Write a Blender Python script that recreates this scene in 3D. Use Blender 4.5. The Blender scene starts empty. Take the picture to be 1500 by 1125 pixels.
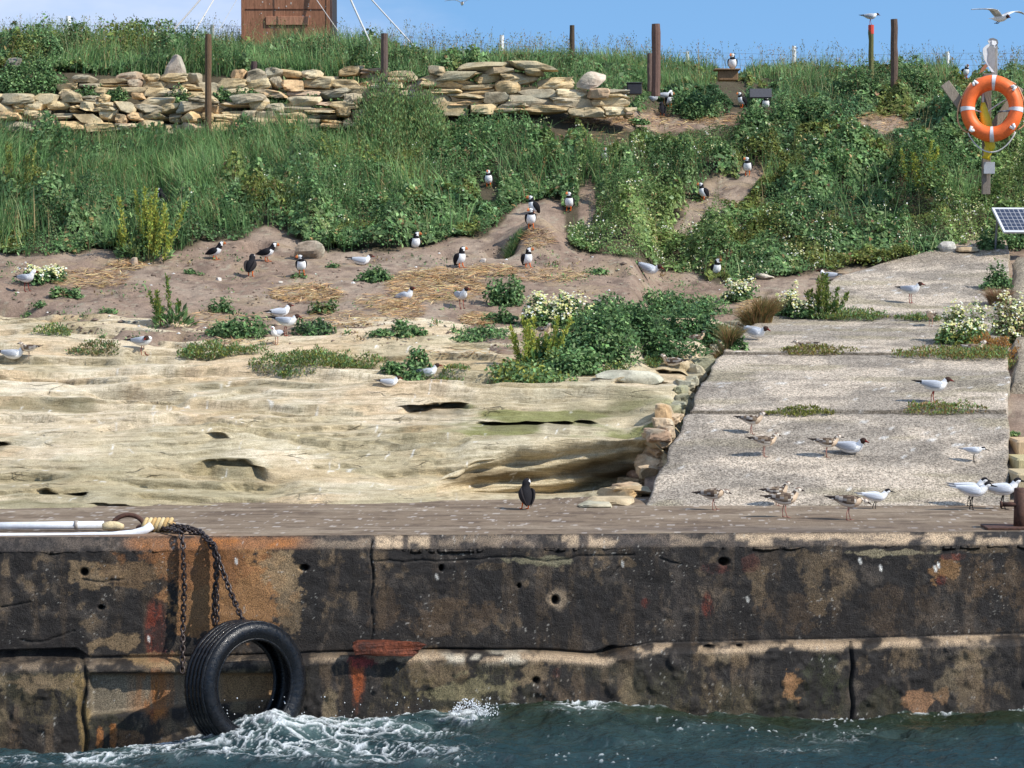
import bpy, math, random
import numpy as np
from mathutils import Vector, Matrix
from mathutils.bvhtree import BVHTree
random.seed(7)
RNG = np.random.default_rng(11)
SC = bpy.context.scene
COL = SC.collection
R = math.radians

# ------------------------------------------------------------------ camera
F = 3740.0
CAM = np.array([0.0, 0.0, 4.0])
PITCH = math.atan((562.5 - 377.0) / F)
CP_, SP_ = math.cos(PITCH), math.sin(PITCH)
cd = bpy.data.cameras.new("Camera")
cam = bpy.data.objects.new("Camera", cd)
COL.objects.link(cam)
cam.location = CAM
cam.rotation_euler = (math.pi / 2 - PITCH, 0, 0)
cd.sensor_width = 36.0
cd.lens = 36.0 * F / 1500.0
cd.clip_end = 4000
SC.camera = cam


def ray(px, py):
    dx = (px - 750.0) / F
    dz = -(py - 562.5) / F
    return np.array([dx, CP_ + SP_ * dz, -SP_ + CP_ * dz])


def at(px, py, Y):
    d = ray(px, py)
    return CAM + d * (Y / d[1])


def proj(x, y, z):
    dz = z - 4.0
    dep = y * CP_ - dz * SP_
    return 750.0 + F * x / dep, 562.5 - F * (y * SP_ + dz * CP_) / dep


# ------------------------------------------------------------------ noise
def _h(ix, iy, s):
    n = (ix * 374761393 + iy * 668265263 + s * 974711) & 0xffffffff
    n = ((n ^ (n >> 13)) * 1274126177) & 0xffffffff
    return ((n ^ (n >> 16)) & 0xffff) / 65535.0


def vn(x, y, s=0):
    x = np.asarray(x, float); y = np.asarray(y, float)
    fx = np.floor(x); fy = np.floor(y)
    ix = fx.astype(np.int64); iy = fy.astype(np.int64)
    tx = x - fx; ty = y - fy
    tx = tx * tx * tx * (tx * (tx * 6 - 15) + 10)
    ty = ty * ty * ty * (ty * (ty * 6 - 15) + 10)
    a = _h(ix, iy, s); b = _h(ix + 1, iy, s); c = _h(ix, iy + 1, s); d = _h(ix + 1, iy + 1, s)
    return a + (b - a) * tx + (c - a) * ty + (a - b - c + d) * tx * ty


def fbm(x, y, s=0, o=4, g=0.5):
    t = 0; a = 1; n = 0
    for k in range(o):
        t = t + a * vn(x * 2 ** k * 1.01 + 13.7 * k, y * 2 ** k * 0.99 + 7.1 * k, s + k * 17)
        n += a; a *= g
    return t / n


def ss(a, b, x):
    t = np.clip((x - a) / (b - a), 0, 1)
    return t * t * (3 - 2 * t)


def worley(x, y, s=0):
    fx = np.floor(x).astype(np.int64); fy = np.floor(y).astype(np.int64)
    f1 = np.full(x.shape, 9.0); f2 = np.full(x.shape, 9.0)
    for i in (-1, 0, 1):
        for j in (-1, 0, 1):
            cx = fx + i; cy = fy + j
            d = np.hypot(cx + _h(cx, cy, s) - x, cy + _h(cx, cy, s + 5) - y)
            f2 = np.minimum(f2, np.maximum(f1, d)); f1 = np.minimum(f1, d)
    return f1, f2


def lerp(a, b, t):
    return a + (b - a) * t


def mixc(c, col, f):
    return c + (np.array(col) - c) * np.asarray(f)[..., None]


# ------------------------------------------------------------------ mesh helpers
def make_mesh(name, V, Fq, mats, col=None, parent=None, smooth=True, midx=None, fattr=None, tri=None):
    V = np.asarray(V, np.float32).reshape(-1, 3)
    Fq = np.asarray(Fq, np.int32).reshape(-1, 4) if Fq is not None and len(Fq) else np.zeros((0, 4), np.int32)
    T = np.asarray(tri, np.int32).reshape(-1, 3) if tri is not None and len(tri) else np.zeros((0, 3), np.int32)
    me = bpy.data.meshes.new(name)
    me.vertices.add(len(V)); me.vertices.foreach_set("co", V.ravel())
    nl = Fq.size + T.size
    me.loops.add(nl)
    me.loops.foreach_set("vertex_index", np.concatenate([Fq.ravel(), T.ravel()]))
    nf = len(Fq) + len(T)
    me.polygons.add(nf)
    ls = np.concatenate([np.arange(len(Fq)) * 4, Fq.size + np.arange(len(T)) * 3]).astype(np.int32)
    me.polygons.foreach_set("loop_start", ls)
    me.polygons.foreach_set("use_smooth", np.full(nf, bool(smooth)))
    if not isinstance(mats, (list, tuple)):
        mats = [mats]
    for m in mats:
        me.materials.append(m)
    if midx is not None:
        me.polygons.foreach_set("material_index", np.asarray(midx, np.int32))
    me.update(calc_edges=True)
    if col is not None:
        col = np.asarray(col, np.float32)
        dom = 'POINT' if len(col) == len(V) else 'CORNER'
        a = me.color_attributes.new("Col", 'FLOAT_COLOR', dom)
        c4 = np.ones((len(col), 4), np.float32); c4[:, :3] = col[:, :3]
        a.data.foreach_set("color", c4.ravel())
    if fattr is not None:
        for k, v in fattr.items():
            a = me.attributes.new(k, 'FLOAT', 'POINT')
            a.data.foreach_set("value", np.asarray(v, np.float32).ravel())
    me.validate()
    o = bpy.data.objects.new(name, me)
    COL.objects.link(o)
    if parent is not None:
        o.parent = parent
    return o


def grid_faces(nr, nc):
    r = np.arange(nr - 1)[:, None] * nc + np.arange(nc - 1)[None, :]
    return np.stack([r, r + 1, r + nc + 1, r + nc], -1).reshape(-1, 4)


def tag(o, label=None, cat=None, group=None, kind=None):
    if label: o["label"] = label
    if cat: o["category"] = cat
    if group: o["group"] = group
    if kind: o["kind"] = kind
    return o


def empty(name, loc=(0, 0, 0), rz=0.0):
    o = bpy.data.objects.new(name, None)
    o.empty_display_size = 0.1
    COL.objects.link(o)
    o.location = loc; o.rotation_euler = (0, 0, rz)
    return o


class MB:
    """collects shapes into one mesh, with a colour per face corner"""
    def __init__(s):
        s.v = []; s.f = []; s.c = []

    def add(s, V, Fs, col=(1, 1, 1)):
        b = len(s.v)
        s.v += [tuple(p) for p in V]
        for f in Fs:
            s.f.append(tuple(i + b for i in f))
            s.c.append(tuple(col) if not callable(col) else tuple(col(np.mean([V[i] for i in f], axis=0))))

    def box(s, c, size, rot=None, col=(1, 1, 1), bev=0.0):
        sx, sy, sz = [d / 2 for d in size]
        b = min(bev, sx * .9, sy * .9, sz * .9)
        pts = []
        if b <= 0:
            for z in (-sz, sz):
                pts += [(-sx, -sy, z), (sx, -sy, z), (sx, sy, z), (-sx, sy, z)]
            fs = [(3, 2, 1, 0), (4, 5, 6, 7), (0, 1, 5, 4), (1, 2, 6, 5), (2, 3, 7, 6), (3, 0, 4, 7)]
        else:
            def ringp(ix, iy, z):
                return [(-ix + b, -iy, z), (ix - b, -iy, z), (ix, -iy + b, z), (ix, iy - b, z),
                        (ix - b, iy, z), (-ix + b, iy, z), (-ix, iy - b, z), (-ix, -iy + b, z)]
            pts = ringp(sx - b, sy - b, -sz) + ringp(sx, sy, -sz + b) + ringp(sx, sy, sz - b) + ringp(sx - b, sy - b, sz)
            fs = [tuple(reversed(range(8))), tuple(range(24, 32))]
            for r in range(3):
                for k in range(8):
                    fs.append((r * 8 + k, r * 8 + (k + 1) % 8, r * 8 + 8 + (k + 1) % 8, r * 8 + 8 + k))
        M = Matrix(rot) if rot is not None else Matrix.Identity(3)
        V = [M @ Vector(p) + Vector(c) for p in pts]
        s.add(V, fs, col)

    def tube(s, pts, r, n=8, col=(1, 1, 1), cap=True, closed=False):
        pts = [Vector(p) for p in pts]
        m = len(pts)
        rr = r if isinstance(r, (list, tuple)) else [r] * m
        V = []; Fs = []
        up = None
        for i, p in enumerate(pts):
            if closed:
                t = (pts[(i + 1) % m] - pts[i - 1]).normalized()
            else:
                t = (pts[min(i + 1, m - 1)] - pts[max(i - 1, 0)]).normalized()
            if up is None:
                up = t.orthogonal().normalized()
            up = (up - t * up.dot(t))
            up = up.normalized() if up.length > 1e-6 else t.orthogonal().normalized()
            w = t.cross(up)
            for k in range(n):
                a = 2 * math.pi * k / n
                V.append(p + (up * math.cos(a) + w * math.sin(a)) * rr[i])
        for i in range(m if closed else m - 1):
            j = (i + 1) % m
            for k in range(n):
                Fs.append((i * n + k, i * n + (k + 1) % n, j * n + (k + 1) % n, j * n + k))
        if cap and not closed:
            Fs.append(tuple(reversed(range(n)))); Fs.append(tuple(range((m - 1) * n, m * n)))
        s.add(V, Fs, col)

    def build(s, name, mat, parent=None, smooth=False):
        me = bpy.data.meshes.new(name)
        me.from_pydata([tuple(p) for p in s.v], [], s.f)
        for m in (mat if isinstance(mat, (list, tuple)) else [mat]):
            me.materials.append(m)
        a = me.color_attributes.new("Col", 'FLOAT_COLOR', 'CORNER')
        cols = []
        for f, c in zip(s.f, s.c):
            cols += [c[0], c[1], c[2], 1.0] * len(f)
        a.data.foreach_set("color", cols)
        me.polygons.foreach_set("use_smooth", [smooth] * len(s.f))
        me.update()
        o = bpy.data.objects.new(name, me)
        COL.objects.link(o)
        if parent is not None: o.parent = parent
        return o


# ------------------------------------------------------------------ materials
def nodes(name):
    m = bpy.data.materials.new(name); m.use_nodes = True
    nt = m.node_tree; nt.nodes.clear()
    out = nt.nodes.new("ShaderNodeOutputMaterial")
    return m, nt, out


def vmat(name, rough=0.8, spec=0.3, scale=30.0, amt=0.3, stretch=(1, 1, 1), bump=0.0, bscale=None, bdist=0.01,
         scale2=None, amt2=0.0, base=None, transl=0.0, metal=0.0, coat=0.0, roughvar=0.0, detail=6.0):
    m, nt, out = nodes(name)
    L = nt.links.new
    p = nt.nodes.new("ShaderNodeBsdfPrincipled")
    p.inputs["Roughness"].default_value = rough
    p.inputs["Specular IOR Level"].default_value = spec
    p.inputs["Metallic"].default_value = metal
    p.inputs["Coat Weight"].default_value = coat
    tc = nt.nodes.new("ShaderNodeTexCoord")
    mp = nt.nodes.new("ShaderNodeMapping"); mp.inputs["Scale"].default_value = stretch
    L(tc.outputs["Object"], mp.inputs["Vector"])
    if base is None:
        a = nt.nodes.new("ShaderNodeAttribute"); a.attribute_name = "Col"
        src = a.outputs["Color"]
    else:
        rgb = nt.nodes.new("ShaderNodeRGB"); rgb.outputs[0].default_value = (*base, 1)
        src = rgb.outputs[0]
    for sc_, am in ((scale, amt), (scale2, amt2)):
        if not sc_ or am <= 0: continue
        n = nt.nodes.new("ShaderNodeTexNoise"); n.inputs["Scale"].default_value = sc_
        n.inputs["Detail"].default_value = detail; n.inputs["Roughness"].default_value = 0.65
        L(mp.outputs[0], n.inputs["Vector"])
        mr = nt.nodes.new("ShaderNodeMapRange")
        mr.inputs["From Min"].default_value = 0.3; mr.inputs["From Max"].default_value = 0.7
        mr.inputs["To Min"].default_value = 1 - am; mr.inputs["To Max"].default_value = 1 + am
        L(n.outputs["Fac"], mr.inputs["Value"])
        mx = nt.nodes.new("ShaderNodeVectorMath"); mx.operation = 'SCALE'
        L(src, mx.inputs[0]); L(mr.outputs[0], mx.inputs["Scale"])
        src = mx.outputs[0]
    L(src, p.inputs["Base Color"])
    if bump > 0:
        n = nt.nodes.new("ShaderNodeTexNoise"); n.inputs["Scale"].default_value = bscale or scale
        n.inputs["Detail"].default_value = 8; n.inputs["Roughness"].default_value = 0.7
        L(mp.outputs[0], n.inputs["Vector"])
        b = nt.nodes.new("ShaderNodeBump"); b.inputs["Strength"].default_value = bump
        b.inputs["Distance"].default_value = bdist
        L(n.outputs["Fac"], b.inputs["Height"]); L(b.outputs[0], p.inputs["Normal"])
        if roughvar > 0:
            mr = nt.nodes.new("ShaderNodeMapRange")
            mr.inputs["From Min"].default_value = 0.35; mr.inputs["From Max"].default_value = 0.65
            mr.inputs["To Min"].default_value = rough - roughvar; mr.inputs["To Max"].default_value = rough + roughvar
            L(n.outputs["Fac"], mr.inputs["Value"]); L(mr.outputs[0], p.inputs["Roughness"])
    if transl > 0:
        t = nt.nodes.new("ShaderNodeBsdfTranslucent"); L(src, t.inputs["Color"])
        ms = nt.nodes.new("ShaderNodeMixShader"); ms.inputs[0].default_value = transl
        L(p.outputs[0], ms.inputs[1]); L(t.outputs[0], ms.inputs[2]); L(ms.outputs[0], out.inputs[0])
    else:
        L(p.outputs[0], out.inputs[0])
    return m


M_LEAF = vmat("leaf", rough=0.6, spec=0.15, amt=0, transl=0.34)
M_GRASS = vmat("grass_blade", rough=0.6, spec=0.15, amt=0, transl=0.36)
M_STRAW = vmat("straw", rough=0.8, spec=0.1, amt=0, transl=0.1)
M_PETAL = vmat("petal", rough=0.7, spec=0.1, amt=0, transl=0.2)
M_ROCK = vmat("sandstone", rough=0.9, spec=0.15, scale=9, amt=0.14, stretch=(1, 1.5, 7), scale2=70, amt2=0.13, bump=0.6, bscale=22, bdist=0.03)
M_SOIL = vmat("soil", rough=0.95, spec=0.1, scale=14, amt=0.2, scale2=80, amt2=0.25, bump=0.8, bscale=30, bdist=0.03)
M_STONE = vmat("wall_stone", rough=0.9, spec=0.15, scale=8, amt=0.22, scale2=45, amt2=0.18, bump=0.7, bscale=25, bdist=0.02)
M_WALL = vmat("quay_concrete", rough=0.5, spec=0.4, scale=22, amt=0.4, scale2=95, amt2=0.6, bump=1.0, bscale=60, bdist=0.015, roughvar=0.28)
M_DECK = vmat("deck_concrete", rough=0.95, spec=0.08, scale=22, amt=0.25, stretch=(0.35, 1.2, 1), scale2=90, amt2=0.3, bump=0.8, bscale=60, bdist=0.015)
M_WOOD = vmat("timber", rough=0.85, spec=0.15, scale=20, amt=0.35, stretch=(5, 5, 0.6), scale2=60, amt2=0.2, bump=0.6, bscale=30, bdist=0.01)
M_BIRD = vmat("plumage", rough=0.85, spec=0.12, scale=45, amt=0.16, stretch=(.5, 1, 1.4), scale2=130, amt2=.12, bump=.5, bscale=90, bdist=.006)
M_RUST = vmat("rusted_iron", rough=0.75, spec=0.4, scale=25, amt=0.5, scale2=90, amt2=0.3, bump=0.6, bscale=60, bdist=0.005, base=(0.07, 0.03, 0.018))
M_CHAIN = vmat("chain_iron", rough=0.38, spec=0.6, scale=40, amt=0.5, base=(0.035, 0.022, 0.018), metal=0.35, bump=0.4, bscale=80, bdist=0.004)
M_RUBBER = vmat("wet_rubber", rough=0.33, spec=0.32, scale=30, amt=0.35, base=(0.006, 0.0065, 0.008), bump=0.5, bscale=28, bdist=0.012, roughvar=0.22)
M_PLAST = vmat("plastic", rough=0.5, spec=0.35, scale=7, amt=0.16, scale2=50, amt2=0.09, bump=.2, bscale=20, bdist=.01)
M_ROPE = vmat("rope_fibre", rough=0.9, spec=0.1, scale=60, amt=0.3, bump=0.6, bscale=120, bdist=0.005)
M_PAINT = vmat("painted_board", rough=0.7, spec=0.25, scale=14, amt=0.16, stretch=(6, 6, 1.0), scale2=50, amt2=0.12, bump=0.3, bscale=30, bdist=0.004)
M_HUT = vmat("hut_paint", rough=0.85, spec=0.15, scale=6, amt=0.3, stretch=(4, 4, 0.5), scale2=40, amt2=0.3, bump=0.4, bscale=20, bdist=0.006)
M_WIRE = vmat("galvanised_wire", rough=0.5, spec=0.5, base=(0.16, 0.18, 0.2), amt=0, metal=0.3)
M_GLASS = vmat("solar_cells", rough=0.15, spec=0.6, amt=0, coat=0.4)


def tex_noise(nt, vec, scale, detail=8, rough=.65):
    n = nt.nodes.new("ShaderNodeTexNoise"); n.inputs["Scale"].default_value = scale
    n.inputs["Detail"].default_value = detail; n.inputs["Roughness"].default_value = rough
    nt.links.new(vec, n.inputs["Vector"]); return n.outputs["Fac"]


def maprange(nt, src, a, b, c, d, smooth=True):
    m = nt.nodes.new("ShaderNodeMapRange")
    if smooth: m.interpolation_type = 'SMOOTHSTEP'
    for k, v in zip(("From Min", "From Max", "To Min", "To Max"), (a, b, c, d)): m.inputs[k].default_value = v
    nt.links.new(src, m.inputs["Value"]); return m.outputs[0]


def math_(nt, op, a, b):
    m = nt.nodes.new("ShaderNodeMath"); m.operation = op
    for i, v in enumerate((a, b)):
        if isinstance(v, (int, float)): m.inputs[i].default_value = v
        else: nt.links.new(v, m.inputs[i])
    return m.outputs[0]


def mixrgb(nt, fac, a, b, mode='MIX'):
    m = nt.nodes.new("ShaderNodeMix"); m.data_type = 'RGBA'; m.blend_type = mode
    if isinstance(fac, (int, float)): m.inputs[0].default_value = fac
    else: nt.links.new(fac, m.inputs[0])
    for i, v in ((6, a), (7, b)):
        if isinstance(v, tuple): m.inputs[i].default_value = (*v, 1)
        else: nt.links.new(v, m.inputs[i])
    return m.outputs[2]


def mapped(nt, scale):
    tc = nt.nodes.new("ShaderNodeTexCoord"); mp = nt.nodes.new("ShaderNodeMapping"); mp.inputs["Scale"].default_value = scale
    nt.links.new(tc.outputs["Object"], mp.inputs["Vector"]); return mp.outputs[0]


def rock_material():
    m, nt, out = nodes("sandstone"); L = nt.links.new
    p = nt.nodes.new("ShaderNodeBsdfPrincipled"); p.inputs["Roughness"].default_value = .92; p.inputs["Specular IOR Level"].default_value = .12
    a = nt.nodes.new("ShaderNodeAttribute"); a.attribute_name = "Col"; col = a.outputs["Color"]
    v1 = mapped(nt, (1, 1.3, 6)); v0 = mapped(nt, (1, 1, 1)); vs = mapped(nt, (.9, 1.4, 9.0))
    n1 = tex_noise(nt, v1, 6); n2 = tex_noise(nt, v0, 75, 5, .7); n3 = tex_noise(nt, v1, 2.2, 10, .7)
    col = mixrgb(nt, 1.0, col, mixrgb(nt, maprange(nt, n1, .3, .7, 0, 1), (.80, .78, .74), (1.12, 1.12, 1.12)), 'MULTIPLY')
    col = mixrgb(nt, 1.0, col, mixrgb(nt, maprange(nt, n2, .3, .7, 0, 1), (.70, .69, .66), (1.22, 1.22, 1.22)), 'MULTIPLY')
    vo = nt.nodes.new("ShaderNodeTexVoronoi"); vo.feature = 'DISTANCE_TO_EDGE'; vo.inputs["Scale"].default_value = 1.25
    ds = nt.nodes.new("ShaderNodeVectorMath"); ds.operation = 'ADD'
    nn = nt.nodes.new("ShaderNodeTexNoise"); nn.inputs["Scale"].default_value = 2.0; nn.inputs["Detail"].default_value = 5; L(v0, nn.inputs["Vector"])
    sc = nt.nodes.new("ShaderNodeVectorMath"); sc.operation = 'SCALE'; sc.inputs["Scale"].default_value = .9; L(nn.outputs["Color"], sc.inputs[0])
    L(vs, ds.inputs[0]); L(sc.outputs[0], ds.inputs[1]); L(ds.outputs[0], vo.inputs["Vector"])
    crack = maprange(nt, vo.outputs["Distance"], .0, .035, 1, 0)
    gate = maprange(nt, tex_noise(nt, v0, 1.2, 4), .54, .66, 0, 1)
    ck = math_(nt, 'MULTIPLY', crack, gate)
    streak = math_(nt, 'MULTIPLY', maprange(nt, n3, .57, .66, 0, 1), .26)
    col = mixrgb(nt, streak, col, (.23, .19, .115))
    col = mixrgb(nt, math_(nt, 'MULTIPLY', ck, .5), col, (.15, .115, .07))
    L(col, p.inputs["Base Color"])
    h = math_(nt, 'SUBTRACT', math_(nt, 'ADD', math_(nt, 'MULTIPLY', n1, .8), math_(nt, 'MULTIPLY', n2, .25)), math_(nt, 'MULTIPLY', ck, .8))
    b = nt.nodes.new("ShaderNodeBump"); b.inputs["Strength"].default_value = .9; b.inputs["Distance"].default_value = .035
    L(h, b.inputs["Height"]); L(b.outputs[0], p.inputs["Normal"]); L(p.outputs[0], out.inputs[0])
    return m


def wall_material():
    m, nt, out = nodes("quay_concrete"); L = nt.links.new
    p = nt.nodes.new("ShaderNodeBsdfPrincipled"); p.inputs["Specular IOR Level"].default_value = .28
    a = nt.nodes.new("ShaderNodeAttribute"); a.attribute_name = "Col"; col = a.outputs["Color"]
    v0 = mapped(nt, (1, 1, 1)); v1 = mapped(nt, (1.0, 1.0, .45))
    f = tex_noise(nt, v0, 110, 4, .7); g = tex_noise(nt, v0, 9, 12, .78); k = tex_noise(nt, v1, 4.5, 13, .8); w = tex_noise(nt, v0, 2.0, 3, .5)
    col = mixrgb(nt, 1.0, col, mixrgb(nt, maprange(nt, f, .28, .72, 0, 1), (.25, .25, .25), (2.0, 1.95, 1.85)), 'MULTIPLY')
    tanm = math_(nt, 'MULTIPLY', maprange(nt, g, .60, .64, 0, .75), maprange(nt, w, .42, .62, .1, 1))
    col = mixrgb(nt, tanm, col, mixrgb(nt, 1.0, (.20, .15, .10), mixrgb(nt, f, (.5, .5, .5), (1.5, 1.5, 1.5)), 'MULTIPLY'))
    lum = nt.nodes.new("ShaderNodeRGBToBW"); L(a.outputs["Color"], lum.inputs[0])
    blk = math_(nt, 'MULTIPLY', maprange(nt, k, .485, .55, 0, .9), maprange(nt, lum.outputs[0], .05, .12, 1, .2))
    col = mixrgb(nt, blk, col, (.019, .0155, .013))
    L(col, p.inputs["Base Color"])
    L(maprange(nt, g, .35, .65, .28, .75), p.inputs["Roughness"])
    h = math_(nt, 'ADD', math_(nt, 'MULTIPLY', f, .35), math_(nt, 'MULTIPLY', g, .9))
    b = nt.nodes.new("ShaderNodeBump"); b.inputs["Strength"].default_value = 1.0; b.inputs["Distance"].default_value = .022
    L(h, b.inputs["Height"]); L(b.outputs[0], p.inputs["Normal"]); L(p.outputs[0], out.inputs[0])
    return m


def ramp_material():
    m, nt, out = nodes("aggregate_concrete")
    L = nt.links.new
    p = nt.nodes.new("ShaderNodeBsdfPrincipled"); p.inputs["Roughness"].default_value = 0.9
    p.inputs["Specular IOR Level"].default_value = 0.2
    tc = nt.nodes.new("ShaderNodeTexCoord")
    a = nt.nodes.new("ShaderNodeAttribute"); a.attribute_name = "Col"
    mp = nt.nodes.new("ShaderNodeMapping"); mp.inputs["Scale"].default_value = (1.0, 0.8, 1.0)
    L(tc.outputs["Object"], mp.inputs["Vector"])
    v = nt.nodes.new("ShaderNodeTexVoronoi"); v.inputs["Scale"].default_value = 44
    L(mp.outputs[0], v.inputs["Vector"])
    n = nt.nodes.new("ShaderNodeTexNoise"); n.inputs["Scale"].default_value = 52; n.inputs["Detail"].default_value = 5
    n.inputs["Roughness"].default_value = 0.75
    L(mp.outputs[0], n.inputs["Vector"])
    cr = nt.nodes.new("ShaderNodeValToRGB")
    e = cr.color_ramp.elements
    e[0].position = 0.38; e[0].color = (0.30, 0.28, 0.26, 1)
    e[1].position = 0.53; e[1].color = (1.08, 1.08, 1.08, 1)
    L(n.outputs["Fac"], cr.inputs[0])
    hsv = nt.nodes.new("ShaderNodeMapRange"); hsv.inputs["To Min"].default_value = 0.7; hsv.inputs["To Max"].default_value = 1.35
    sep = nt.nodes.new("ShaderNodeSeparateColor"); L(v.outputs["Color"], sep.inputs[0])
    L(sep.outputs[0], hsv.inputs["Value"])
    mx = nt.nodes.new("ShaderNodeMix"); mx.data_type = 'RGBA'; mx.blend_type = 'MULTIPLY'; mx.inputs[0].default_value = 1
    L(a.outputs["Color"], mx.inputs[6]); L(cr.outputs[0], mx.inputs[7])
    sc = nt.nodes.new("ShaderNodeVectorMath"); sc.operation = 'SCALE'
    L(mx.outputs[2], sc.inputs[0]); L(hsv.outputs[0], sc.inputs["Scale"])
    L(sc.outputs[0], p.inputs["Base Color"])
    b = nt.nodes.new("ShaderNodeBump"); b.inputs["Strength"].default_value = 1.0; b.inputs["Distance"].default_value = 0.03
    L(n.outputs["Fac"], b.inputs["Height"]); L(b.outputs[0], p.inputs["Normal"])
    L(p.outputs[0], out.inputs[0])
    return m


M_RAMP = ramp_material(); M_ROCK = rock_material(); M_WALL = wall_material()


def water_material():
    m, nt, out = nodes("sea_water")
    L = nt.links.new
    p = nt.nodes.new("ShaderNodeBsdfPrincipled")
    p.inputs["Roughness"].default_value = 0.06; p.inputs["IOR"].default_value = 1.33
    a = nt.nodes.new("ShaderNodeAttribute"); a.attribute_name = "Col"
    L(a.outputs["Color"], p.inputs["Base Color"])
    tc = nt.nodes.new("ShaderNodeTexCoord")
    mp = nt.nodes.new("ShaderNodeMapping"); mp.inputs["Scale"].default_value = (1.0, 1.6, 1.0)
    L(tc.outputs["Object"], mp.inputs["Vector"])
    n = nt.nodes.new("ShaderNodeTexNoise"); n.inputs["Scale"].default_value = 14; n.inputs["Detail"].default_value = 4
    L(mp.outputs[0], n.inputs["Vector"])
    b = nt.nodes.new("ShaderNodeBump"); b.inputs["Strength"].default_value = 0.9; b.inputs["Distance"].default_value = 0.04
    L(n.outputs["Fac"], b.inputs["Height"]); L(b.outputs[0], p.inputs["Normal"])
    fo = nt.nodes.new("ShaderNodeBsdfPrincipled"); fo.inputs["Base Color"].default_value = (0.66, 0.69, 0.69, 1)
    fo.inputs["Roughness"].default_value = 0.7
    n2 = nt.nodes.new("ShaderNodeTexNoise"); n2.inputs["Scale"].default_value = 60; n2.inputs["Detail"].default_value = 6
    L(tc.outputs["Object"], n2.inputs["Vector"])
    b2 = nt.nodes.new("ShaderNodeBump"); b2.inputs["Strength"].default_value = 0.9; b2.inputs["Distance"].default_value = 0.03
    L(n2.outputs["Fac"], b2.inputs["Height"]); L(b2.outputs[0], fo.inputs["Normal"])
    f = nt.nodes.new("ShaderNodeAttribute"); f.attribute_name = "foam"
    mr = nt.nodes.new("ShaderNodeMapRange"); mr.inputs["To Min"].default_value = 0.75; mr.inputs["To Max"].default_value = 1.25
    L(n2.outputs["Fac"], mr.inputs["Value"])
    mu = nt.nodes.new("ShaderNodeMath"); mu.operation = 'MULTIPLY'; mu.use_clamp = True
    L(f.outputs["Fac"], mu.inputs[0]); L(mr.outputs[0], mu.inputs[1])
    ms = nt.nodes.new("ShaderNodeMixShader")
    L(mu.outputs[0], ms.inputs[0]); L(p.outputs[0], ms.inputs[1]); L(fo.outputs[0], ms.inputs[2])
    L(ms.outputs[0], out.inputs[0])
    return m


M_WATER = water_material()

# ------------------------------------------------------------------ sun, sky
SUN_AZ, SUN_EL = R(26), R(43)      # from +X turned towards the viewer (-Y)
sdir = Vector((math.cos(SUN_EL) * math.cos(SUN_AZ), -math.cos(SUN_EL) * math.sin(SUN_AZ), math.sin(SUN_EL)))
sl = bpy.data.lights.new("Sun", 'SUN'); sl.energy = 4.6; sl.angle = R(0.5); sl.color = (1.0, 0.955, 0.88)
so = bpy.data.objects.new("Sun", sl); COL.objects.link(so)
so.rotation_euler = sdir.to_track_quat('Z', 'Y').to_euler()
so.location = (20, -10, 30)

W = bpy.data.worlds.new("World"); SC.world = W; W.use_nodes = True
wn = W.node_tree; wn.nodes.clear(); WL = wn.links.new
wo = wn.nodes.new("ShaderNodeOutputWorld"); bg = wn.nodes.new("ShaderNodeBackground")
sky = wn.nodes.new("ShaderNodeTexSky"); sky.sky_type = 'NISHITA'; sky.sun_disc = False
sky.sun_elevation = SUN_EL
sky.sun_rotation = math.atan2(sdir.x, sdir.y)
sky.air_density = 1.0; sky.dust_density = 0.2; sky.ozone_density = 3.0; sky.altitude = 0
tcw = wn.nodes.new("ShaderNodeTexCoord")
# low sky of a very clear day: sample the sky somewhat above the true elevation
add = wn.nodes.new("ShaderNodeVectorMath"); add.operation = 'ADD'; add.inputs[1].default_value = (0, 0, 0.30)
WL(tcw.outputs["Generated"], add.inputs[0])
nrm = wn.nodes.new("ShaderNodeVectorMath"); nrm.operation = 'NORMALIZE'; WL(add.outputs[0], nrm.inputs[0])
WL(nrm.outputs[0], sky.inputs["Vector"])
# soft cloud bank to the left
mpw = wn.nodes.new("ShaderNodeMapping"); mpw.inputs["Scale"].default_value = (17, 17, 46); mpw.inputs["Location"].default_value = (0.3, 0, 0.6)
WL(tcw.outputs["Generated"], mpw.inputs["Vector"])
cn = wn.nodes.new("ShaderNodeTexNoise"); cn.inputs["Scale"].default_value = 1.0; cn.inputs["Detail"].default_value = 5
WL(mpw.outputs[0], cn.inputs["Vector"])
sx = wn.nodes.new("ShaderNodeSeparateXYZ"); WL(tcw.outputs["Generated"], sx.inputs[0])
m1 = wn.nodes.new("ShaderNodeMapRange"); m1.inputs["From Min"].default_value = 0.03; m1.inputs["From Max"].default_value = -0.12
m1.inputs["To Min"].default_value = -0.45; m1.inputs["To Max"].default_value = 0.42
WL(sx.outputs["X"], m1.inputs["Value"])
ad2 = wn.nodes.new("ShaderNodeMath"); ad2.operation = 'ADD'; WL(cn.outputs["Fac"], ad2.inputs[0]); WL(m1.outputs[0], ad2.inputs[1])
m2 = wn.nodes.new("ShaderNodeMapRange"); m2.interpolation_type = 'SMOOTHSTEP'
m2.inputs["From Min"].default_value = 0.34; m2.inputs["From Max"].default_value = 1.12
m2.inputs["To Max"].default_value = 0.9
WL(ad2.outputs[0], m2.inputs["Value"])
mxw = wn.nodes.new("ShaderNodeMix"); mxw.data_type = 'RGBA'
mxw.inputs[7].default_value = (4.2, 4.75, 6.1, 1)
hs = wn.nodes.new("ShaderNodeHueSaturation"); hs.inputs["Saturation"].default_value = 1.08; hs.inputs["Value"].default_value = 1.27; hs.inputs["Hue"].default_value = .492
WL(sky.outputs[0], hs.inputs["Color"])
WL(m2.outputs[0], mxw.inputs[0]); WL(hs.outputs[0], mxw.inputs[6])
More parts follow.
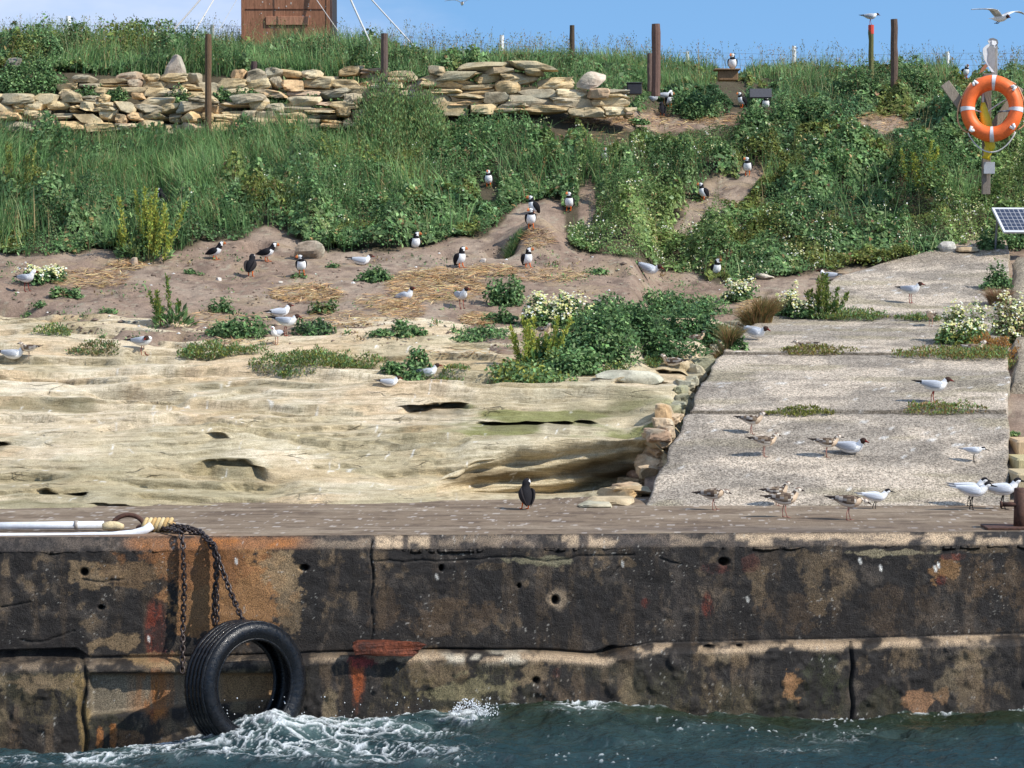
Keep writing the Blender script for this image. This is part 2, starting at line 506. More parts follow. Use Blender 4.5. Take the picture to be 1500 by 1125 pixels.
WL(mxw.outputs[2], bg.inputs["Color"])
bg.inputs["Strength"].default_value = 0.14
WL(bg.outputs[0], wo.inputs[0])
SC.view_settings.view_transform = 'Standard'; SC.view_settings.look = 'None'
SC.view_settings.exposure = 0.35; SC.view_settings.gamma = 1.0
SC.render.engine = 'CYCLES'
SC.cycles.max_bounces = 6; SC.cycles.transparent_max_bounces = 6
SC.cycles.sample_clamp_indirect = 4.0
SC.cycles.use_denoising = True

# ------------------------------------------------------------------ terrain profile
YN = np.array([22.5, 23.4, 24.4, 25.5, 27, 28.5, 30, 31.5, 33, 34.5, 36.5, 38.5, 40.0, 40.4, 40.9, 41.5, 43.5, 46.0])
TAB = {
    -600: [840, 790, 752, 702, 630, 566, 512, 470, 432, 392, 330, 255, 205, 152, 132, 106, 88, 92],
    0:    [835, 785, 750, 702, 630, 566, 512, 470, 432, 392, 330, 255, 205, 152, 132, 106, 88, 92],
    300:  [840, 790, 752, 704, 632, 568, 512, 470, 430, 390, 330, 255, 205, 152, 134, 110, 92, 95],
    600:  [850, 800, 754, 705, 630, 566, 508, 465, 428, 392, 335, 262, 212, 180, 160, 128, 98, 98],
    760:  [850, 800, 756, 712, 632, 562, 510, 468, 430, 388, 335, 262, 208, 172, 152, 125, 98, 98],
    915:  [850, 800, 758, 716, 634, 556, 500, 472, 434, 394, 337, 265, 212, 195, 178, 158, 115, 98],
    970:  [850, 800, 757, 690, 614, 562, 522, 494, 469, 436, 392, 325, 266, 250, 232, 205, 140, 106],
    1250: [850, 800, 757, 690, 614, 562, 522, 494, 469, 436, 392, 325, 266, 250, 232, 205, 145, 108],
    1490: [850, 800, 757, 690, 614, 562, 522, 494, 469, 436, 386, 325, 266, 250, 232, 210, 150, 112],
    2100: [850, 800, 757, 690, 614, 562, 522, 494, 469, 436, 386, 325, 266, 250, 232, 210, 150, 112],
}
TPX = np.array(sorted(TAB))
YF = np.arange(22.0, 60.01, 0.1)
ZT = []
for c in TPX:
    z = np.array([at(750, p, y)[2] for p, y in zip(TAB[int(c)], YN)])
    zf = np.interp(YF, YN, z)
    k = np.exp(-0.5 * (np.arange(-6, 7) / 2.2) ** 2); k /= k.sum()
    ZT.append(np.convolve(np.pad(zf, 6, mode='edge'), k, mode='valid'))
ZT = np.array(ZT)


def base_z(x, Y):
    x = np.asarray(x, float); Y = np.asarray(Y, float)
    px = 750 + F * x / Y
    fy = np.clip((Y - 22.0) / 0.1, 0, len(YF) - 1.001); iy = fy.astype(int); ty = fy - iy
    ic = np.clip(np.searchsorted(TPX, px) - 1, 0, len(TPX) - 2)
    tx = np.clip((px - TPX[ic]) / (TPX[ic + 1] - TPX[ic]), 0, 1); tx = tx * tx * (3 - 2 * tx)
    z0 = ZT[ic, iy] * (1 - ty) + ZT[ic, iy + 1] * ty
    z1 = ZT[ic + 1, iy] * (1 - ty) + ZT[ic + 1, iy + 1] * ty
    return z0 * (1 - tx) + z1 * tx


ROCKTOP = [(-600, 440), (0, 445), (60, 450), (140, 490), (230, 500), (300, 505), (420, 498), (520, 492), (640, 506), (715, 512),
           (740, 540), (850, 525), (900, 500), (1010, 492), (1060, 500)]


def rock_top(px):
    a = np.array(ROCKTOP)
    return np.interp(px, a[:, 0], a[:, 1])


# ---- soil sheet
VEGB = np.array([(-900, 378), (0, 372), (60, 380), (150, 372), (200, 392), (255, 377), (300, 354), (345, 356), (372, 352), (420, 345), (470, 372), (560, 374),
                 (640, 360), (715, 354), (735, 332), (760, 300), (800, 296), (822, 300), (835, 372), (930, 385), (1015, 392), (1050, 408),
                 (1100, 404), (1140, 400), (1240, 390), (1300, 390), (1390, 366), (1440, 358), (1500, 350), (1900, 345)], float)
CLEAR = [(1062, 285, 42, 30), (1100, 258, 22, 14), (1020, 312, 20, 22), (395, 345, 34, 13), (1000, 176, 125, 17), (1290, 185, 45, 18),
         (905, 172, 40, 12), (1005, 335, 20, 14), (860, 300, 15, 40)]


def clear_mask(px, py):
    m = np.zeros_like(px)
    for cx, cy, rx, ry in CLEAR:
        m = np.maximum(m, 1 - ss(0.7, 1.15, np.sqrt(((px - cx) / rx) ** 2 + ((py - cy) / ry) ** 2)))
    return m


def veg_amount(px, py):
    yb = np.interp(px, VEGB[:, 0], VEGB[:, 1])
    return ss(0, 8, yb - py) * (1 - clear_mask(px, py))


MND = at(785, 338, 35.6)


def soil_z(x, Y):
    z = base_z(x, Y)
    px, py = proj(x, Y, z)
    n = fbm(x * 1.1, Y * 1.1, 5, 5)
    edge = rock_top(px) + 26 * (fbm(x * 1.7, Y * 2.5, 9, 4) - 0.5)
    cover = ss(-4, 14, edge - py)
    cover = np.where(px > 1075, 1.0, cover)
    z = z + 0.12 * (n - 0.5) * ss(31, 33, Y)
    z = z + 0.09 * (fbm(x * 4, Y * 4, 6, 5) - 0.5) * ss(30, 32, Y)
    z = z + 0.34 * np.exp(-((x - MND[0]) / 0.36) ** 2 - ((Y - MND[1]) / 0.55) ** 2)
    # burrow hollows
    for bx, by, r, d in BUR:
        z = z - d * np.exp(-(((x - bx) / r) ** 2 + ((Y - by) / (r * 1.2)) ** 2) ** 2)
    onramp = ss(925, 960, px) * (1 - ss(37.5, 38.5, Y))
    z = z - (1 - cover) * (0.22 + 1.2 * ss(515, 590, py) * (px < 940)) - 0.10 * onramp
    return z, px, py, cover


BUR = []
for (bpx, bpy_, bY, r, d) in [(735, 345, 35.2, .2, .35), (375, 360, 35.4, .22, .3), (655, 366, 35.0, .16, .2), (830, 318, 36.6, .18, .25), (905, 388, 34.4, .18, .15)]:
    q = at(bpx, bpy_, bY); BUR.append((q[0], q[1], r, d))

pxs = np.concatenate([np.arange(-9000, -700, 400), np.arange(-700, -60, 16), np.arange(-60, 1560, 5), np.arange(1560, 2200, 16), np.arange(2200, 9000, 400)])
Ys = np.concatenate([np.arange(23.6, 29, 0.15), np.arange(29, 37, 0.045), np.arange(37, 47, 0.09), np.array([48, 50, 53, 57, 60, 70, 90, 130, 200])])
PX, YY = np.meshgrid(pxs, Ys)
XX = (PX - 750) / F * YY
ZZ, QX, QY, CV = soil_z(XX, YY)
n1 = fbm(XX * 0.8, YY * 0.8, 21, 4); n2 = fbm(XX * 5, YY * 5, 22, 4)
c = np.zeros(XX.shape + (3,)) + np.array([0.28, 0.20, 0.148])
c = mixc(c, [0.34, 0.26, 0.195], ss(0.45, 0.7, n1))
c = mixc(c, [0.155, 0.11, 0.085], ss(0.52, 0.72, n2) * 0.7)
c = mixc(c, [0.36, 0.27, 0.17], ss(0.58, 0.7, fbm(XX * 2.2, YY * 3.5, 31, 4)) * 0.5)
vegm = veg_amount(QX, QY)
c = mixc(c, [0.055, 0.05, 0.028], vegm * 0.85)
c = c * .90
c = mixc(c, [0.33, 0.30, 0.22], ss(0.75, 0.8, fbm(XX * 20, YY * 20, 44, 2)) * 0.6 * (1 - vegm))
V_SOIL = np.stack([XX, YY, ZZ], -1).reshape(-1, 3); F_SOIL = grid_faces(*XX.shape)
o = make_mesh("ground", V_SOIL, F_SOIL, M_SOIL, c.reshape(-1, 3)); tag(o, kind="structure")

# ---- sandstone shore
LEDGES = [  # px points, py points, height px, push m, lip bulge m
    ([578, 592, 640, 680, 695], [588, 588, 589, 588, 586], 15, .42, .02),
    ([695, 712, 750, 790, 810], [615, 618, 616, 619, 620], 13, .40, .02),
    ([795, 805, 830, 842], [614, 614, 615, 616], 12, .36, .01),
    ([842, 850, 866, 872], [613, 612, 613, 615], 7, .25, .01),
    ([560, 610, 700, 800, 900, 985], [575, 572, 577, 574, 578, 584], 10, .07, .05),
    ([800, 835, 870, 890], [727, 728, 731, 733], 9, .30, .02),
    ([280, 310, 350, 395], [690, 684, 684, 696], 8, .17, .03),
    ([250, 320, 380, 425], [688, 692, 693, 697], 5, .08, .02),
    ([-60, -20, 0, 14], [655, 654, 656, 660], 14, .36, .02),
    ([55, 66, 80], [720, 720, 722], 4, .2, .01),
    ([93, 100, 116, 124], [721, 720, 721, 722], 9, .34, .01),
    ([130, 160, 200, 235], [634, 628, 628, 634], 7, .10, .03),
    ([300, 322, 336], [660, 660, 663], 7, .15, .02),
    ([110, 180, 250, 300], [570, 568, 571, 572], 5, .12, .03),
    ([-60, 60, 160, 260], [585, 582, 588, 592], 5, .05, .03),
    ([200, 330, 430, 560], [580, 584, 592, 598], 5, .06, .03),
    ([180, 320, 460, 600], [540, 541, 549, 562], 5, .07, .04),
    ([-60, 60, 160, 300], [548, 545, 540, 546], 4, .05, .03),
    ([-60, 80, 210, 330], [518, 512, 520, 528], 4, .05, .03),
    ([60, 140, 240, 320], [478, 482, 486, 490], 5, .07, .04),
    ([-60, 40, 130, 190], [462, 460, 466, 470], 5, .07, .04),
    ([160, 240, 310, 370], [626, 622, 628, 640], 5, .05, .04),
    ([-60, 30, 100], [616, 612, 618], 5, .06, .03),
    ([300, 430, 560, 660], [646, 648, 652, 655], 4, .05, .02),
    ([120, 170, 230], [738, 742, 740], 5, .14, .02),
    ([560, 640, 700], [640, 641, 640], 8, .08, .04),
    ([860, 920, 985, 1010], [520, 515, 516, 520], 7, .10, .05),
    ([890, 930, 985], [561, 555, 558], 8, .14, .05),
    ([960, 990, 1008], [540, 541, 542], 9, .30, .03),
    ([560, 620, 700, 760], [540, 545, 552, 556], 7, .10, .06),
]
pxr = np.arange(-420, 1066, 2.0)
pyr = np.arange(432, 800, 0.8)
# rows chosen by the Y that gives each py on the mean rock profile
ytab = np.arange(22.4, 33.5, 0.02)
ztab = base_z(np.full_like(ytab, -0.3 * ytab / 22), ytab)
_, ptab = proj(0 * ytab, ytab, ztab)
Yr = np.interp(pyr, ptab[::-1], ytab[::-1])
PXr, Yr2 = np.meshgrid(pxr, Yr)
Xr = (PXr - 750) / F * Yr2
Zr = base_z(Xr, Yr2)
_, Pr = proj(Xr, Yr2, Zr)
big = fbm(Xr * 0.55, Yr2 * 0.8, 51, 3) - 0.5
mid = fbm(Xr * 1.6 + 0.8 * Yr2, Yr2 * 4.0, 52, 4) - 0.5
for (gx_, gy_, sx_, sy_, a_) in [(330, 655, 170, 26, .16), (90, 660, 130, 30, .10), (210, 612, 170, 14, .08), (750, 655, 190, 16, .13), (600, 690, 90, 26, -.06), (480, 640, 110, 40, -.07), (850, 735, 110, 14, -.12),
                             (650, 570, 190, 9, .06), (760, 603, 200, 12, -.07), (250, 560, 200, 8, .05), (930, 575, 70, 10, .06), (880, 520, 90, 10, .08)]:
    Zr = Zr + a_ * np.exp(-((PXr - gx_) / sx_) ** 2 - ((Pr - gy_) / sy_) ** 2)
Zr = Zr + 0.14 * big + 0.06 * mid + 0.03 * (fbm(Xr * 5, Yr2 * 14, 53, 4) - 0.5)
s = (Zr + 0.10 * fbm(Xr * 0.6, Yr2 * 0.6, 54, 3)) / 0.085
Zr = Zr + 0.016 * np.sin(2 * math.pi * s) * fbm(Xr * 1.2, Yr2 * 1.2, 55, 2)
s2 = (Zr + 0.05 * fbm(Xr * 1.1, Yr2 * 1.5, 57, 3))
Yr3 = Yr2 - 0.05 * np.abs(np.sin(math.pi * s2 / 0.13)) * ss(.45, .65, fbm(Xr * .8, Yr2 * 1.5, 58, 2))
# irregular strata: flat treads, short risers with a slight undercut
rl = np.random.default_rng(23)
lev = [1.2]
while lev[-1] < 3.8: lev.append(lev[-1] + rl.uniform(.045, .15))
lev = np.array(lev); kst = rl.uniform(.3, 1.0, len(lev)) ** .7
sst = Zr + .42 * (fbm(Xr * .38, Yr2 * .42, 85, 3) - .5) + .04 * (fbm(Xr * 1.8, Yr2 * 2.5, 86, 4) - .5) + .035 * Xr * (fbm(Xr * .25, Yr2 * .3, 87, 2) - .35)
il = np.clip(np.searchsorted(lev, sst) - 1, 0, len(lev) - 2)
dl = lev[il + 1] - lev[il]; uu = (sst - lev[il]) / dl
mst = ss(.40, .58, fbm(Xr * .7, Yr2 * 1.0, 88, 4)) * kst[il]
gg = (1 - mst) * uu + mst * (.18 * uu + .82 * ss(.85, .98, uu))
Zr = Zr + (gg - uu) * dl * .9
Yr3 = Yr3 + mst * dl * .7 * np.exp(-((uu - .83) / .09) ** 2)
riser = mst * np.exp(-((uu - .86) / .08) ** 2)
ledge_shade = np.zeros_like(Zr)
for lx, ly, h, push, lip in LEDGES:
    l0, l1 = lx[0], lx[-1]
    w = ss(l0, l0 + 0.22 * (l1 - l0), PXr) * (1 - ss(l1 - 0.22 * (l1 - l0), l1, PXr))
    line = np.interp(PXr, lx, ly) + 7 * (fbm(PXr / 55, PXr * 0 + lx[0], 60, 2) - 0.5)
    hh = h * (0.6 + 0.8 * vn(PXr / 60, PXr * 0 + ly[0], 61)) * np.clip(w, 0.2, 1)
    t = (Pr - line) / hh
    inside = (t >= 0) * (1 - ss(0.55, 1.0, t))
    if push > .13:
        Yr3 = Yr3 + push * w * inside
    else:
        Zr = Zr - push * 1.3 * w * np.where(t >= 0, np.exp(-np.maximum(t, 0) / 1.5) * ss(-.05, .35, t), 0)
    Zr = Zr + lip * w * np.where(t < 0, np.exp(np.minimum(t, 0) * hh / 9.0), 0)
    ledge_shade = np.maximum(ledge_shade, w * np.where(t >= 0, np.exp(-np.maximum(t, 0) / 1.6), 0) * min(1, push * 4))
# the undercut face at the lower right, hollowed back under the shelf
ptop = np.interp(PXr, [560, 600, 640, 700, 760, 830, 900, 950, 1000], [716, 708, 692, 674, 664, 657, 652, 648, 640]) + 6 * (fbm(PXr / 40, PXr * 0, 801, 3) - .5)
pbot = np.interp(PXr, [560, 600, 690, 760, 850, 900, 950, 1000], [720, 719, 722, 724, 722, 712, 700, 690]) + 4 * (fbm(PXr / 30, PXr * 0, 802, 3) - .5)
yp = lambda p_: np.interp(p_, pyr, Yr)
tf = (Pr - ptop) / (pbot - ptop)
Yt_ = yp(ptop)
bed = .05 * np.sin(tf * 15 + PXr / 45.) * ss(0, .2, tf) + .09 * (fbm(PXr / 60, tf * 5, 803, 4) - .5)
Yface = Yt_ + .06 + (.16 + .36 * ss(700, 900, PXr)) * np.clip(tf, 0, 1) ** .8 + bed
wf = ss(590, 700, PXr) * (1 - ss(955, 985, PXr))
infl = np.where(tf < 0, 0, np.where(tf <= 1, ss(0, .06, tf), np.exp(-np.maximum(Pr - pbot, 0) / 7.0)))
Ynew = lerp(Yr3, np.maximum(Yface, Yr3), np.clip(infl * wf, 0, 1))
dzp = -(Pr - 562.5) / F
Zray = 4.0 + Ynew * (-SP_ + CP_ * dzp) / (CP_ + SP_ * dzp)
inf2 = np.clip(wf * np.where(tf < 0, 0, np.where(tf <= 1, ss(0, .06, tf), np.exp(-np.maximum(Pr - pbot, 0) / 14.0))), 0, 1)
Zr = lerp(Zr, Zray - .02 * ss(1, 1.2, tf), inf2); Yr3 = Ynew
Xr = (PXr - 750) / F * np.where(inf2 > .01, Yr3, Yr2)
kb = np.exp(-.5 * (np.arange(-9, 10) / 2.0) ** 2); kb /= kb.sum()


def blurx(A_):
    P_ = np.pad(A_, ((0, 0), (9, 9)), mode='edge'); out_ = 0
    for i_, w_ in enumerate(kb): out_ = out_ + w_ * P_[:, i_:i_ + A_.shape[1]]
    return out_


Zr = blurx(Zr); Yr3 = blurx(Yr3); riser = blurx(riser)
# right edge dips under the kerb, top edge dips under the soil
Zr = Zr - 0.25 * ss(1015, 1060, PXr + (Pr - 500) * 0.45) * ss(0, 1, (Pr - 470) / 20.)
Zr = Zr - 0.3 * ss(470, 440, Pr)
c = np.zeros(Xr.shape + (3,)) + np.array([0.60, 0.50, 0.355])
a1 = fbm(Xr * 0.7, Yr2 * 1.2, 71, 4); a2 = fbm(Xr * 2.2, Yr2 * 5, 72, 4); a3 = fbm(Xr * 9, Yr2 * 22, 73, 4)
c = mixc(c, [0.64, 0.56, 0.42], ss(0.48, 0.68, a2))
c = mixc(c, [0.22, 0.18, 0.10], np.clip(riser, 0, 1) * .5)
c = mixc(c, [0.40, 0.33, 0.20], ss(0.5, 0.68, a1) * 0.55)
c = mixc(c, [0.53, 0.36, 0.20], ss(0.55, 0.7, fbm(Xr * .9, Yr2 * 2.2, 75, 4)) * 0.45)
green = ss(0.40, 0.62, fbm(Xr * 0.8, Yr2 * 1.6, 74, 5) + 0.0011 * (Pr - 620) - 0.00025 * np.abs(PXr - 250) * (PXr < 500) + 0.16 * ss(560, 760, PXr) * ss(560, 590, Pr))
c = mixc(c, [0.31, 0.275, 0.155], green * 0.36)
wv = Zr * 1.0 + 0.10 * fbm(Xr * .7, Yr2 * .9, 81, 3) + 0.03 * Xr * np.sin(Xr * .6 + 1)
for (per, lo, st, sd_) in [(.047, .90, .55, 82), (.019, .80, .35, 83), (.11, .955, .6, 84)]:
    fr = np.abs(((wv / per) % 1.0) - .5) * 2
    c = mixc(c, [0.20, 0.165, 0.095], ss(lo - .1, lo + .06, fr) * ss(.46, .62, fbm(Xr * 1.3, Yr2 * 3.5, sd_, 4)) * st)
c = mixc(c, [0.14, 0.16, 0.035], ss(0.5, 0.68, fbm(Xr * 1.5, Yr2 * 3, 76, 4)) * ss(620, 700, PXr) * ss(575, 595, Pr) * (1 - ss(640, 655, Pr)) * 0.75)
c = mixc(c, [0.10, 0.085, 0.05], ledge_shade * ss(0.35, 0.6, a2) * 0.8)  # shade under the ledge lips painted into the rock colour
c = mixc(c, [0.16, 0.14, 0.085], ss(0.56, 0.68, a3) * ss(0.45, 0.6, a1) * 0.6)
# shade on the undercut face below the right hand shelf, painted in two patches
face_shade = np.exp(-((PXr - 880) / 90) ** 2 - ((Pr - 688) / 22) ** 2 * 1.4)
c = mixc(c, [0.12, 0.085, 0.045], ss(0.35, 0.75, face_shade + 0.6 * (fbm(PXr / 50, Pr / 9, 78, 4) - 0.5)) * 0.85)
face_shade2 = np.exp(-((PXr - 720) / 95) ** 2 - ((Pr - 697) / 11) ** 2)
c = mixc(c, [0.11, 0.075, 0.035], ss(0.3, 0.8, face_shade2 + 0.6 * (fbm(PXr / 40, Pr / 6, 79, 4) - 0.5)) * 0.8)
for (cx, cy, rx, ry, f) in [(60, 588, 120, 9, .6), (40, 745, 110, 9, .75), (330, 690, 90, 10, .5), (100, 700, 120, 20, .35), (760, 735, 90, 9, .5),
                            (120, 725, 200, 25, .3), (350, 565, 150, 6, .45), (700, 650, 120, 12, .3), (880, 600, 60, 20, .4), (930, 590, 50, 25, .35)]:
    g = np.exp(-((PXr - cx) / rx) ** 2 - ((Pr - cy) / ry) ** 2)
    c = mixc(c, [0.13, 0.125, 0.065], ss(.35, .8, g + 0.7 * (fbm(PXr / 40, Pr / 8, 80, 4) - .5)) * f)
c = mixc(c, [.36, .315, .20], ss(610, 740, Pr) * ss(.38, .6, fbm(Xr * .9, Yr2 * 2.2, 89, 5)) * (PXr < 640) * .6)
# droppings: short white streaks
rs = np.random.default_rng(3)
for k in range(170):
    cx = rs.uniform(-40, 940); cy = rs.uniform(500, 742); ln = rs.uniform(1.2, 5.5) * (1.6 if k % 9 == 0 else 1); an = rs.uniform(-1.3, 0.3); wd = rs.uniform(.5, 1.15)
    if k % 5 == 0: cx, cy = rs.choice([(150, 605), (230, 600), (340, 630), (700, 655), (250, 590), (480, 690)]) + rs.normal(0, 14, 2)
    ca, sa = math.cos(an), math.sin(an)
    sel = (np.abs(PXr - cx) < 16) & (np.abs(Pr - cy) < 12)
    dx = PXr[sel] - cx; dy = Pr[sel] - cy
    u = (dx * ca + dy * sa) / ln; v = (-dx * sa + dy * ca + 0.8 * np.sin(u * 2.2 + k)) / wd
    c[sel] = mixc(c[sel], [0.80, 0.79, 0.75], np.exp(-u ** 4 - v ** 2) * rs.uniform(.4, .85))
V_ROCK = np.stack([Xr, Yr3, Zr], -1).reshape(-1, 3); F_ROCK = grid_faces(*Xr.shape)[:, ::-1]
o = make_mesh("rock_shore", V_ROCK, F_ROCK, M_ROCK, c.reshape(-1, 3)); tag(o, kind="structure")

# ---- concrete path (slabs)
def path_edges(Y):
    l = np.interp(Y, [24.0, 25, 27.2, 30, 31.5, 33, 34.6, 35.6, 36.6, 37.4], [930, 955, 1010, 1052, 1084, 1116, 1205, 1215, 1290, 1400])
    r = np.interp(Y, [24.0, 37.4], [1480, 1476])
    return l, r


V_RAMP = []; F_RAMP = []; C_RAMP = []
joints = [24.0, 27.2, 30.05, 33.0, 37.6]
nb = 0
for j in range(4):
    y0, y1 = joints[j] + 0.03, joints[j + 1] - 0.03
    ys = np.concatenate([[y0 - 0.005], np.arange(y0, y1, 0.07), [y1, y1 + 0.005]])
    us = np.concatenate([[-0.001], np.linspace(0, 1, 90), [1.001]])
    U, Y = np.meshgrid(us, ys)
    l, r = path_edges(Y)
    l = l + 16 * (fbm(Y * 2.2, Y * 0, 90, 3) - .5)
    r = r + 12 * (fbm(Y * 2.4, Y * 0 + 9, 91, 3) - .5)
    PXp = l + (r - l) * U
    X = (PXp - 750) / F * Y
    Z = base_z(X, Y) + 0.015 + 0.02 * (fbm(X * 1.1, Y * 1.1, 92, 3) - 0.5) + 0.014 * (fbm(X * 9, Y * 9, 93, 4) - 0.5)
    tt = (Y - y0) / (y1 - y0)
    Z = Z + (0.02 * (1 - tt) * (.5 + vn(X * 1.3, X * 0, j)) if j else 0)
    Z[0] -= 0.14; Z[-1] -= 0.12; Z[:, 0] -= 0.12; Z[:, -1] -= 0.12
    n = fbm(X * 1.2, Y * 2.2, 94, 5); n2 = fbm(X * 3, Y * 6, 95, 4)
    c = np.zeros(X.shape + (3,)) + np.array([0.60, 0.505, 0.395])
    c = mixc(c, [0.37, 0.32, 0.26], ss(0.42, 0.62, n) * 0.9)
    c = mixc(c, [0.12, 0.10, 0.075], (1 - ss(0.0, 0.022, tt)) * (j > 0) * .8)
    c = mixc(c, [0.20, 0.17, 0.135], ss(0.56, 0.68, n2) * 0.5)
    c = mixc(c, [0.30, 0.26, 0.15], ss(.55, .7, fbm(X * .9, Y * 3, 99, 4)) * .5)
    c = mixc(c, [0.36, 0.27, 0.19], ss(36, 37.4, Y) * 0.7)
    sp_ = ss(0.78, 0.84, fbm(X * 8, Y * 14, 96, 3))
    c = mixc(c, [0.27, 0.235, 0.19], ss(.56, .72, fbm(X * .8, Y * 1.1, 101, 4)) * .55)
    c = mixc(c, [0.72, 0.70, 0.66], sp_ * 0.8)
    V_RAMP.append(np.stack([X, Y, Z], -1).reshape(-1, 3)); F_RAMP.append(grid_faces(*X.shape) + nb); C_RAMP.append(c.reshape(-1, 3)); nb += X.size
# narrower slab along the right side
ys = np.arange(28.4, 36.8, 0.08); us = np.linspace(0, 1, 30)
U, Y = np.meshgrid(us, ys)
X = ((1479 + 3 * np.sin(Y * 3) + U * 330) - 750) / F * Y
Z = base_z(X, Y) + 0.02 + 0.02 * (fbm(X * 6, Y * 6, 97, 3) - .5)
Z[0] -= .3; Z[:, 0] -= .15
c = np.zeros(X.shape + (3,)) + np.array([0.42, 0.35, 0.26])
c = mixc(c, [0.33, 0.28, 0.21], ss(.45, .65, fbm(X * 2, Y * 2, 98, 4)))
V_RAMP.append(np.stack([X, Y, Z], -1).reshape(-1, 3)); F_RAMP.append(grid_faces(*X.shape) + nb); C_RAMP.append(c.reshape(-1, 3)); nb += X.size
V_RAMP = np.concatenate(V_RAMP); F_RAMP = np.concatenate(F_RAMP); C_RAMP = np.concatenate(C_RAMP)
o = make_mesh("path", V_RAMP, F_RAMP, M_RAMP, C_RAMP); tag(o, kind="structure")

# ------------------------------------------------------------------ quay
QZ = 1.6


def yfront(x):
    return 21.98 + 0.055 * x


def ledge_z(px):
    return np.interp(px, [-900, 0, 120, 330, 480, 640, 800, 885, 900, 960, 1240, 1500, 2400], [.53, .54, .555, .56, .585, .60, .585, .545, .585, .645, .665, .70, .76])


pxw = np.concatenate([np.arange(-5200, -300, 140), np.arange(-300, 1800, 2.0), np.arange(1800, 6800, 140)])
xw = (pxw - 750) / F * 22.0
rows = []
kinds = []
for i in range(7): rows.append(('ch', i / 6.0))
for i in range(1, 96): rows.append(('up', i / 95.0))
for i in range(1, 9): rows.append(('ld', i / 8.0))
for i in range(1, 90): rows.append(('lo', i / 89.0))
lz = ledge_z(pxw)
gap = 0.012 + 0.10 * (1 - ss(110, 135, pxw)) + 0.07 * np.exp(-((pxw - 890) / 16) ** 2) + 0.03 * ss(620, 640, pxw) * (1 - ss(860, 880, pxw))
gap = gap * (1 - ss(930, 960, pxw)) + 0.004
gaph = 0.012 + 0.07 * (1 - ss(110, 135, pxw)) + 0.04 * np.exp(-((pxw - 890) / 14) ** 2)
Vw = np.zeros((len(rows), len(pxw), 3))
yf = yfront(xw)
zs_list = []
for i, (k, t) in enumerate(rows):
    if k == 'ch':
        z = QZ - 0.105 * t; y = yf + 0.085 * (1 - t)
        z = z + 0 * xw
    elif k == 'up':
        zt = QZ - 0.105; z = zt + (lz + gaph - zt) * t; y = yf + 0.015 * t
        y = y + gap * ss(0.985, 1.0, t + 0 * xw)
    elif k == 'ld':
        z = lz + gaph * (1 - ss(0, .3, t)) - 0.075 * ss(.3, 1, t + 0 * xw) ** 1.5; y = yf + 0.015 + gap * (1 - ss(.1, .3, t)) - 0.15 * ss(.15, .9, t)
    else:
        z = (lz - 0.075) + (-0.9 - (lz - 0.075)) * t; y = yf - 0.135 - 0.03 * t
    Vw[i, :, 0] = xw; Vw[i, :, 1] = y; Vw[i, :, 2] = z
Xw = Vw[..., 0]; Zw = Vw[..., 2]
# relief
isl = np.array([k in ('lo', 'ld') for k, t in rows])[:, None]
rel = 0.015 * (fbm(Xw * 3, Zw * 3, 101, 5) - .5) + 0.013 * (fbm(Xw * 12, Zw * 12, 102, 4) - .5)
rel = rel * np.where(isl, 1.2, 1.0)
lump = fbm(Xw * 7, Zw * 7, 103, 4)
Vw[..., 1] -= rel + 0.018 * ss(.5, .8, lump) * isl
ischm = np.array([k == 'ch' for k, t in rows])[:, None]
Vw[..., 2] -= 0.05 * ss(.45, .75, fbm(Xw * 2.6, Zw * 0.1, 104, 4)) * ischm * np.array([t for k, t in rows])[:, None]
Vw[..., 2] += 0.03 * (fbm(Xw * 1.4, 0 * Zw, 106, 5) - .5) * np.array([k == 'ld' for k, t in rows])[:, None]
PXw, PYw = proj(Vw[..., 0], Vw[..., 1], Vw[..., 2])
HOLES = [(123, 838, 5, 5), (445, 832, 6, 4), (148, 890, 4, 3), (646, 832, 3, 4), (813, 879, 5, 6), (1060, 823, 7, 5), (1038, 949, 9, 4), (760, 858, 2, 3),
         (1083, 946, 5, 2), (785, 997, 5, 4)]
pit = np.zeros_like(Xw)
for hx, hy, rx, ry in HOLES:
    pit = np.maximum(pit, np.exp(-(((PXw - hx) / rx) ** 2 + ((PYw - hy) / ry) ** 2) ** 2))
groove = np.exp(-((PXw - 545 - 2 * np.sin(PYw / 11)) / 1.1) ** 2) * (PYw < 952) * (PYw > 792) * (.35 + .65 * (PYw < 850)) + \
    np.exp(-((PXw - 1247 - 1.5 * np.sin(PYw / 9)) / 2.0) ** 2) * (PYw > 940) + np.exp(-((PXw - 123 - 3 * np.sin(PYw / 13)) / 3.0) ** 2) * (PYw > 965)
crk = np.zeros_like(Xw)
for pts in ([(545, 822), (600, 822), (690, 820), (760, 815), (800, 823), (850, 815), (930, 812)], [(890, 848), (905, 832), (918, 818)], [(965, 818), (1000, 828)],
            [(120, 848), (150, 852), (180, 850)], [(0, 890), (30, 886), (45, 880)], [(30, 938), (60, 940), (110, 925)]):
    a = np.array(pts, float)
    ln = np.interp(PXw, a[:, 0], a[:, 1]) + 5 * (fbm(PXw / 14, PXw * 0, 110, 3) - .5)
    crk = np.maximum(crk, np.exp(-((PYw - ln) / 1.3) ** 2) * (PXw > a[0, 0]) * (PXw < a[-1, 0]))
Vw[..., 1] += 0.12 * pit + 0.05 * np.clip(groove, 0, 1) + 0.012 * crk
# recessed flat panel at lower left, set back behind the block course
pan = ss(128, 134, PXw) * (1 - ss(440, 448, PXw)) * ss(985, 991, PYw) * (1 - ss(1047, 1051, PYw + (PXw - 130) * 0.10))
Vw[..., 1] = lerp(Vw[..., 1], yfront(Xw) - 0.05 + 0.004 * rel, pan)
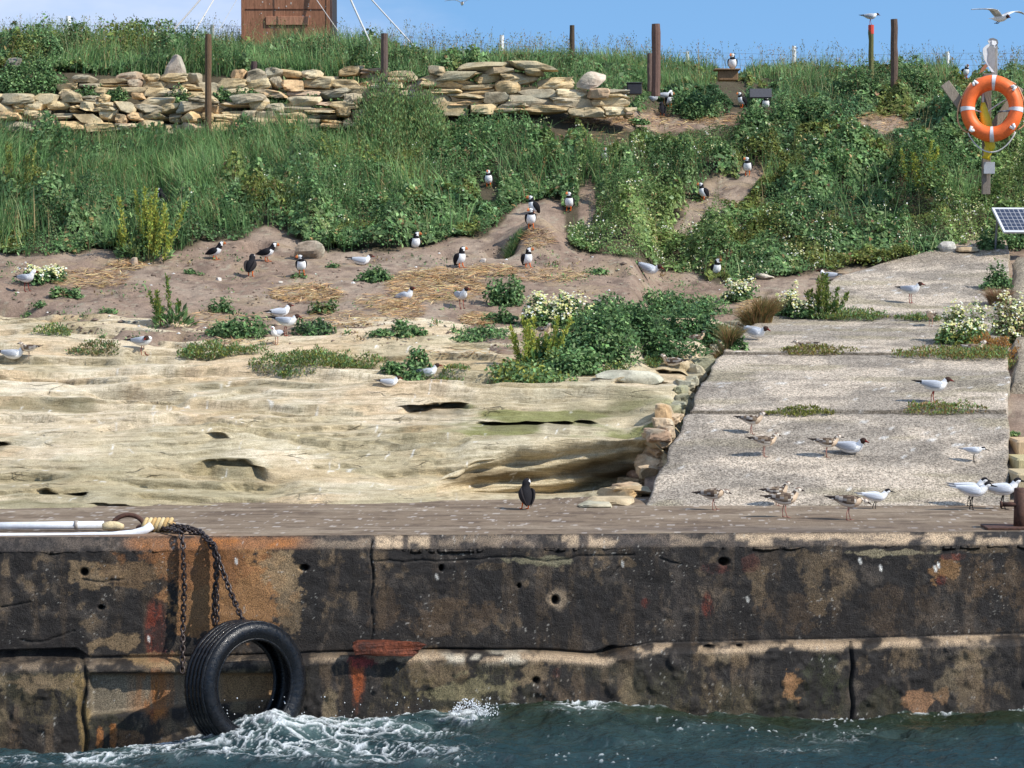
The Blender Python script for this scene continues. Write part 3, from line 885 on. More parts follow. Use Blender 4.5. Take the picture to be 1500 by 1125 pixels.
# colours
low0 = ss(0, 0.05, lz[None, :] - 0.06 - Zw)
N1 = fbm(Xw * 1.5, Zw * 1.5, 121, 5); N2 = fbm(Xw * 5, Zw * 5, 122, 5); N3 = fbm(Xw * 16, Zw * 12, 123, 4); NV = fbm(Xw * 7, Zw * 0.9, 124, 5)
c = np.zeros(Xw.shape + (3,)) + np.array([0.019, 0.0155, 0.0135])
c = mixc(c, [0.055, 0.045, 0.037], ss(.50, .64, N2) * .9)
c = mixc(c, [0.15, 0.105, 0.062], ss(.57, .66, N2 * .5 + N3 * .5) * .8 * ss(.42, .6, N1))
c = mixc(c, [0.11, 0.075, 0.045], ss(.54, .66, NV) * (.35 + .3 * low0))


def blot(cx, cy, rx, ry, col, f, amp=1.1, sd=130, fx=22., fy=18.):
    global c
    g = np.exp(-((PXw - cx) / rx) ** 2 - ((PYw - cy) / ry) ** 2)
    soft = amp <= .6
    g = ss(.30 if soft else .44, .75 if soft else .58, g + amp * 1.35 * (fbm(PXw / fx, PYw / fy, sd, 6, .62) - .5) * (g > .02))
    c = mixc(c, col, g * f * (.45 if (col[0] > col[1] * 1.2 and col[0] < col[1] * 1.75 and cx > 460) else 1))


TAN = [0.27, 0.185, 0.10]; PALE = [0.48, 0.36, 0.24]; ORG = [0.30, 0.115, 0.03]; REDR = [0.13, 0.026, 0.014]; BRN = [0.19, 0.115, 0.055]
low = ss(0, 0.05, lz[None, :] - 0.06 - Zw)           # lower course
c = mixc(c, [0.05, 0.045, 0.022], low * 0.5 * ss(.4, .6, N1))
c = mixc(c, [0.20, 0.15, 0.085], low * ss(.55, .64, N2) * .55 * ss(.42, .58, fbm(Xw * 1.8, Zw * 1.2, 126, 3)))
for a in [(345, 850, 80, 62, [.33, .165, .065], .95, .75), (330, 885, 100, 58, [.27, .14, .058], .95, .75), (290, 830, 90, 40, [.24, .105, .04], .75, .9), (410, 835, 35, 45, TAN, .8), (425, 890, 16, 60, TAN, .5), (140, 845, 40, 22, TAN, .6),
          (200, 840, 60, 25, BRN, .6), (170, 940, 35, 14, TAN, .6), (560, 880, 30, 50, BRN, .35), (660, 905, 75, 30, BRN, .55), (815, 880, 16, 16, PALE, .8, .6), (720, 830, 30, 7, TAN, .7), (800, 822, 50, 8, [.2, .18, .11], .7),
          (920, 825, 16, 10, TAN, .8), (1110, 855, 14, 30, TAN, .7), (1190, 830, 30, 32, TAN, .75), (1240, 855, 25, 25, TAN, .65), (1200, 880, 20, 25, TAN, .6),
          (1310, 810, 70, 5, [.25, .21, .13], .9), (1390, 832, 25, 22, [.25, .13, .05], .8), (1420, 850, 40, 35, BRN, .7), (1480, 860, 30, 60, BRN, .6), (1440, 805, 50, 8, TAN, .7),
          (1028, 838, 10, 8, TAN, .7), (1160, 900, 60, 30, BRN, .4), (1330, 890, 90, 40, BRN, .35), (1000, 870, 60, 40, [.07, .055, .045], .8),
          (640, 980, 55, 28, TAN, .75), (690, 1010, 60, 22, [.2, .17, .09], .7), (790, 985, 30, 22, TAN, .8), (600, 1010, 40, 40, [.11, .085, .035], .7),
          (1037, 960, 24, 20, TAN, .85, .5), (1084, 962, 16, 20, TAN, .8, .5), (1160, 1005, 18, 22, [.33, .17, .07], .8), (1110, 990, 30, 30, [.16, .13, .1], .5),
          (1265, 975, 12, 18, TAN, .7), (1320, 965, 25, 20, TAN, .7), (1345, 1030, 25, 18, [.30, .16, .08], .8), (1420, 1000, 22, 50, [.26, .18, .1], .8), (1382, 1020, 10, 18, [.3, .17, .08], .6),
          (1200, 1000, 40, 40, [.03, .032, .015], .8), (1290, 1030, 30, 30, [.03, .028, .015], .8), (1465, 1010, 14, 14, TAN, .6),
          (60, 1030, 60, 40, [.07, .055, .03], .7), (100, 1000, 30, 20, [.16, .12, .06], .7), (60, 1000, 70, 15, [.2, .14, .08], .6), (120, 1050, 12, 60, [.22, .15, .06], .7)]:
    cx, cy, rx, ry, col, f = a[:6]
    blot(cx, cy, rx, ry, col, f, a[6] if len(a) > 6 else 1.1, 130 + int(cx) % 17)
# pale ledge stones and chamfer
ldm = np.exp(-((Zw - (lz[None, :] - 0.02 - .03 * fbm(Xw * 2, 0 * Zw, 147, 3))) / (0.03 + .02 * fbm(Xw * 1.5, 0 * Zw + 4, 148, 3))) ** 2) * isl
c = mixc(c, PALE, ldm * ss(.40, .56, fbm(Xw * 6, Zw * 14, 141, 5)) * (.30 + .55 * ss(440, 600, PXw)) * .9)
c = mixc(c, [0.55, 0.5, 0.4], ldm * ss(615, 630, PXw) * (1 - ss(760, 780, PXw)) * ss(.4, .6, fbm(Xw * 6, Zw * 18, 142, 3)) * .7)
chm = np.exp(-((Zw - (QZ - 0.055)) / 0.05) ** 4) * (~isl)
c = mixc(c, [0.10, 0.078, 0.062], chm * .75)
c = mixc(c, [.035, .03, .028], chm * ss(.45, .6, fbm(Xw * 2.2, Zw * 6, 145, 4)) * .8)
pch = np.zeros_like(Xw)
for a, b, f in [(548, 592, 1), (596, 632, 1), (820, 850, .8), (860, 910, .7), (1075, 1500, .9), (1500, 2200, .7), (980, 1070, .3), (640, 820, .25), (430, 545, .25), (-900, 0, .3)]:
    pch = np.maximum(pch, ss(a, a + 5, PXw) * (1 - ss(b - 5, b, PXw)) * f)
c = mixc(c, PALE, chm * pch * ss(.38, .55, fbm(Xw * 5, Zw * 14, 143, 4)) * 0.95)
# rust
rustb = ss(170, 200, PXw) * (1 - ss(400, 480, PXw))
c = mixc(c, ORG, chm * rustb * (.55 + .45 * ss(.4, .6, fbm(Xw * 4, Zw * 8, 144, 3))))
blot(285, 812, 110, 18, [.20, .085, .03], .7, 1.0, 150)
blot(228, 925, 17, 46, [.16, .034, .018], .98, .5, 151, 15., 40.)
blot(235, 960, 22, 14, [.18, .035, .025], .8, .8, 152, 8., 8.)
blot(232, 1018, 24, 40, [.36, .13, .03], .95, .6, 153, 12., 40.); blot(235, 965, 45, 12, [.24, .16, .08], .7, .9, 168)
blot(222, 1020, 7, 40, REDR, .7, .5, 154, 9., 40.)
blot(166, 1075, 8, 26, ORG, .9, .7, 155); blot(146, 1082, 7, 25, ORG, .7, .7, 156); blot(190, 1085, 40, 16, [.25, .13, .06], .5, 1, 157)
blot(524, 995, 13, 45, [.26, .065, .02], .95, .5, 158, 14., 40.); blot(530, 970, 22, 12, [.2, .03, .03], .8, .8, 159, 8., 8.)
blot(1036, 885, 9, 22, REDR, .8, .6, 160); blot(1050, 832, 26, 12, [.09, .025, .02], .8, .8, 161); blot(1378, 850, 8, 8, REDR, .9, .4, 162); blot(815, 985, 8, 8, REDR, .8, .5, 163)
blot(945, 883, 8, 10, REDR, .6, .6, 164); blot(1100, 825, 18, 14, [.09, .03, .02], .5, .8, 165); blot(1395, 815, 20, 7, [.17, .05, .03], .8, .8, 166)
c = mixc(c, [0.20, 0.165, 0.115], pan * .9)
c = mixc(c, ORG, pan * np.exp(-((PXw - 225) / 28) ** 2) * ss(.3, .55, fbm(PXw / 7, PYw / 50, 167, 4)) * .95)
c = mixc(c, [.26, .15, .065], pan * ss(310, 330, PXw) * .8)
c = mixc(c, [.012, .011, .010], np.clip(pit + 0.8 * groove + .5 * crk, 0, 1) * .9)
halo = np.zeros_like(Xw)
# lichen / barnacle specks
sp1 = ss(.91, .94, vn(Xw * 75, Zw * 75, 171)) * ss(.5, .75, vn(Xw * 4, Zw * 4, 172))
c = mixc(c, [.42, .40, .36], sp1 * .55)
for (cx, cy, f) in [(346, 822, 1), (218, 936, .8), (1370, 833, 1), (1375, 828, 1), (1290, 832, .9), (1260, 822, .8), (1095, 878, .6), (912, 826, .7), (640, 845, .6)]:
    g = np.exp(-((PXw - cx - .2 * (PYw - cy)) / 2.5) ** 2 - ((PYw - cy) / 6) ** 2)
    c = mixc(c, [.75, .73, .68], ss(.3, .7, g) * f)
o = make_mesh("quay_wall", Vw.reshape(-1, 3), grid_faces(*Xw.shape)[:, ::-1], M_WALL, c.reshape(-1, 3))
tag(o, "blackened concrete sea wall with rust streaks, pale chipped edge and a lower ledge above the water", "sea wall")
quay_wall = o

# deck
nr = 46
T = np.linspace(0, 1, nr)[:, None]
xd = np.repeat(xw[None, :], nr, 0)
Yd = yfront(xd) + 0.085 + T * (np.interp(xd, [-8, -4.5, -1.5, .3, 1.2, 5, 9], [24.5, 24.7, 24.95, 25.2, 25.7, 25.7, 25.7]) - yfront(xd))
Zd = QZ + 0.012 * (fbm(xd * 2, Yd * 2, 181, 4) - .5) * ss(0, .05, T) + 0 * Yd
PXd, PYd = proj(xd, Yd, Zd)
c = np.zeros(xd.shape + (3,)) + np.array([0.205, 0.155, 0.11])
d1 = fbm(xd * .8, Yd * 3, 182, 5); d2 = fbm(xd * 2.5, Yd * 12, 183, 4); d3 = fbm(xd * 13, Yd * 34, 184, 3)
c = mixc(c, [.255, .20, .145], ss(.45, .65, d1)); c = mixc(c, [.11, .08, .06], ss(.52, .66, d2) * .7)
c = mixc(c, [.55, .50, .45], ss(.74, .79, d3) * .6)
c = mixc(c, [.11, .087, .075], np.exp(-((Yd - yfront(xd) - .3) / .35) ** 2) * ss(.4, .6, fbm(xd * .5, Yd, 185, 3)) * .6)
c = mixc(c, [.28, .12, .05], np.exp(-((PXd - 240) / 90) ** 2) * np.exp(-((Yd - yfront(xd)) / .35) ** 2) * .5)
V_DECK = np.stack([xd, Yd, Zd], -1).reshape(-1, 3); F_DECK = grid_faces(*xd.shape)
o = make_mesh("quay_deck", V_DECK, F_DECK, M_DECK, c.reshape(-1, 3)); tag(o, kind="structure")

# ------------------------------------------------------------------ sea
xs = np.concatenate([[-2500, -900, -300, -100, -40, -15], np.arange(-6.2, 6.2, 0.013), [15, 40, 100, 300, 900, 2500]])
ysw = np.concatenate([[-1500, -400, -100, -30, -5, 8, 14, 17], np.arange(18.6, 20, .03), np.arange(20, 22.45, 0.0125)])
Xs, Ysw = np.meshgrid(xs, ysw)
pxx = 750 + F * Xs / 21.8
wl = np.interp(pxx, [-300, 0, 60, 150, 250, 330, 450, 560, 680, 760, 830, 900, 1000, 1130, 1250, 1330, 1500, 1800],
               [-.30, -.40, -.40, -.34, -.17, -.07, .03, .03, .07, .16, .22, .19, .12, .06, -.03, .0, .09, .05])
amp = ss(5, 14, Ysw) * (np.abs(Xs) < 12)
Zs = wl * np.exp(-((Ysw - 22) / 0.9) ** 2) * amp
w1 = fbm(Xs * 1.3 + .6 * Ysw, Ysw * 2.0, 201, 3) - .5
w2 = fbm(Xs * 4 - Ysw, Ysw * 6, 202, 4) - .5
w3 = 1 - np.abs(2 * fbm(Xs * 2.4 + Ysw * 1.5, Ysw * 4.5, 203, 4) - 1)
Zs = Zs + amp * (0.16 * w1 + 0.06 * w2 + 0.07 * (w3 - .7))
Zs = Zs + amp * .15 * np.exp(-((Xs + 2.15) / .55) ** 2 - ((Ysw - 21.2) / .5) ** 2) * (.7 + .6 * fbm(Xs * 5, Ysw * 5, 230, 3))
PXs, PYs = proj(Xs, np.maximum(Ysw, 2), Zs)
dens = np.zeros_like(Xs)
for (cx, cy, rx, ry, a) in [(390, 1050, 95, 24, .92), (340, 1082, 110, 20, .85), (450, 1056, 80, 16, .92), (500, 1064, 110, 18, .9), (590, 1068, 70, 15, .85), (680, 1048, 40, 18, 1.0), (640, 1068, 60, 10, .6),
                            (130, 1112, 130, 10, .7), (230, 1095, 60, 16, .7), (420, 1095, 150, 14, .7), (560, 1098, 130, 14, .5), (850, 1035, 60, 12, .5), (1000, 1060, 250, 35, .14), (880, 1090, 200, 22, .15),
                            (560, 1110, 200, 14, .35), (1250, 1080, 150, 14, .25), (1160, 1100, 120, 8, .25), (400, 1040, 20, 14, 1.0), (700, 1035, 20, 10, .7)]:
    dens = np.maximum(dens, a * np.exp(-((PXs - cx) / rx) ** 2 - ((PYs - cy) / ry) ** 2))
wallline = np.exp(-((Ysw - (yfront(Xs) - .17)) / .045) ** 2)
dens = np.maximum(dens, wallline * (.36 + .4 * (PXs < 760)))
wx = Xs + .22 * (fbm(Xs * 2.6, Ysw * 2.6, 211, 3) - .5) * 2 + .05 * (fbm(Xs * 11, Ysw * 11, 221, 2) - .5); wy = Ysw + .22 * (fbm(Xs * 2.6, Ysw * 2.6, 212, 3) - .5) * 2
a1, b1 = worley(wx * 4.2, wy * 5.5, 213); a2, b2 = worley(wx * 11, wy * 15, 214)
lace = np.maximum(np.exp(-(b1 - a1) / (.05 + .16 * dens)), .75 * np.exp(-(b2 - a2) / (.05 + .14 * dens)))
brk = ss(.30, .62, fbm(wx * 2.1, wy * 3.2, 222, 4) + .35 * (dens - .35))
foam = ss(.35, .85, lace) * brk * ss(.10, .42, dens) * .9
foam = np.maximum(foam, ss(.84, 1.12, dens * 1.02 + 1.15 * (fbm(wx * 5, wy * 10, 215, 6, .6) - .5)) * .95)
foam = np.maximum(foam, .7 * ss(.90, .94, vn(Xs * 40, Ysw * 30, 216)) * ss(.60, .72, fbm(Xs * 2, Ysw * 2, 217, 3)))
foam = foam * (amp > .5)
Zs = Zs + 0.018 * foam * (.5 + fbm(Xs * 25, Ysw * 25, 218, 3))
splash = np.exp(-((PXs - 690) / 22) ** 2 - ((PYs - 1046) / 9) ** 2)
c = np.zeros(Xs.shape + (3,)) + np.array([0.014, 0.032, 0.035])
c = mixc(c, [0.013, 0.020, 0.009], ss(20.4, 21.8, Ysw + .8 * (fbm(Xs, Ysw, 219, 3) - .5)) * ss(600, 800, PXs))  # the wall's dark reflection put into the water colour at right
c = mixc(c, [0.10, 0.15, 0.14], np.clip(dens * .75, 0, 1) * ss(.35, .65, fbm(wx * 3, wy * 4, 223, 4)))
V_SEA = np.stack([Xs, Ysw, Zs], -1).reshape(-1, 3)
o = make_mesh("sea", V_SEA, grid_faces(*Xs.shape), M_WATER, c.reshape(-1, 3), fattr={"foam": foam.reshape(-1)}); tag(o, kind="structure")

# ------------------------------------------------------------------ ground picking
GV = np.concatenate([V_SOIL, V_ROCK, V_RAMP, V_DECK])
o1 = len(V_SOIL); o2 = o1 + len(V_ROCK); o3 = o2 + len(V_RAMP)
GF = np.concatenate([F_SOIL, F_ROCK + o1, F_RAMP + o2, F_DECK + o3])
BVH = BVHTree.FromPolygons(GV.tolist(), GF.tolist(), epsilon=0.0)
BSOIL = BVHTree.FromPolygons(V_SOIL.tolist(), F_SOIL.tolist(), epsilon=0.0)


def place(px, py):
    d = ray(px, py)
    h = BVH.ray_cast(Vector(CAM), Vector(d).normalized(), 200)
    if h[0] is None:
        q = at(px, py, 44.0); return Vector(q)
    return h[0]


def drop(x, y):
    h = BVH.ray_cast(Vector((x, y, 30)), Vector((0, 0, -1)), 60)
    return h[0].z if h[0] is not None else 0.0


# ------------------------------------------------------------------ vegetation tools
def unit(v):
    return v / np.maximum(np.linalg.norm(v, axis=-1, keepdims=True), 1e-9)


class Foliage:
    def __init__(s):
        s.V = []; s.F = []; s.C = []; s.n = 0; s.M = []

    def quads(s, V4, col, mi=0):
        """V4 (n,4,3)"""
        n = len(V4)
        if n == 0: return
        s.V.append(V4.reshape(-1, 3)); s.F.append(np.arange(n * 4).reshape(n, 4) + s.n)
        s.C.append(np.repeat(col, 4, 0)); s.n += n * 4; s.M.append(np.full(n, mi))

    def leaves(s, P, D, N, L, Wd, col, mi=0, fold=0.15, droop=0.0):
        """leaf blades: base P, direction D, normal N, length L, width Wd"""
        D = unit(D); S = unit(np.cross(D, N)); Nn = np.cross(S, D)
        L = L[:, None]; Wd = Wd[:, None]
        tip = P + D * L - Nn * L * droop
        mid = P + D * L * .5
        a = mid + S * Wd * .5 + Nn * Wd * fold
        b = mid - S * Wd * .5 + Nn * Wd * fold
        s.quads(np.stack([P, a, tip, b], 1), col, mi)

    def blades(s, P, D, H, bend, wd, col, seg=3, mi=0):
        """grass: base P, horizontal lean D, height H"""
        n = len(P)
        if n == 0: return
        D = D.copy(); D[:, 2] = 0; D = unit(D)
        S = np.stack([-D[:, 1], D[:, 0], 0 * D[:, 0]], -1)
        ang = RNG.uniform(0, math.pi, n); S = unit(S * np.cos(ang)[:, None] + D * np.sin(ang)[:, None] * .6)
        prev = None
        for k in range(seg + 1):
            t = k / seg
            p = P + D * (bend * H * t * t)[:, None] + np.array([0, 0, 1.]) * (H * (t - .35 * np.minimum(bend, 1.2) * t * t))[:, None]
            w = (wd * (1 - t) ** .8 * .5 + .0006)[:, None] * S
            cur = (p - w, p + w)
            if prev is not None:
                s.quads(np.stack([prev[0], prev[1], cur[1], cur[0]], 1), col, mi)
            prev = cur

    def build(s, name, mats, parent=None):
        if s.n == 0: return None
        return make_mesh(name, np.concatenate(s.V), np.concatenate(s.F), mats, np.concatenate(s.C), parent, smooth=False, midx=np.concatenate(s.M))


def jit(base, n, var=.25, hue=.06):
    b = np.asarray(base, float)
    k = np.exp(RNG.normal(0, var, (n, 1)))
    h = 1 + RNG.normal(0, hue, (n, 3))
    return np.clip(b * k * h, .003, .95)


def pick(cols, n, p=None, var=.2):
    i = RNG.choice(len(cols), n, p=p)
    return jit(np.array(cols)[i], n, var)


G_DARK = (.066, .124, .048); G_MID = (.115, .205, .076); G_LIT = (.215, .325, .130); G_BLUE = (.092, .180, .085); G_YEL = (.24, .25, .055)
G_GRASS = (.165, .275, .100); G_PALE = (.31, .36, .17); G_STRAW = (.36, .27, .13); G_OLIVE = (.16, .165, .06); CREAM = (.62, .60, .30); WHITE = (.72, .72, .62)


def rnd_dir(n, up=0.0):
    d = RNG.normal(0, 1, (n, 3)); d = unit(d); d[:, 2] = np.abs(d[:, 2]) + up
    return unit(d)


# ---- the big green bank: leafy cover, long grass, flowers (nobody could count it)
def scatter(n, y0, y1, x0=-9.5, x1=9.8):
    x = RNG.uniform(x0, x1, n); y = RNG.uniform(y0, y1, n)
    keep = np.abs(x) < 0.235 * y + .6
    return x[keep], y[keep]


def soil_at(x, Y):
    z, px, py, cv = soil_z(x, Y)
    return z, px, py


BIRD_CLEAR = [(716, 275, 16, 22), (1028, 296, 16, 30), (1095, 258, 16, 26), (834, 309, 16, 20), (775, 335, 22, 30), (608, 366, 14, 16), (1050, 408, 16, 20), (238, 306, 24, 34), (885, 236, 10, 12),
              (912, 162, 26, 30), (978, 166, 32, 30), (955, 154, 16, 18), (1085, 160, 18, 22), (1120, 160, 18, 20), (1072, 118, 24, 26), (1120, 124, 20, 14), (1414, 116, 12, 12),
              (945, 408, 20, 20), (452, 378, 26, 20), (928, 132, 20, 14), (822, 182, 24, 44), (1213, 412, 14, 14)]


LOWZ = [(1000, 205, 160, 42, .70), (1085, 290, 40, 60, .55), (850, 320, 60, 50, .4), (1290, 200, 60, 28, .5), (905, 185, 50, 30, .6), (640, 205, 60, 20, .5)]


def canopy(x, Y, px, py):
    """height of the green canopy over the ground"""
    n = fbm(x * 1.25, Y * 1.1, 301, 3); n2 = fbm(x * 3.6, Y * 3.2, 302, 3)
    n3 = fbm(x * 7.5, Y * 6, 303, 2)
    h = .08 + .60 * ss(.30, .72, n) * (.45 + .55 * ss(.3, .7, n2)) + .14 * n2 + .14 * (n3 - .5)
    yb = np.interp(px, VEGB[:, 0], VEGB[:, 1])
    h = h * (.45 + .55 * ss(0, 30, yb - py))
    h = h * (1 - .75 * clear_mask(px, py))
    h = h * np.where(Y > 41.8, np.interp(px, [0, 600, 660, 1250, 1330, 1500], [1, 1, .45, .45, .7, .55]), 1.0)
    for cx, cy, rx, ry, k_ in LOWZ:
        h = h * (1 - k_ * np.exp(-(((px - cx) / rx) ** 2 + ((py - cy) / ry) ** 2) ** 2))
    for cx, cy, rx, ry in BIRD_CLEAR:
        d = np.sqrt(((px - cx) / rx) ** 2 + ((py - cy - ry * .35) / ry) ** 2)
        h = h * (.12 + .88 * ss(.8, 1.25, d))
    return h


def grass_share(px, py, x, Y):
    g = np.interp(px, [-200, 380, 520, 640, 720, 1500, 1800], [.72, .68, .66, .40, .08, .08, .12])
    g = g * np.interp(py, [190, 300, 345, 380], [1.15, .8, .35, .25])
    g = np.where(py < 150, np.interp(px, [0, 900, 1050], [.42, .5, .25]), g)
    return np.clip(g + 1.3 * (fbm(x * .8, Y * .9, 311, 3) - .5), 0.02, .97)


WALLZONE = lambda px, py, Y: (Y > 39.75) & (Y < 41.5) & ((px < 632) | ((px > 612) & (px < 925)))

fl = Foliage()
x, Y = scatter(1150000, 33.4, 46.5)
z, px, py = soil_at(x, Y)
va = veg_amount(px, py)
gs = grass_share(px, py, x, Y)
rr = RNG.random(len(x))
dens = np.where(Y > 43.6, .35, 1.0)
keep = (rr < va * (1.05 - .85 * gs) * .78 * dens) & ~WALLZONE(px, py, Y) & (px > -150) & (px < 1640)
x, Y, z, px, py = x[keep], Y[keep], z[keep], px[keep], py[keep]
gs = gs[keep]
h = canopy(x, Y, px, py) * (1 - .55 * ss(.3, .9, gs))
ok = h > .03
x, Y, z, px, py, h = x[ok], Y[ok], z[ok], px[ok], py[ok], h[ok]
n = len(x)
hh = h * (0.25 + 0.75 * np.sqrt(RNG.random(n)))
e = .06
gx = (canopy(x + e, Y, px + e * 95, py) - h) / e; gy = (canopy(x, Y + e, px, py - 2.6) - h) / e
Nr = unit(np.stack([-gx * .8, -gy * .8 - .25, np.ones(n)], -1) + RNG.normal(0, .45, (n, 3)))
D = unit(np.cross(Nr, RNG.normal(0, 1, (n, 3))) + Nr * RNG.uniform(-.1, .6, (n, 1)))
lf = fbm(x * .9, Y * .9, 321, 3); sp = fbm(x * 2.3, Y * 2.3, 322, 2)
sz = RNG.uniform(.028, .064, n) * (.6 + 1.1 * ss(.3, .7, sp)) * np.where(RNG.random(n) < .03, 1.4, 1)
k1 = ss(.42, .6, lf)[:, None]; k2 = ss(.5, .66, sp)[:, None]
col = lerp(np.array(G_DARK), np.array(G_MID), k1); col = lerp(col, np.array(G_LIT), k2 * .6)
col = lerp(col, np.array(G_BLUE), (ss(.5, .7, fbm(x * .6, Y * .6, 323, 2)) * (px > 950))[:, None] * .7)
col = lerp(col, np.array(G_YEL) * .8, (ss(.60, .72, fbm(x * 1.4, Y * 1.4, 324, 3)))[:, None] * .75)
yband = np.exp(-((px - 960) / 120) ** 2 - ((py - 345) / 45) ** 2) + np.exp(-((px - 960) / 90) ** 2 - ((py - 215) / 25) ** 2) + np.exp(-((px - 1420) / 55) ** 2 - ((py - 335) / 40) ** 2) + np.exp(-((px - 1485) / 30) ** 2 - ((py - 260) / 70) ** 2)
col = lerp(col, np.array(G_LIT) * np.array([1.35, 1.1, .8]), np.clip(yband, 0, 1)[:, None] * .6)
t_ = RNG.random(n)[:, None]; col = np.where(t_ < .03, np.array((.28, .19, .09)), col); col = np.where(t_ > .95, np.array((.28, .39, .18)), col)
col = col * np.exp(RNG.normal(0, .32, (n, 1))) * (1 + RNG.normal(0, .06, (n, 3)))
fl.leaves(np.stack([x, Y, z + hh], -1) - D * sz[:, None] * .5, D, Nr, sz, sz * RNG.uniform(.45, .75, n), np.clip(col, .004, .9))
o = fl.build("leafy_ground_cover", [M_LEAF]); tag(o, kind="stuff")

# cream and white flower heads over the leafy cover
fl = Foliage()
x, Y = scatter(90000, 33.6, 44.5); z, px, py = soil_at(x, Y)
pz = np.zeros_like(px)
for cx, cy, rx, ry, a in [(950, 225, 90, 22, .55), (900, 195, 50, 16, .6), (960, 365, 85, 40, 1.3), (900, 360, 60, 30, .8), (1180, 375, 70, 28, .75), (1415, 340, 60, 30, 1.0), (1330, 370, 60, 25, .5),
                          (1490, 270, 40, 70, .55), (760, 270, 60, 22, .35), (840, 315, 30, 25, .6), (1000, 240, 120, 30, .35), (470, 330, 60, 40, .2), (1300, 300, 150, 70, .16), (330, 320, 100, 40, .1),
                          (1100, 240, 90, 40, .18), (1250, 385, 90, 12, .5), (650, 250, 200, 80, .05), (1110, 345, 30, 18, .2), (860, 290, 50, 40, .3)]:
    pz = np.maximum(pz, a * np.exp(-((px - cx) / rx) ** 2 - ((py - cy) / ry) ** 2))
keep = (RNG.random(len(x)) < pz * .22 * veg_amount(px, py) * ss(.35, .6, fbm(x * 3, Y * 3, 331, 2))) & ~WALLZONE(px, py, Y)
x, Y, z, px, py = x[keep], Y[keep], z[keep], px[keep], py[keep]
h = canopy(x, Y, px, py); n = len(x)
P0 = np.stack([x, Y, z + h * RNG.uniform(.9, 1.15, n) + .02], -1)
for k in range(4):
    P = P0 + RNG.normal(0, .018, (n, 3)); D = rnd_dir(n); N_ = unit(RNG.normal(0, .6, (n, 3)) + np.array([0.2, -.7, .8]))
    D = unit(np.cross(N_, D)); s_ = RNG.uniform(.016, .034, n)
    cc = np.where((RNG.random(n) < .7)[:, None], np.array(CREAM), np.array(WHITE)) * np.exp(RNG.normal(0, .12, (n, 1)))
    fl.leaves(P, D, N_, s_, s_ * .8, np.clip(cc, 0, .85))
o = fl.build("campion_flowers", [M_PETAL]); tag(o, kind="stuff")

# long grass
fl = Foliage()
x, Y = scatter(620000, 33.4, 46.8); z, px, py = soil_at(x, Y)
va = veg_amount(px, py); gs = grass_share(px, py, x, Y)
dens = np.where(Y > 43.6, 1.0, 1.0)
keep = (RNG.random(len(x)) < va * gs ** 1.3 * .50 * dens) & ~WALLZONE(px, py, Y) & (px > -150) & (px < 1640)
x, Y, z, px, py = x[keep], Y[keep], z[keep], px[keep], py[keep]
n = len(x)
crest = np.where(Y > 41.8, np.interp(px, [0, 600, 660, 1500], [.95, .95, .6, .6]), 1.0)
tall = crest * (.36 + .40 * ss(.3, .7, fbm(x * 1.1, Y * 1.1, 341, 3)))
for cx, cy, rx, ry, k_ in LOWZ: tall = tall * (1 - k_ * np.exp(-(((px - cx) / rx) ** 2 + ((py - cy) / ry) ** 2) ** 2))
cl = np.ones(n)
for cx, cy, rx, ry in BIRD_CLEAR:
    d = np.sqrt(((px - cx) / rx) ** 2 + ((py - cy - ry * .4) / ry) ** 2); cl = np.minimum(cl, .15 + .85 * ss(.8, 1.3, d))
H = tall * RNG.uniform(.55, 1.15, n) * cl * (1 - .6 * clear_mask(px, py))
la = fbm(x * .7, Y * .7, 342, 2) * 9; D = np.stack([np.cos(la), np.sin(la), 0 * la], -1) + RNG.normal(0, 1.3, (n, 3))
k = ss(.38, .62, fbm(x * 1.5, Y * 1.5, 343, 3))[:, None]
col = lerp(np.array(G_MID) * 1.1, np.array(G_GRASS) * 1.15, k)
t = RNG.random(n)[:, None]
col = np.where(t < .10, np.array(G_PALE), col); col = np.where(t > .955, np.array(G_STRAW), col)
col = np.clip(col * np.exp(RNG.normal(0, .25, (n, 1))), .005, .9)
fl.blades(np.stack([x, Y, z], -1), D, H, RNG.uniform(.08, .7, n), RNG.uniform(.011, .026, n), col, 3)
# seed stalks along the crest and through the grass
x, Y = scatter(16000, 34.5, 47.5); z, px, py = soil_at(x, Y)
keep = (RNG.random(len(x)) < np.where(Y > 42.0, .42, .10 + .15 * (px < 650)) * veg_amount(px, py)) & ~WALLZONE(px, py, Y)
for cx, cy, rx, ry in BIRD_CLEAR: keep &= ~((np.abs(px - cx) < rx * 1.2) & (py > cy - 5) & (py < cy + 45))
x, Y, z = x[keep], Y[keep], z[keep]; n = len(x)
H = RNG.uniform(.35, .85, n) * np.where(Y > 42, np.interp(px[keep], [0, 600, 660, 1500], [1.05, 1.0, .8, .8]), .85); D = RNG.normal(0, 1, (n, 3)); D[:, 2] = 0
col = pick([G_PALE, G_OLIVE, G_STRAW, (.16, .12, .07)], n, [.4, .3, .2, .1])
bend = RNG.uniform(.05, .35, n)
fl.blades(np.stack([x, Y, z], -1), D, H, bend, np.full(n, .007), col, 4)
Du = unit(D)
for k in range(5):
    t = 1 - .05 * k
    P = np.stack([x, Y, z], -1) + Du * (bend * H * t * t)[:, None] + np.array([0, 0, 1.]) * (H * (t - .35 * bend * t * t))[:, None] + RNG.normal(0, .014, (n, 3))
    fl.leaves(P, rnd_dir(n, .6), RNG.normal(0, 1, (n, 3)), RNG.uniform(.025, .05, n), RNG.uniform(.008, .018, n), col * np.array([.9, .75, .7]))
o = fl.build("long_grass", [M_GRASS]); tag(o, kind="stuff")

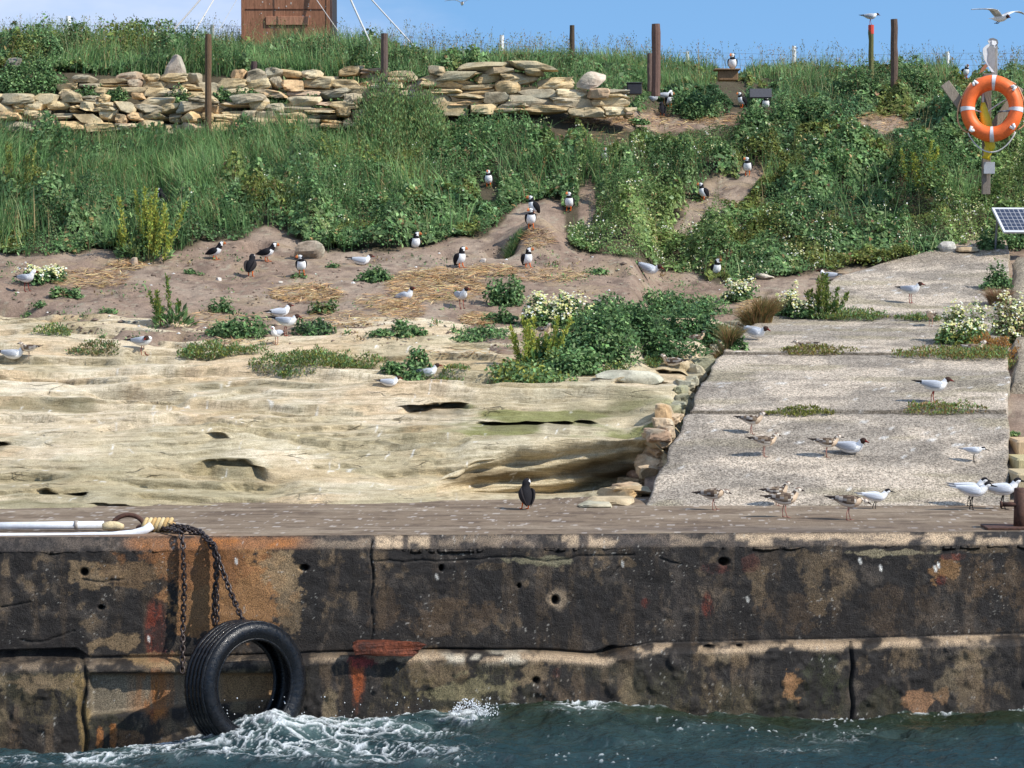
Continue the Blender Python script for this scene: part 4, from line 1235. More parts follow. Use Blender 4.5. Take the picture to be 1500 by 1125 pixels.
# sparse seedlings and litter leaves on the soil
fl = Foliage()
for k in range(150):
    a, b = RNG.uniform(-20, 1080), RNG.uniform(372, 512)
    if b > rock_top(a) + 8: continue
    if veg_amount(np.array([a]), np.array([b]))[0] > .3: continue
    w = np.array(place(a, b)); m = int(RNG.integers(4, 26)); r = RNG.uniform(.02, .14)
    P_ = w + np.stack([RNG.normal(0, r, m), RNG.normal(0, r, m), RNG.uniform(.0, .05, m)], -1)
    P_[:, 2] = [drop(q[0], q[1]) + RNG.uniform(.002, .05) for q in P_]
    D = rnd_dir(m, .2); s_ = RNG.uniform(.02, .055, m)
    dry = RNG.random() < .3
    fl.leaves(P_, D, RNG.normal(0, .5, (m, 3)) + np.array([0, -.2, .9]), s_, s_ * .5, pick([G_STRAW, (.2, .13, .07)] if dry else [G_DARK, G_MID, G_LIT], m, None, .3))
o = fl.build("seedlings", [M_LEAF]); tag(o, kind="stuff")

# flattened dry straw on the bare soil
fl = Foliage()
for (cx, cy, rx, ry, m) in [(640, 420, 75, 26, 3600), (700, 470, 26, 9, 700), (590, 455, 34, 14, 800), (450, 432, 55, 14, 1500), (130, 410, 60, 14, 1100), (560, 445, 40, 12, 500), (800, 405, 60, 10, 600),
                            (720, 398, 40, 8, 700), (185, 390, 30, 8, 350), (790, 350, 26, 14, 420), (960, 175, 90, 12, 1200), (1080, 178, 60, 10, 900), (1290, 180, 50, 20, 900), (1260, 165, 40, 14, 500), (500, 470, 60, 12, 500),
                            (870, 178, 50, 9, 700), (350, 505, 60, 5, 200), (1060, 300, 40, 25, 250), (680, 520, 60, 6, 150), (300, 470, 80, 14, 300), (930, 200, 110, 16, 500), (1105, 455, 26, 14, 500)]:
    P = []
    for k in range(int(m * .55)):
        a = RNG.uniform(0, 2 * math.pi); r = math.sqrt(RNG.random())
        w = place(cx + rx * r * math.cos(a), cy + ry * r * math.sin(a))
        P.append(w)
    P = np.array(P); n = len(P); P[:, 2] += RNG.uniform(.003, .05, n)
    sw = RNG.normal(0, .5); ang = RNG.normal(sw, .8, n)
    D = np.stack([np.cos(ang), np.sin(ang), RNG.normal(.05, .22, n)], -1)
    L = RNG.uniform(.08, .26, n)
    fl.leaves(P - D * L[:, None] * .5, D, np.stack([RNG.normal(0, .3, n), RNG.normal(-.4, .3, n), np.ones(n)], -1), L, RNG.uniform(.006, .013, n), pick([(.50, .33, .15), (.42, .25, .11), (.60, .46, .25), (.3, .19, .1)], n), 0, 0)
o = fl.build("dry_straw", [M_STRAW]); tag(o, kind="stuff")


# crumbs of soil, small stones and feathers on the bare ground
cm = MB(); rg = np.random.default_rng(41)
for k in range(1500):
    a, b = rg.uniform(-20, 1090), rg.uniform(345, 512)
    if b > rock_top(a) + 6 or veg_amount(np.array([a]), np.array([b]))[0] > .2: continue
    w = place(a, b); s_ = rg.uniform(.008, .03) * (1.6 if rg.random() < .06 else 1)
    col = (.66, .64, .6) if rg.random() < .05 else tuple(np.array((.20, .148, .115)) * rg.uniform(.6, 1.5))
    d = [w + Vector((x_ * s_ * rg.uniform(.7, 1.3), y_ * s_ * rg.uniform(.7, 1.3), z_ * s_ * .6)) for x_, y_, z_ in ((1, 0, 0), (-1, 0, 0), (0, 1, 0), (0, -1, 0), (0, 0, 1), (0, 0, -1))]
    cm.add(d, [(0, 2, 4), (2, 1, 4), (1, 3, 4), (3, 0, 4), (2, 0, 5), (1, 2, 5), (3, 1, 5), (0, 3, 5)], col)
o = cm.build("soil_crumbs", M_SOIL); tag(o, kind="stuff")


# ---- single plants
def plant(name, label, px, py, wpx, hpx, style, cat="plant", group=None, dens=1.0, cols=None, Yfix=None):
    w = place(px, py) if Yfix is None else Vector(at(px, py, Yfix))
    sc = w.y / F
    rx = wpx * sc / 2; hgt = hpx * sc
    ry = rx * .62 if style != 'mat' else max(rx * .30, .10)
    root = empty(name, w)
    tag(root, label, cat, group)
    f = Foliage()
    C = np.array(w)

    def foot(lx, ly):
        z = np.array([drop(w.x + a, w.y + b) - w.z for a, b in zip(lx, ly)])
        return np.clip(z, -.35, .35)
    fine = style == 'fine'
    if style in ('leafy', 'flower', 'grey', 'fine'):
        n = int(max(120, 5200 * rx * ry * 3.1 * (0.5 + hgt) * dens + 900 * rx * hgt * 4))
        n = min(n, 26000 if fine else 12000)
        # several lobes make the outline uneven
        nl = max(5, int(6 + rx * 16))
        la = RNG.uniform(0, 2 * math.pi, nl); lr = np.sqrt(RNG.random(nl)) * .8
        lx = rx * lr * np.cos(la); ly = ry * lr * np.sin(la)
        lh = hgt * RNG.uniform(.4, 1.15, nl) * (1 - .4 * lr); lw = np.maximum(rx * RNG.uniform(.30, .58, nl), .05)
        lz0 = foot(lx, ly)
        i = RNG.integers(0, nl, n)
        d = rnd_dir(n); rad = RNG.random(n) ** .35
        P = np.stack([lx[i] + d[:, 0] * lw[i] * rad, ly[i] + d[:, 1] * lw[i] * rad * .8, lz0[i] + d[:, 2] * lh[i] * rad], -1)
        Nn = unit(d + np.array([0, -.15, .5]) + RNG.normal(0, .4, (n, 3)))
        D = unit(np.cross(Nn, RNG.normal(0, 1, (n, 3))) + d * .5)
        s_ = RNG.uniform(.035, .075, n) * (1.0 if hgt > .15 else .8)
        if fine: s_ = RNG.uniform(.035, .08, n); D = unit(D * .6 + np.array([0, 0, .8]))
        base = cols or [G_DARK, G_MID, G_LIT]
        f.leaves(P - D * s_[:, None] * .4, D, Nn, s_, s_ * RNG.uniform(.4, .7, n) * (.45 if fine else 1), pick(base, n, None, .3))
        f.build("foliage", [M_LEAF], root)
        if style == 'flower':
            g = Foliage(); m = int(n * .11) + 25
            i = RNG.integers(0, nl, m); d = rnd_dir(m, .5)
            P = np.stack([lx[i] + d[:, 0] * lw[i], ly[i] + d[:, 1] * lw[i] * .8 - .02, lz0[i] + d[:, 2] * lh[i] * 1.06 + .01], -1)
            for k in range(3):
                N_ = unit(d + np.array([0, -.5, .3])); D = unit(np.cross(N_, RNG.normal(0, 1, (m, 3))))
                s_ = RNG.uniform(.024, .042, m)
                g.leaves(P + RNG.normal(0, .014, (m, 3)), D, N_, s_, s_ * .85, pick([CREAM, WHITE, (.6, .58, .2)], m, [.6, .25, .15], .1))
            g.build("flowers", [M_PETAL], root)
    elif style == 'mat':
        n = int(min(5000, 5200 * rx * 2 * ry * 2 * dens + 200))
        r = np.sqrt(RNG.random(n)); a = RNG.uniform(0, 2 * math.pi, n)
        lx = rx * r * np.cos(a) * (1 + .25 * np.sin(3 * a + px)); ly = ry * r * np.sin(a)
        z0 = foot(lx, ly)
        lump = (.4 + .9 * vn(lx * 9 + px, ly * 9, 5)) * hgt
        P = np.stack([lx, ly, z0 + lump * RNG.uniform(.1, 1, n) * (1 - .5 * r ** 3)], -1)
        D = rnd_dir(n, .5); Nn = RNG.normal(0, .7, (n, 3)) + np.array([0, -.4, .6])
        s_ = RNG.uniform(.02, .05, n)
        f.leaves(P, D, Nn, s_, s_ * RNG.uniform(.25, .5, n), pick(cols or [G_MID, G_LIT, G_OLIVE, G_YEL], n, None, .25))
        f.build("foliage", [M_LEAF], root)
    elif style == 'dock':
        ns = max(4, int(rx * 42 * dens))
        g = Foliage()
        for k in range(ns):
            bx = RNG.uniform(-1, 1) * rx * .7; by = RNG.uniform(-1, 1) * ry * .7
            z0 = foot([bx], [by])[0]
            H = hgt * RNG.uniform(.4, 1.05) * (1 - .3 * abs(bx) / rx)
            ln = np.array([bx / max(rx, .01) * .32 + RNG.normal(0, .14), RNG.normal(-.05, .12), 1.0])
            B = np.array([bx, by, z0])
            g = Foliage()
            g.blades(B[None], ln[None], np.array([H]), np.array([.12]), np.array([.014]), np.array([[.12, .11, .04]]), 4)
            g.build("stem", [M_GRASS], root)
            m = int(80 + 180 * H)
            t = RNG.random(m) ** .8 * .82 + .18
            P = B + ln[None] * (H * t)[:, None] + RNG.normal(0, .016, (m, 3)) * (1.5 - t)[:, None]
            D = unit(RNG.normal(0, .6, (m, 3)) + np.array([0, 0, .9])); s_ = RNG.uniform(.026, .06, m)
            f.leaves(P, D, RNG.normal(0, 1, (m, 3)), s_, s_ * .4, pick(cols or [(.38, .42, .08), (.26, .34, .08), (.46, .44, .09)], m, None, .22))
        nl = int(60 + 260 * rx)
        d = rnd_dir(nl, .2)
        P = np.stack([d[:, 0] * rx * .8, d[:, 1] * ry * .8, d[:, 2] * hgt * .32 * RNG.random(nl)], -1)
        P[:, 2] += foot(P[:, 0], P[:, 1])
        s_ = RNG.uniform(.06, .13, nl)
        f.leaves(P, d, np.cross(d, RNG.normal(0, 1, (nl, 3))), s_, s_ * .4, pick([G_DARK, G_MID, G_LIT], nl, None, .3), 0, .1, .2)
        f.build("foliage", [M_LEAF], root)
    elif style == 'tuft':
        n = int(min(4200, 900 * rx * 2 * (1 + hgt) * dens * 2 + 150))
        r = np.sqrt(RNG.random(n)); a = RNG.uniform(0, 2 * math.pi, n)
        lx = rx * .6 * r * np.cos(a); ly = ry * .6 * r * np.sin(a)
        P = np.stack([lx, ly, foot(lx, ly)], -1)
        D = np.stack([np.cos(a), np.sin(a), 0 * a], -1) + RNG.normal(0, .5, (n, 3))
        f.blades(P, D, hgt * RNG.uniform(.5, 1.1, n), RNG.uniform(.2, .9, n), RNG.uniform(.007, .013, n), pick(cols or [G_GRASS, G_MID, G_PALE, G_STRAW], n, [.4, .35, .18, .07] if not cols else None, .25), 3)
        f.build("foliage", [M_GRASS], root)
    return root


PL = "plants on the bare soil"
plant("leafy_plant", "upright dark leafy plant right of the largest straw patch on the soil", 742, 446, 66, 58, 'leafy', group=PL)
plant("leafy_plant", "small leafy tuft in front of the dark leafy plant beside the big straw patch", 735, 472, 52, 26, 'leafy', group=PL)
plant("leafy_plant", "broad low green plant at the soil edge above the rock, left of the hooded gulls", 352, 492, 94, 42, 'leafy', group=PL)
plant("dock_plant", "tall green dock spike standing alone on the left soil", 255, 474, 62, 70, 'dock', dens=.5, cols=[(.24, .28, .06), (.10, .18, .05)], group=PL)
plant("leafy_plant", "small round leafy plant uphill of the broad green plant on left soil", 323, 456, 34, 32, 'leafy', group=PL)
plant("leafy_plant", "leafy plant in front of the gull lying on the upper soil", 540, 412, 62, 32, 'leafy', group=PL)
plant("leafy_plant", "flat green plant at the lower middle soil above pale rock", 582, 490, 78, 22, 'leafy', group=PL)
plant("leafy_plant", "thin low row of leaves at the soil edge just left of the yellow dock", 705, 496, 96, 16, 'leafy', group=PL)
plant("leafy_plant", "grey green plant just above the standing hooded gull on the rock", 458, 488, 72, 24, 'grey', cols=[(.06, .09, .05), G_MID], group=PL)
plant("leafy_plant", "dull green clump behind the grey green plant, beside scattered straw", 478, 456, 46, 26, 'leafy', cols=[G_OLIVE, G_MID], group=PL)
plant("flowering_plant", "low yellow flowered plant beside the far left gull", 58, 410, 78, 30, 'flower', group=PL)
plant("leafy_plant", "spreading leafy plant right of the far left gull", 95, 434, 52, 22, 'leafy', group=PL)
plant("leafy_plant", "small leafy plant on bare rock at the far left under the gull", 50, 455, 36, 16, 'leafy', group=PL)
plant("leafy_plant", "thin grassy mat on tan rock at left, above the pale chick", 80, 491, 54, 14, 'mat', group=PL)
plant("leafy_plant", "brownish mat on rock left of the preening gull", 142, 512, 72, 14, 'mat', cols=[(.2, .15, .07), G_OLIVE, G_MID], group=PL)
plant("leafy_plant", "tiny tuft under the puffin with its head turned left", 441, 404, 26, 9, 'leafy', group=PL)
plant("leafy_plant", "tiny dark tuft on the soil below the leaning puffin at left", 283, 402, 30, 10, 'leafy', group=PL)
plant("leafy_plant", "little pale tuft on the rock edge left of the dock spike", 158, 458, 30, 10, 'leafy', group=PL)
plant("leafy_plant", "tiny tuft right of the stone beside the puffins", 487, 392, 18, 10, 'leafy', group=PL)
plant("leafy_plant", "small tuft on the soil below the right hand slope of the mound", 880, 402, 44, 14, 'leafy', group=PL)
plant("leafy_plant", "green tuft at the foot of the puffin mound", 752, 368, 30, 22, 'tuft', group=PL)
plant("shore_plant", "long strip of bright green mat on the rock right of the preening gull", 316, 524, 122, 20, 'mat', dens=1.6, group="green mats on the rock")
plant("shore_plant", "long yellow green mat running along the rock left of the white gull", 465, 536, 180, 24, 'mat', dens=1.5, group="green mats on the rock")
plant("leafy_plant", "leafy green plant on the rock behind the crouching white gull", 598, 550, 84, 42, 'leafy', group="green mats on the rock")
plant("shore_plant", "short mat on the rock right of the crouching white gull", 662, 551, 46, 12, 'mat', group="green mats on the rock")
plant("dock_plant", "yellow dock with tall spikes at the front of the middle thicket", 786, 542, 78, 92, 'dock', dens=1.1, group="front thicket")
plant("leafy_plant", "bright yellow green mat at the foot of the yellow dock", 768, 556, 130, 28, 'leafy', cols=[G_YEL, G_LIT, G_MID], group="front thicket")
plant("leafy_plant", "leafy plant between the yellow dock and the pale rock shelf", 835, 548, 100, 48, 'leafy', cols=[G_LIT, G_MID], group="front thicket")
plant("flowering_plant", "cream flowered mound above the yellow dock", 815, 478, 105, 55, 'flower', dens=1.3, group="front thicket")
plant("leafy_shrub", "dense green clump right of the cream flowered mound", 880, 518, 150, 70, 'leafy', dens=1.2, group="front thicket")
plant("leafy_shrub", "dark leafy clump in the middle of the thicket beside the path", 945, 504, 150, 66, 'leafy', dens=1.2, cols=[G_DARK, G_DARK, G_MID], group="front thicket")
plant("leafy_shrub", "dark leafy clump touching the kerb stones of the path", 1012, 496, 116, 70, 'leafy', dens=1.2, cols=[G_DARK, G_MID, G_BLUE], group="front thicket")
plant("leafy_shrub", "upper leafy clump where the brown young gull sits", 915, 470, 160, 44, 'leafy', group="front thicket")
plant("leafy_shrub", "leafy clump below the puffin at the right end of the soil", 1000, 462, 130, 40, 'leafy', group="front thicket")
plant("leafy_shrub", "green clump behind the chick and the yellow dock", 840, 520, 130, 62, 'leafy', cols=[G_BLUE, G_MID], group="front thicket")
plant("flowering_plant", "pale flowered clump where the kerb meets the soil", 1082, 440, 62, 34, 'flower', group="plants beside the path")
plant("flowering_plant", "cream flowered clump left of the dock at the path's edge", 1164, 462, 58, 55, 'flower', group="plants beside the path")
plant("dock_plant", "dark green dock standing at the left edge of the path", 1210, 464, 62, 80, 'dock', dens=1.2, cols=[(.17, .22, .05), (.10, .16, .04), (.24, .26, .06)], group="plants beside the path")
plant("dry_plant", "orange brown dry clump along the top of the kerb", 1112, 472, 62, 44, 'tuft', cols=[(.36, .23, .10), (.28, .17, .08), G_OLIVE], dens=1.3, group="plants beside the path")
plant("dry_plant", "brown dry clump on the kerb behind the crouching white gull", 1066, 510, 36, 44, 'tuft', cols=[(.30, .19, .09), G_OLIVE], group="plants beside the path")
plant("leafy_plant", "small green tuft beside the kerb under the crouching white gull", 1086, 512, 34, 28, 'leafy', group="plants beside the path")
for (lb, a, b, w_, h_, cc) in [("mat of weeds in the upper path joint, left half", 1250, 469, 100, 16, None), ("mat of weeds in the upper path joint near the fluffy young gull", 1350, 470, 68, 12, None),
                              ("thin weed strip in the middle path joint beneath the dark chick", 1195, 519, 104, 10, [G_YEL, G_OLIVE, (.3, .2, .08)]),
                              ("weed strip in the middle path joint below the flowering clump at right", 1412, 524, 170, 18, [G_YEL, G_LIT, (.28, .19, .08)]),
                              ("sparse weeds in the lower path joint right of the upper speckled young gull", 1172, 607, 96, 8, [G_OLIVE, G_YEL]), ("green weeds in the lower path joint under the walking gull", 1378, 604, 118, 14, [G_LIT, G_YEL, (.3, .2, .09)])]:
    plant("path_weed", lb, a, b, w_, h_, 'mat', group="weeds in the path joints", cols=cc, dens=1.2)
plant("flowering_plant", "yellow green flowering clump on the right side of the path", 1412, 502, 90, 62, 'flower', cols=[G_LIT, G_YEL, G_MID], group="plants beside the path")
plant("flowering_plant", "loose pinkish seeding clump at the right frame edge of the path", 1478, 490, 70, 64, 'flower', cols=[(.2, .15, .08), G_LIT, G_OLIVE], group="plants beside the path")
plant("dry_plant", "low orange clump behind the dark young gull at the path's right side", 1458, 514, 66, 24, 'mat', cols=[(.45, .24, .07), (.36, .2, .07)], dens=1.6, group="plants beside the path")
plant("leafy_plant", "dark green bush at the upper right of the path", 1466, 424, 52, 50, 'leafy', group="plants beside the path")
plant("dry_plant", "reddish dry weeds below the dark green bush on the path", 1462, 446, 44, 28, 'tuft', cols=[(.34, .2, .12), (.3, .22, .12)], group="plants beside the path")
plant("leafy_plant", "small bright green tuft in the crack by the timber step", 1482, 638, 18, 12, 'leafy', cols=[G_LIT], group="plants beside the path")
plant("shore_plant", "small yellow tuft on the rock left of the white rounded stone", 900, 550, 36, 16, 'mat', group="green mats on the rock")
plant("shore_plant", "small tuft beside the resting pale gull near the kerb", 957, 536, 28, 12, 'mat', group="green mats on the rock")
plant("dock_plant", "large yellow dock rising from the left bank", 210, 376, 92, 104, 'dock', dens=1.2, group="docks in the bank")
plant("dock_plant", "olive dock at the left frame edge of the bank", 28, 308, 64, 100, 'dock', dens=1.5, cols=[(.28, .30, .08), (.2, .24, .07)], group="docks in the bank")
plant("dock_plant", "yellow dock low in the right bank left of the lifebuoy", 1352, 284, 56, 76, 'dock', dens=1.5, group="docks in the bank")
plant("grassy_bush", "rounded grassy bush in front of the gap between the two stone walls", 582, 208, 180, 132, 'fine', "bush", dens=2.2, cols=[G_GRASS, G_MID, G_OLIVE, G_LIT, (.2, .26, .09)], Yfix=39.75)
plant("leafy_bush", "leafy bush growing over the left end of the stone wall", 45, 146, 96, 66, 'leafy', "bush", Yfix=40.9, group="bushes over the stone wall")
plant("leafy_bush", "low leafy bush spilling over the wall right of the left end bush", 138, 144, 72, 34, 'leafy', "bush", Yfix=40.7, group="bushes over the stone wall")
plant("leafy_plant", "small plant growing on the upper wall right of the long brown post", 324, 146, 34, 30, 'leafy', Yfix=40.6, group="bushes over the stone wall")
for (lb, a, b, w_, h_) in [("leafy sprig between the wall tiers at far left", 178, 142, 40, 22), ("weeds spilling over the lower wall right of the long post", 355, 148, 56, 26), ("weeds on the lower wall below the hut's right corner", 478, 150, 64, 40), ("green tuft on the lower wall left of the long post", 262, 152, 46, 32)]:
    plant("leafy_plant", lb, a, b, w_, h_, 'leafy', Yfix=40.5, group="bushes over the stone wall")
plant("leafy_plant", "small plant growing between stones below the hut", 407, 142, 40, 30, 'leafy', Yfix=40.6, group="bushes over the stone wall")
for (lb, a, b, w_, h_, Yf_) in [("rounded bush on the crest right of the orange topped post", 1342, 124, 90, 62, 43.8), ("tall bush on the crest below the orange topped post", 1262, 126, 84, 66, 43.4), ("dark bush on the crest behind the right hand wall", 815, 114, 84, 56, 43.0),
                               ("bush on the crest right of the brown post beside the hut", 600, 105, 90, 44, 43.2), ("leafy bush at the left end of the crest", 40, 96, 110, 64, 42.8), ("pale leafy bush in front of the hut's left corner", 345, 104, 80, 54, 42.6),
                               ("leafy bush in front of the hut's right corner", 480, 104, 90, 54, 42.6), ("thick green bush below the wooden nest box", 1010, 150, 90, 48, 42.6),
                               ("grey green bush between the nest box and orange topped post", 1180, 170, 100, 72, 42.2)]:
    plant("crest_bush", lb, a, b, w_, h_, 'leafy', "bush", group="bushes along the crest", Yfix=Yf_, cols=[G_MID, G_LIT, G_DARK])


plant("leafy_plant", "leafy plant growing against the foot of the dark slate slab", 1112, 150, 80, 32, 'leafy', Yfix=42.1, group="bushes along the crest")
plant("leafy_plant", "leafy plant growing at the foot of the black crate", 934, 150, 40, 16, 'leafy', Yfix=40.9, group="bushes along the crest")
plant("leafy_plant", "low leafy plant along the foot of the right hand wall", 700, 190, 150, 34, 'leafy', Yfix=39.9, group="bushes along the crest")


plant("leafy_plant", "leafy plant growing in front of the solar panel's lower edge", 1484, 366, 60, 26, 'leafy', group="plants beside the path")
plant("leafy_plant", "leafy plant at the left foot of the solar panel", 1448, 362, 46, 34, 'leafy', group="plants beside the path")


# ------------------------------------------------------------------ stones
def stone_mesh(name, c, size, seed, col, parent=None, rz=0.0, rough=.16, pw=.55, smooth=False):
    nn = 7
    g = np.linspace(-1, 1, nn)
    V = []; Fs = []; b = 0
    for ax in range(3):
        for sg in (-1, 1):
            a, d = np.meshgrid(g, g)
            p = np.zeros((nn * nn, 3)); o_ = [i for i in range(3) if i != ax]
            p[:, ax] = sg; p[:, o_[0]] = a.ravel(); p[:, o_[1]] = d.ravel()
            V.append(p)
            f = grid_faces(nn, nn)
            flip = (sg > 0) == (ax == 1)
            Fs.append((f[:, ::-1] if flip else f) + b); b += nn * nn
    V = np.concatenate(V); Fs = np.concatenate(Fs)
    key = np.round(V, 4); _, inv_i, inv = np.unique(key, axis=0, return_index=True, return_inverse=True)
    inv = inv.ravel(); V = V[inv_i]; Fs = inv[Fs]
    r = np.linalg.norm(V, axis=1, keepdims=True)
    V = V / r ** pw
    q = V * 1.3 + seed * 3.17
    dsp = (fbm(q[:, 0] + q[:, 2] * .7, q[:, 1] - q[:, 2] * .9, seed, 3) - .5) * 2 * rough
    V = V * (1 + dsp[:, None])
    sh = np.random.default_rng(seed)
    for k_ in range(7):
        nv = sh.normal(0, 1, 3); nv /= np.linalg.norm(nv); lim = sh.uniform(.55, .9) * np.abs(V @ nv).max()
        ex_ = np.maximum(V @ nv - lim, 0); V = V - ex_[:, None] * nv
    V[:, 0] += sh.normal(0, .16) * V[:, 2]; V[:, 2] += sh.normal(0, .10) * V[:, 0]
    V = V * np.array(size) / 2
    cz, sz_ = math.cos(rz), math.sin(rz)
    V = np.stack([V[:, 0] * cz - V[:, 1] * sz_, V[:, 0] * sz_ + V[:, 1] * cz, V[:, 2]], -1)
    n1 = fbm(V[:, 0] * 9 + seed, V[:, 2] * 14 + V[:, 1] * 7, seed + 3, 3)
    C = np.zeros_like(V) + np.array(col)
    C = mixc(C, np.array(col) * np.array([.62, .6, .58]), ss(.5, .7, n1) * .8)
    C = mixc(C, (.34, .34, .26), ss(.55, .7, fbm(V[:, 0] * 5 + 9, V[:, 2] * 6 + V[:, 1] * 3, seed + 8, 2)) * .4)
    o = make_mesh(name, V + np.array(c) if parent is None else V + np.array(c), Fs, M_STONE, C, parent, smooth=smooth)
    return o


SCOL = [(.52, .42, .26), (.58, .47, .30), (.46, .38, .25), (.42, .37, .28), (.50, .38, .22), (.56, .40, .24), (.38, .34, .26), (.62, .53, .37), (.50, .38, .28)]


def stone_wall(label, x0, x1, top, bot, Yw, ncourse, seed, holes=(), wmin=26, wmax=62):
    """courses of stones between two pixel lines, at depth Yw"""
    rg = np.random.default_rng(seed)
    root = empty("dry_stone_wall", at((x0 + x1) / 2, 160, Yw)); ro = np.array(root.location)
    tag(root, label, "stone wall", "dry stone walls on the bank")
    S = Yw / F; k = 0
    for cidx in range(ncourse):
        x = x0 + rg.uniform(-10, 0)
        while x < x1:
            w = rg.uniform(wmin, wmax) * (1.2 if rg.random() < .2 else 1)
            w = min(w, max(14, x1 + 8 - x))
            xm = x + w / 2
            tp = np.interp(xm, *top) if isinstance(top, tuple) else top
            bt = np.interp(xm, *bot) if isinstance(bot, tuple) else bot
            ch = (bt - tp) / ncourse
            split = rg.random() < .22
            for part in range(2 if split else 1):
                hh_ = ch * (.52 if split else 1.08) * rg.uniform(.82, 1.22)
                yc = bt - ch * (cidx + .5) + ((-.25 + .5 * part) * ch if split else 0) + rg.uniform(-3.2, 3.2)
                if any(a <= xm <= b and cidx >= c0 for a, b, c0 in holes) or (cidx == ncourse - 1 and rg.random() < .22): continue
                P = at(xm, yc, Yw + (cidx * .05) + rg.uniform(-.05, .06)) - ro
                k += 1
                stone_mesh("stone", P, (w * S * 1.10, rg.uniform(.28, .42), hh_ * S * 1.14), seed * 100 + k, np.array(SCOL[rg.integers(len(SCOL))]) * np.array([1.06, 1.0, .90]) * rg.uniform(.8, 1.15), root, rg.normal(0, .16), .26, rg.uniform(.08, .5))
            x += w
    return root


stone_wall("long lower stone wall of rounded tan boulders at the top of the left bank", -60, 520,
           ([-60, 60, 150, 300, 520], [136, 137, 140, 140, 142]), ([-60, 150, 300, 520], [192, 190, 196, 184]), 40.05, 4, 3, wmin=16, wmax=44)
stone_wall("upper set back stone wall tier below the reddish brown hut", 90, 632,
           ([90, 180, 300, 420, 500, 632], [112, 106, 110, 102, 100, 104]), ([90, 300, 632], [142, 145, 145]), 40.75, 3, 5, wmin=18, wmax=48)
rw = stone_wall("short right hand stone wall capped with flat slabs beside the grassy bush", 628, 918,
                ([628, 740, 800, 918], [106, 108, 116, 120]), ([628, 780, 918], [168, 168, 172]), 40.4, 4, 8, holes=((860, 920, 3),), wmin=28, wmax=66)
ro = np.array(rw.location); S4 = 40.4 / F
for i, (cx, cy, w_, h_, cc) in enumerate([(714, 98, 84, 15, (.45, .37, .22)), (778, 97, 62, 14, (.48, .38, .22)), (730, 106, 50, 14, (.40, .30, .18)), (668, 112, 52, 16, (.36, .31, .2)), (640, 106, 26, 18, (.44, .34, .2)), (783, 106, 30, 12, (.42, .34, .2))]):
    stone_mesh("cap_stone", at(cx, cy, 40.55) - ro, (w_ * S4, .55, h_ * S4), 900 + i, cc, rw, 0, .1, .28)


def boulder(label, px, py, wpx, hpx, col, seed, Yfix=None, pw=.5, rough=.16, cat="stone", dep=.9):
    w = place(px, py) if Yfix is None else Vector(at(px, py, Yfix))
    S = w.y / F
    root = stone_mesh("boulder", (0, 0, 0), (wpx * S * 1.1, wpx * S * dep, hpx * S * 1.15), seed, col, None, 0, rough, pw)
    root.location = (w.x, w.y + wpx * S * .25, w.z + hpx * S * .40)
    tag(root, label, cat, "loose stones")
    return root


boulder("grey brown boulder behind the puffin with its head turned left", 453, 379, 42, 28, (.34, .27, .20), 31)
tri = boulder("upright pointed pale stone standing on the upper wall left of the long post", 258, 112, 34, 34, (.42, .35, .28), 32, 40.75, .25, .1)
for v in tri.data.vertices:
    t = max(0, min(1, (v.co.z + .2) / .42)); v.co.x *= 1.15 - .8 * t; v.co.y *= .8; v.co.x -= .02 * t
boulder("large pale rounded boulder at the right end of the right hand wall", 866, 130, 36, 26, (.56, .46, .36), 33, 40.3)
boulder("long white rounded stone lying on the rock beside the kerb", 922, 562, 92, 20, (.50, .47, .36), 35, None, .6, .08, dep=.5)
boulder("pale cluster stone at the path's top edge under the flowers", 1387, 368, 26, 15, (.60, .56, .50), 36)
boulder("tan flat stone at the top of the path right of the pale one", 1418, 370, 30, 9, (.45, .33, .2), 37)
boulder("pale buff stone half hidden in leaves at the left soil edge", 197, 390, 13, 13, (.45, .35, .25), 38)
boulder("orange tinted stone at the right end of the wall under the big boulder", 876, 142, 34, 14, (.50, .35, .22), 39, 40.2)
boulder("flat stone on the soil at the front of the path's left verge", 1120, 409, 26, 9, (.55, .48, .38), 40)
boulder("dark stone in the leafy bush at the left end of the wall", 18, 98, 20, 14, (.30, .26, .22), 41, 41.0)
for i, (lb, px_, py_, s_) in enumerate([("small white pebble on the soil below the mound", 925, 392, 5), ("white pebble left of the green tuft below the puffins", 411, 415, 6), ("white pebble beside the straw patch", 735, 388, 6),
                                        ("pale pebble below the standing front puffin", 708, 384, 9), ("pale pebble at the end of the small straw tuft", 718, 471, 8), ("buff pebble on the left soil by the leaning puffin", 320, 411, 8)]):
    boulder(lb, px_, py_, s_, s_ * .6, (.58, .52, .45), 60 + i)

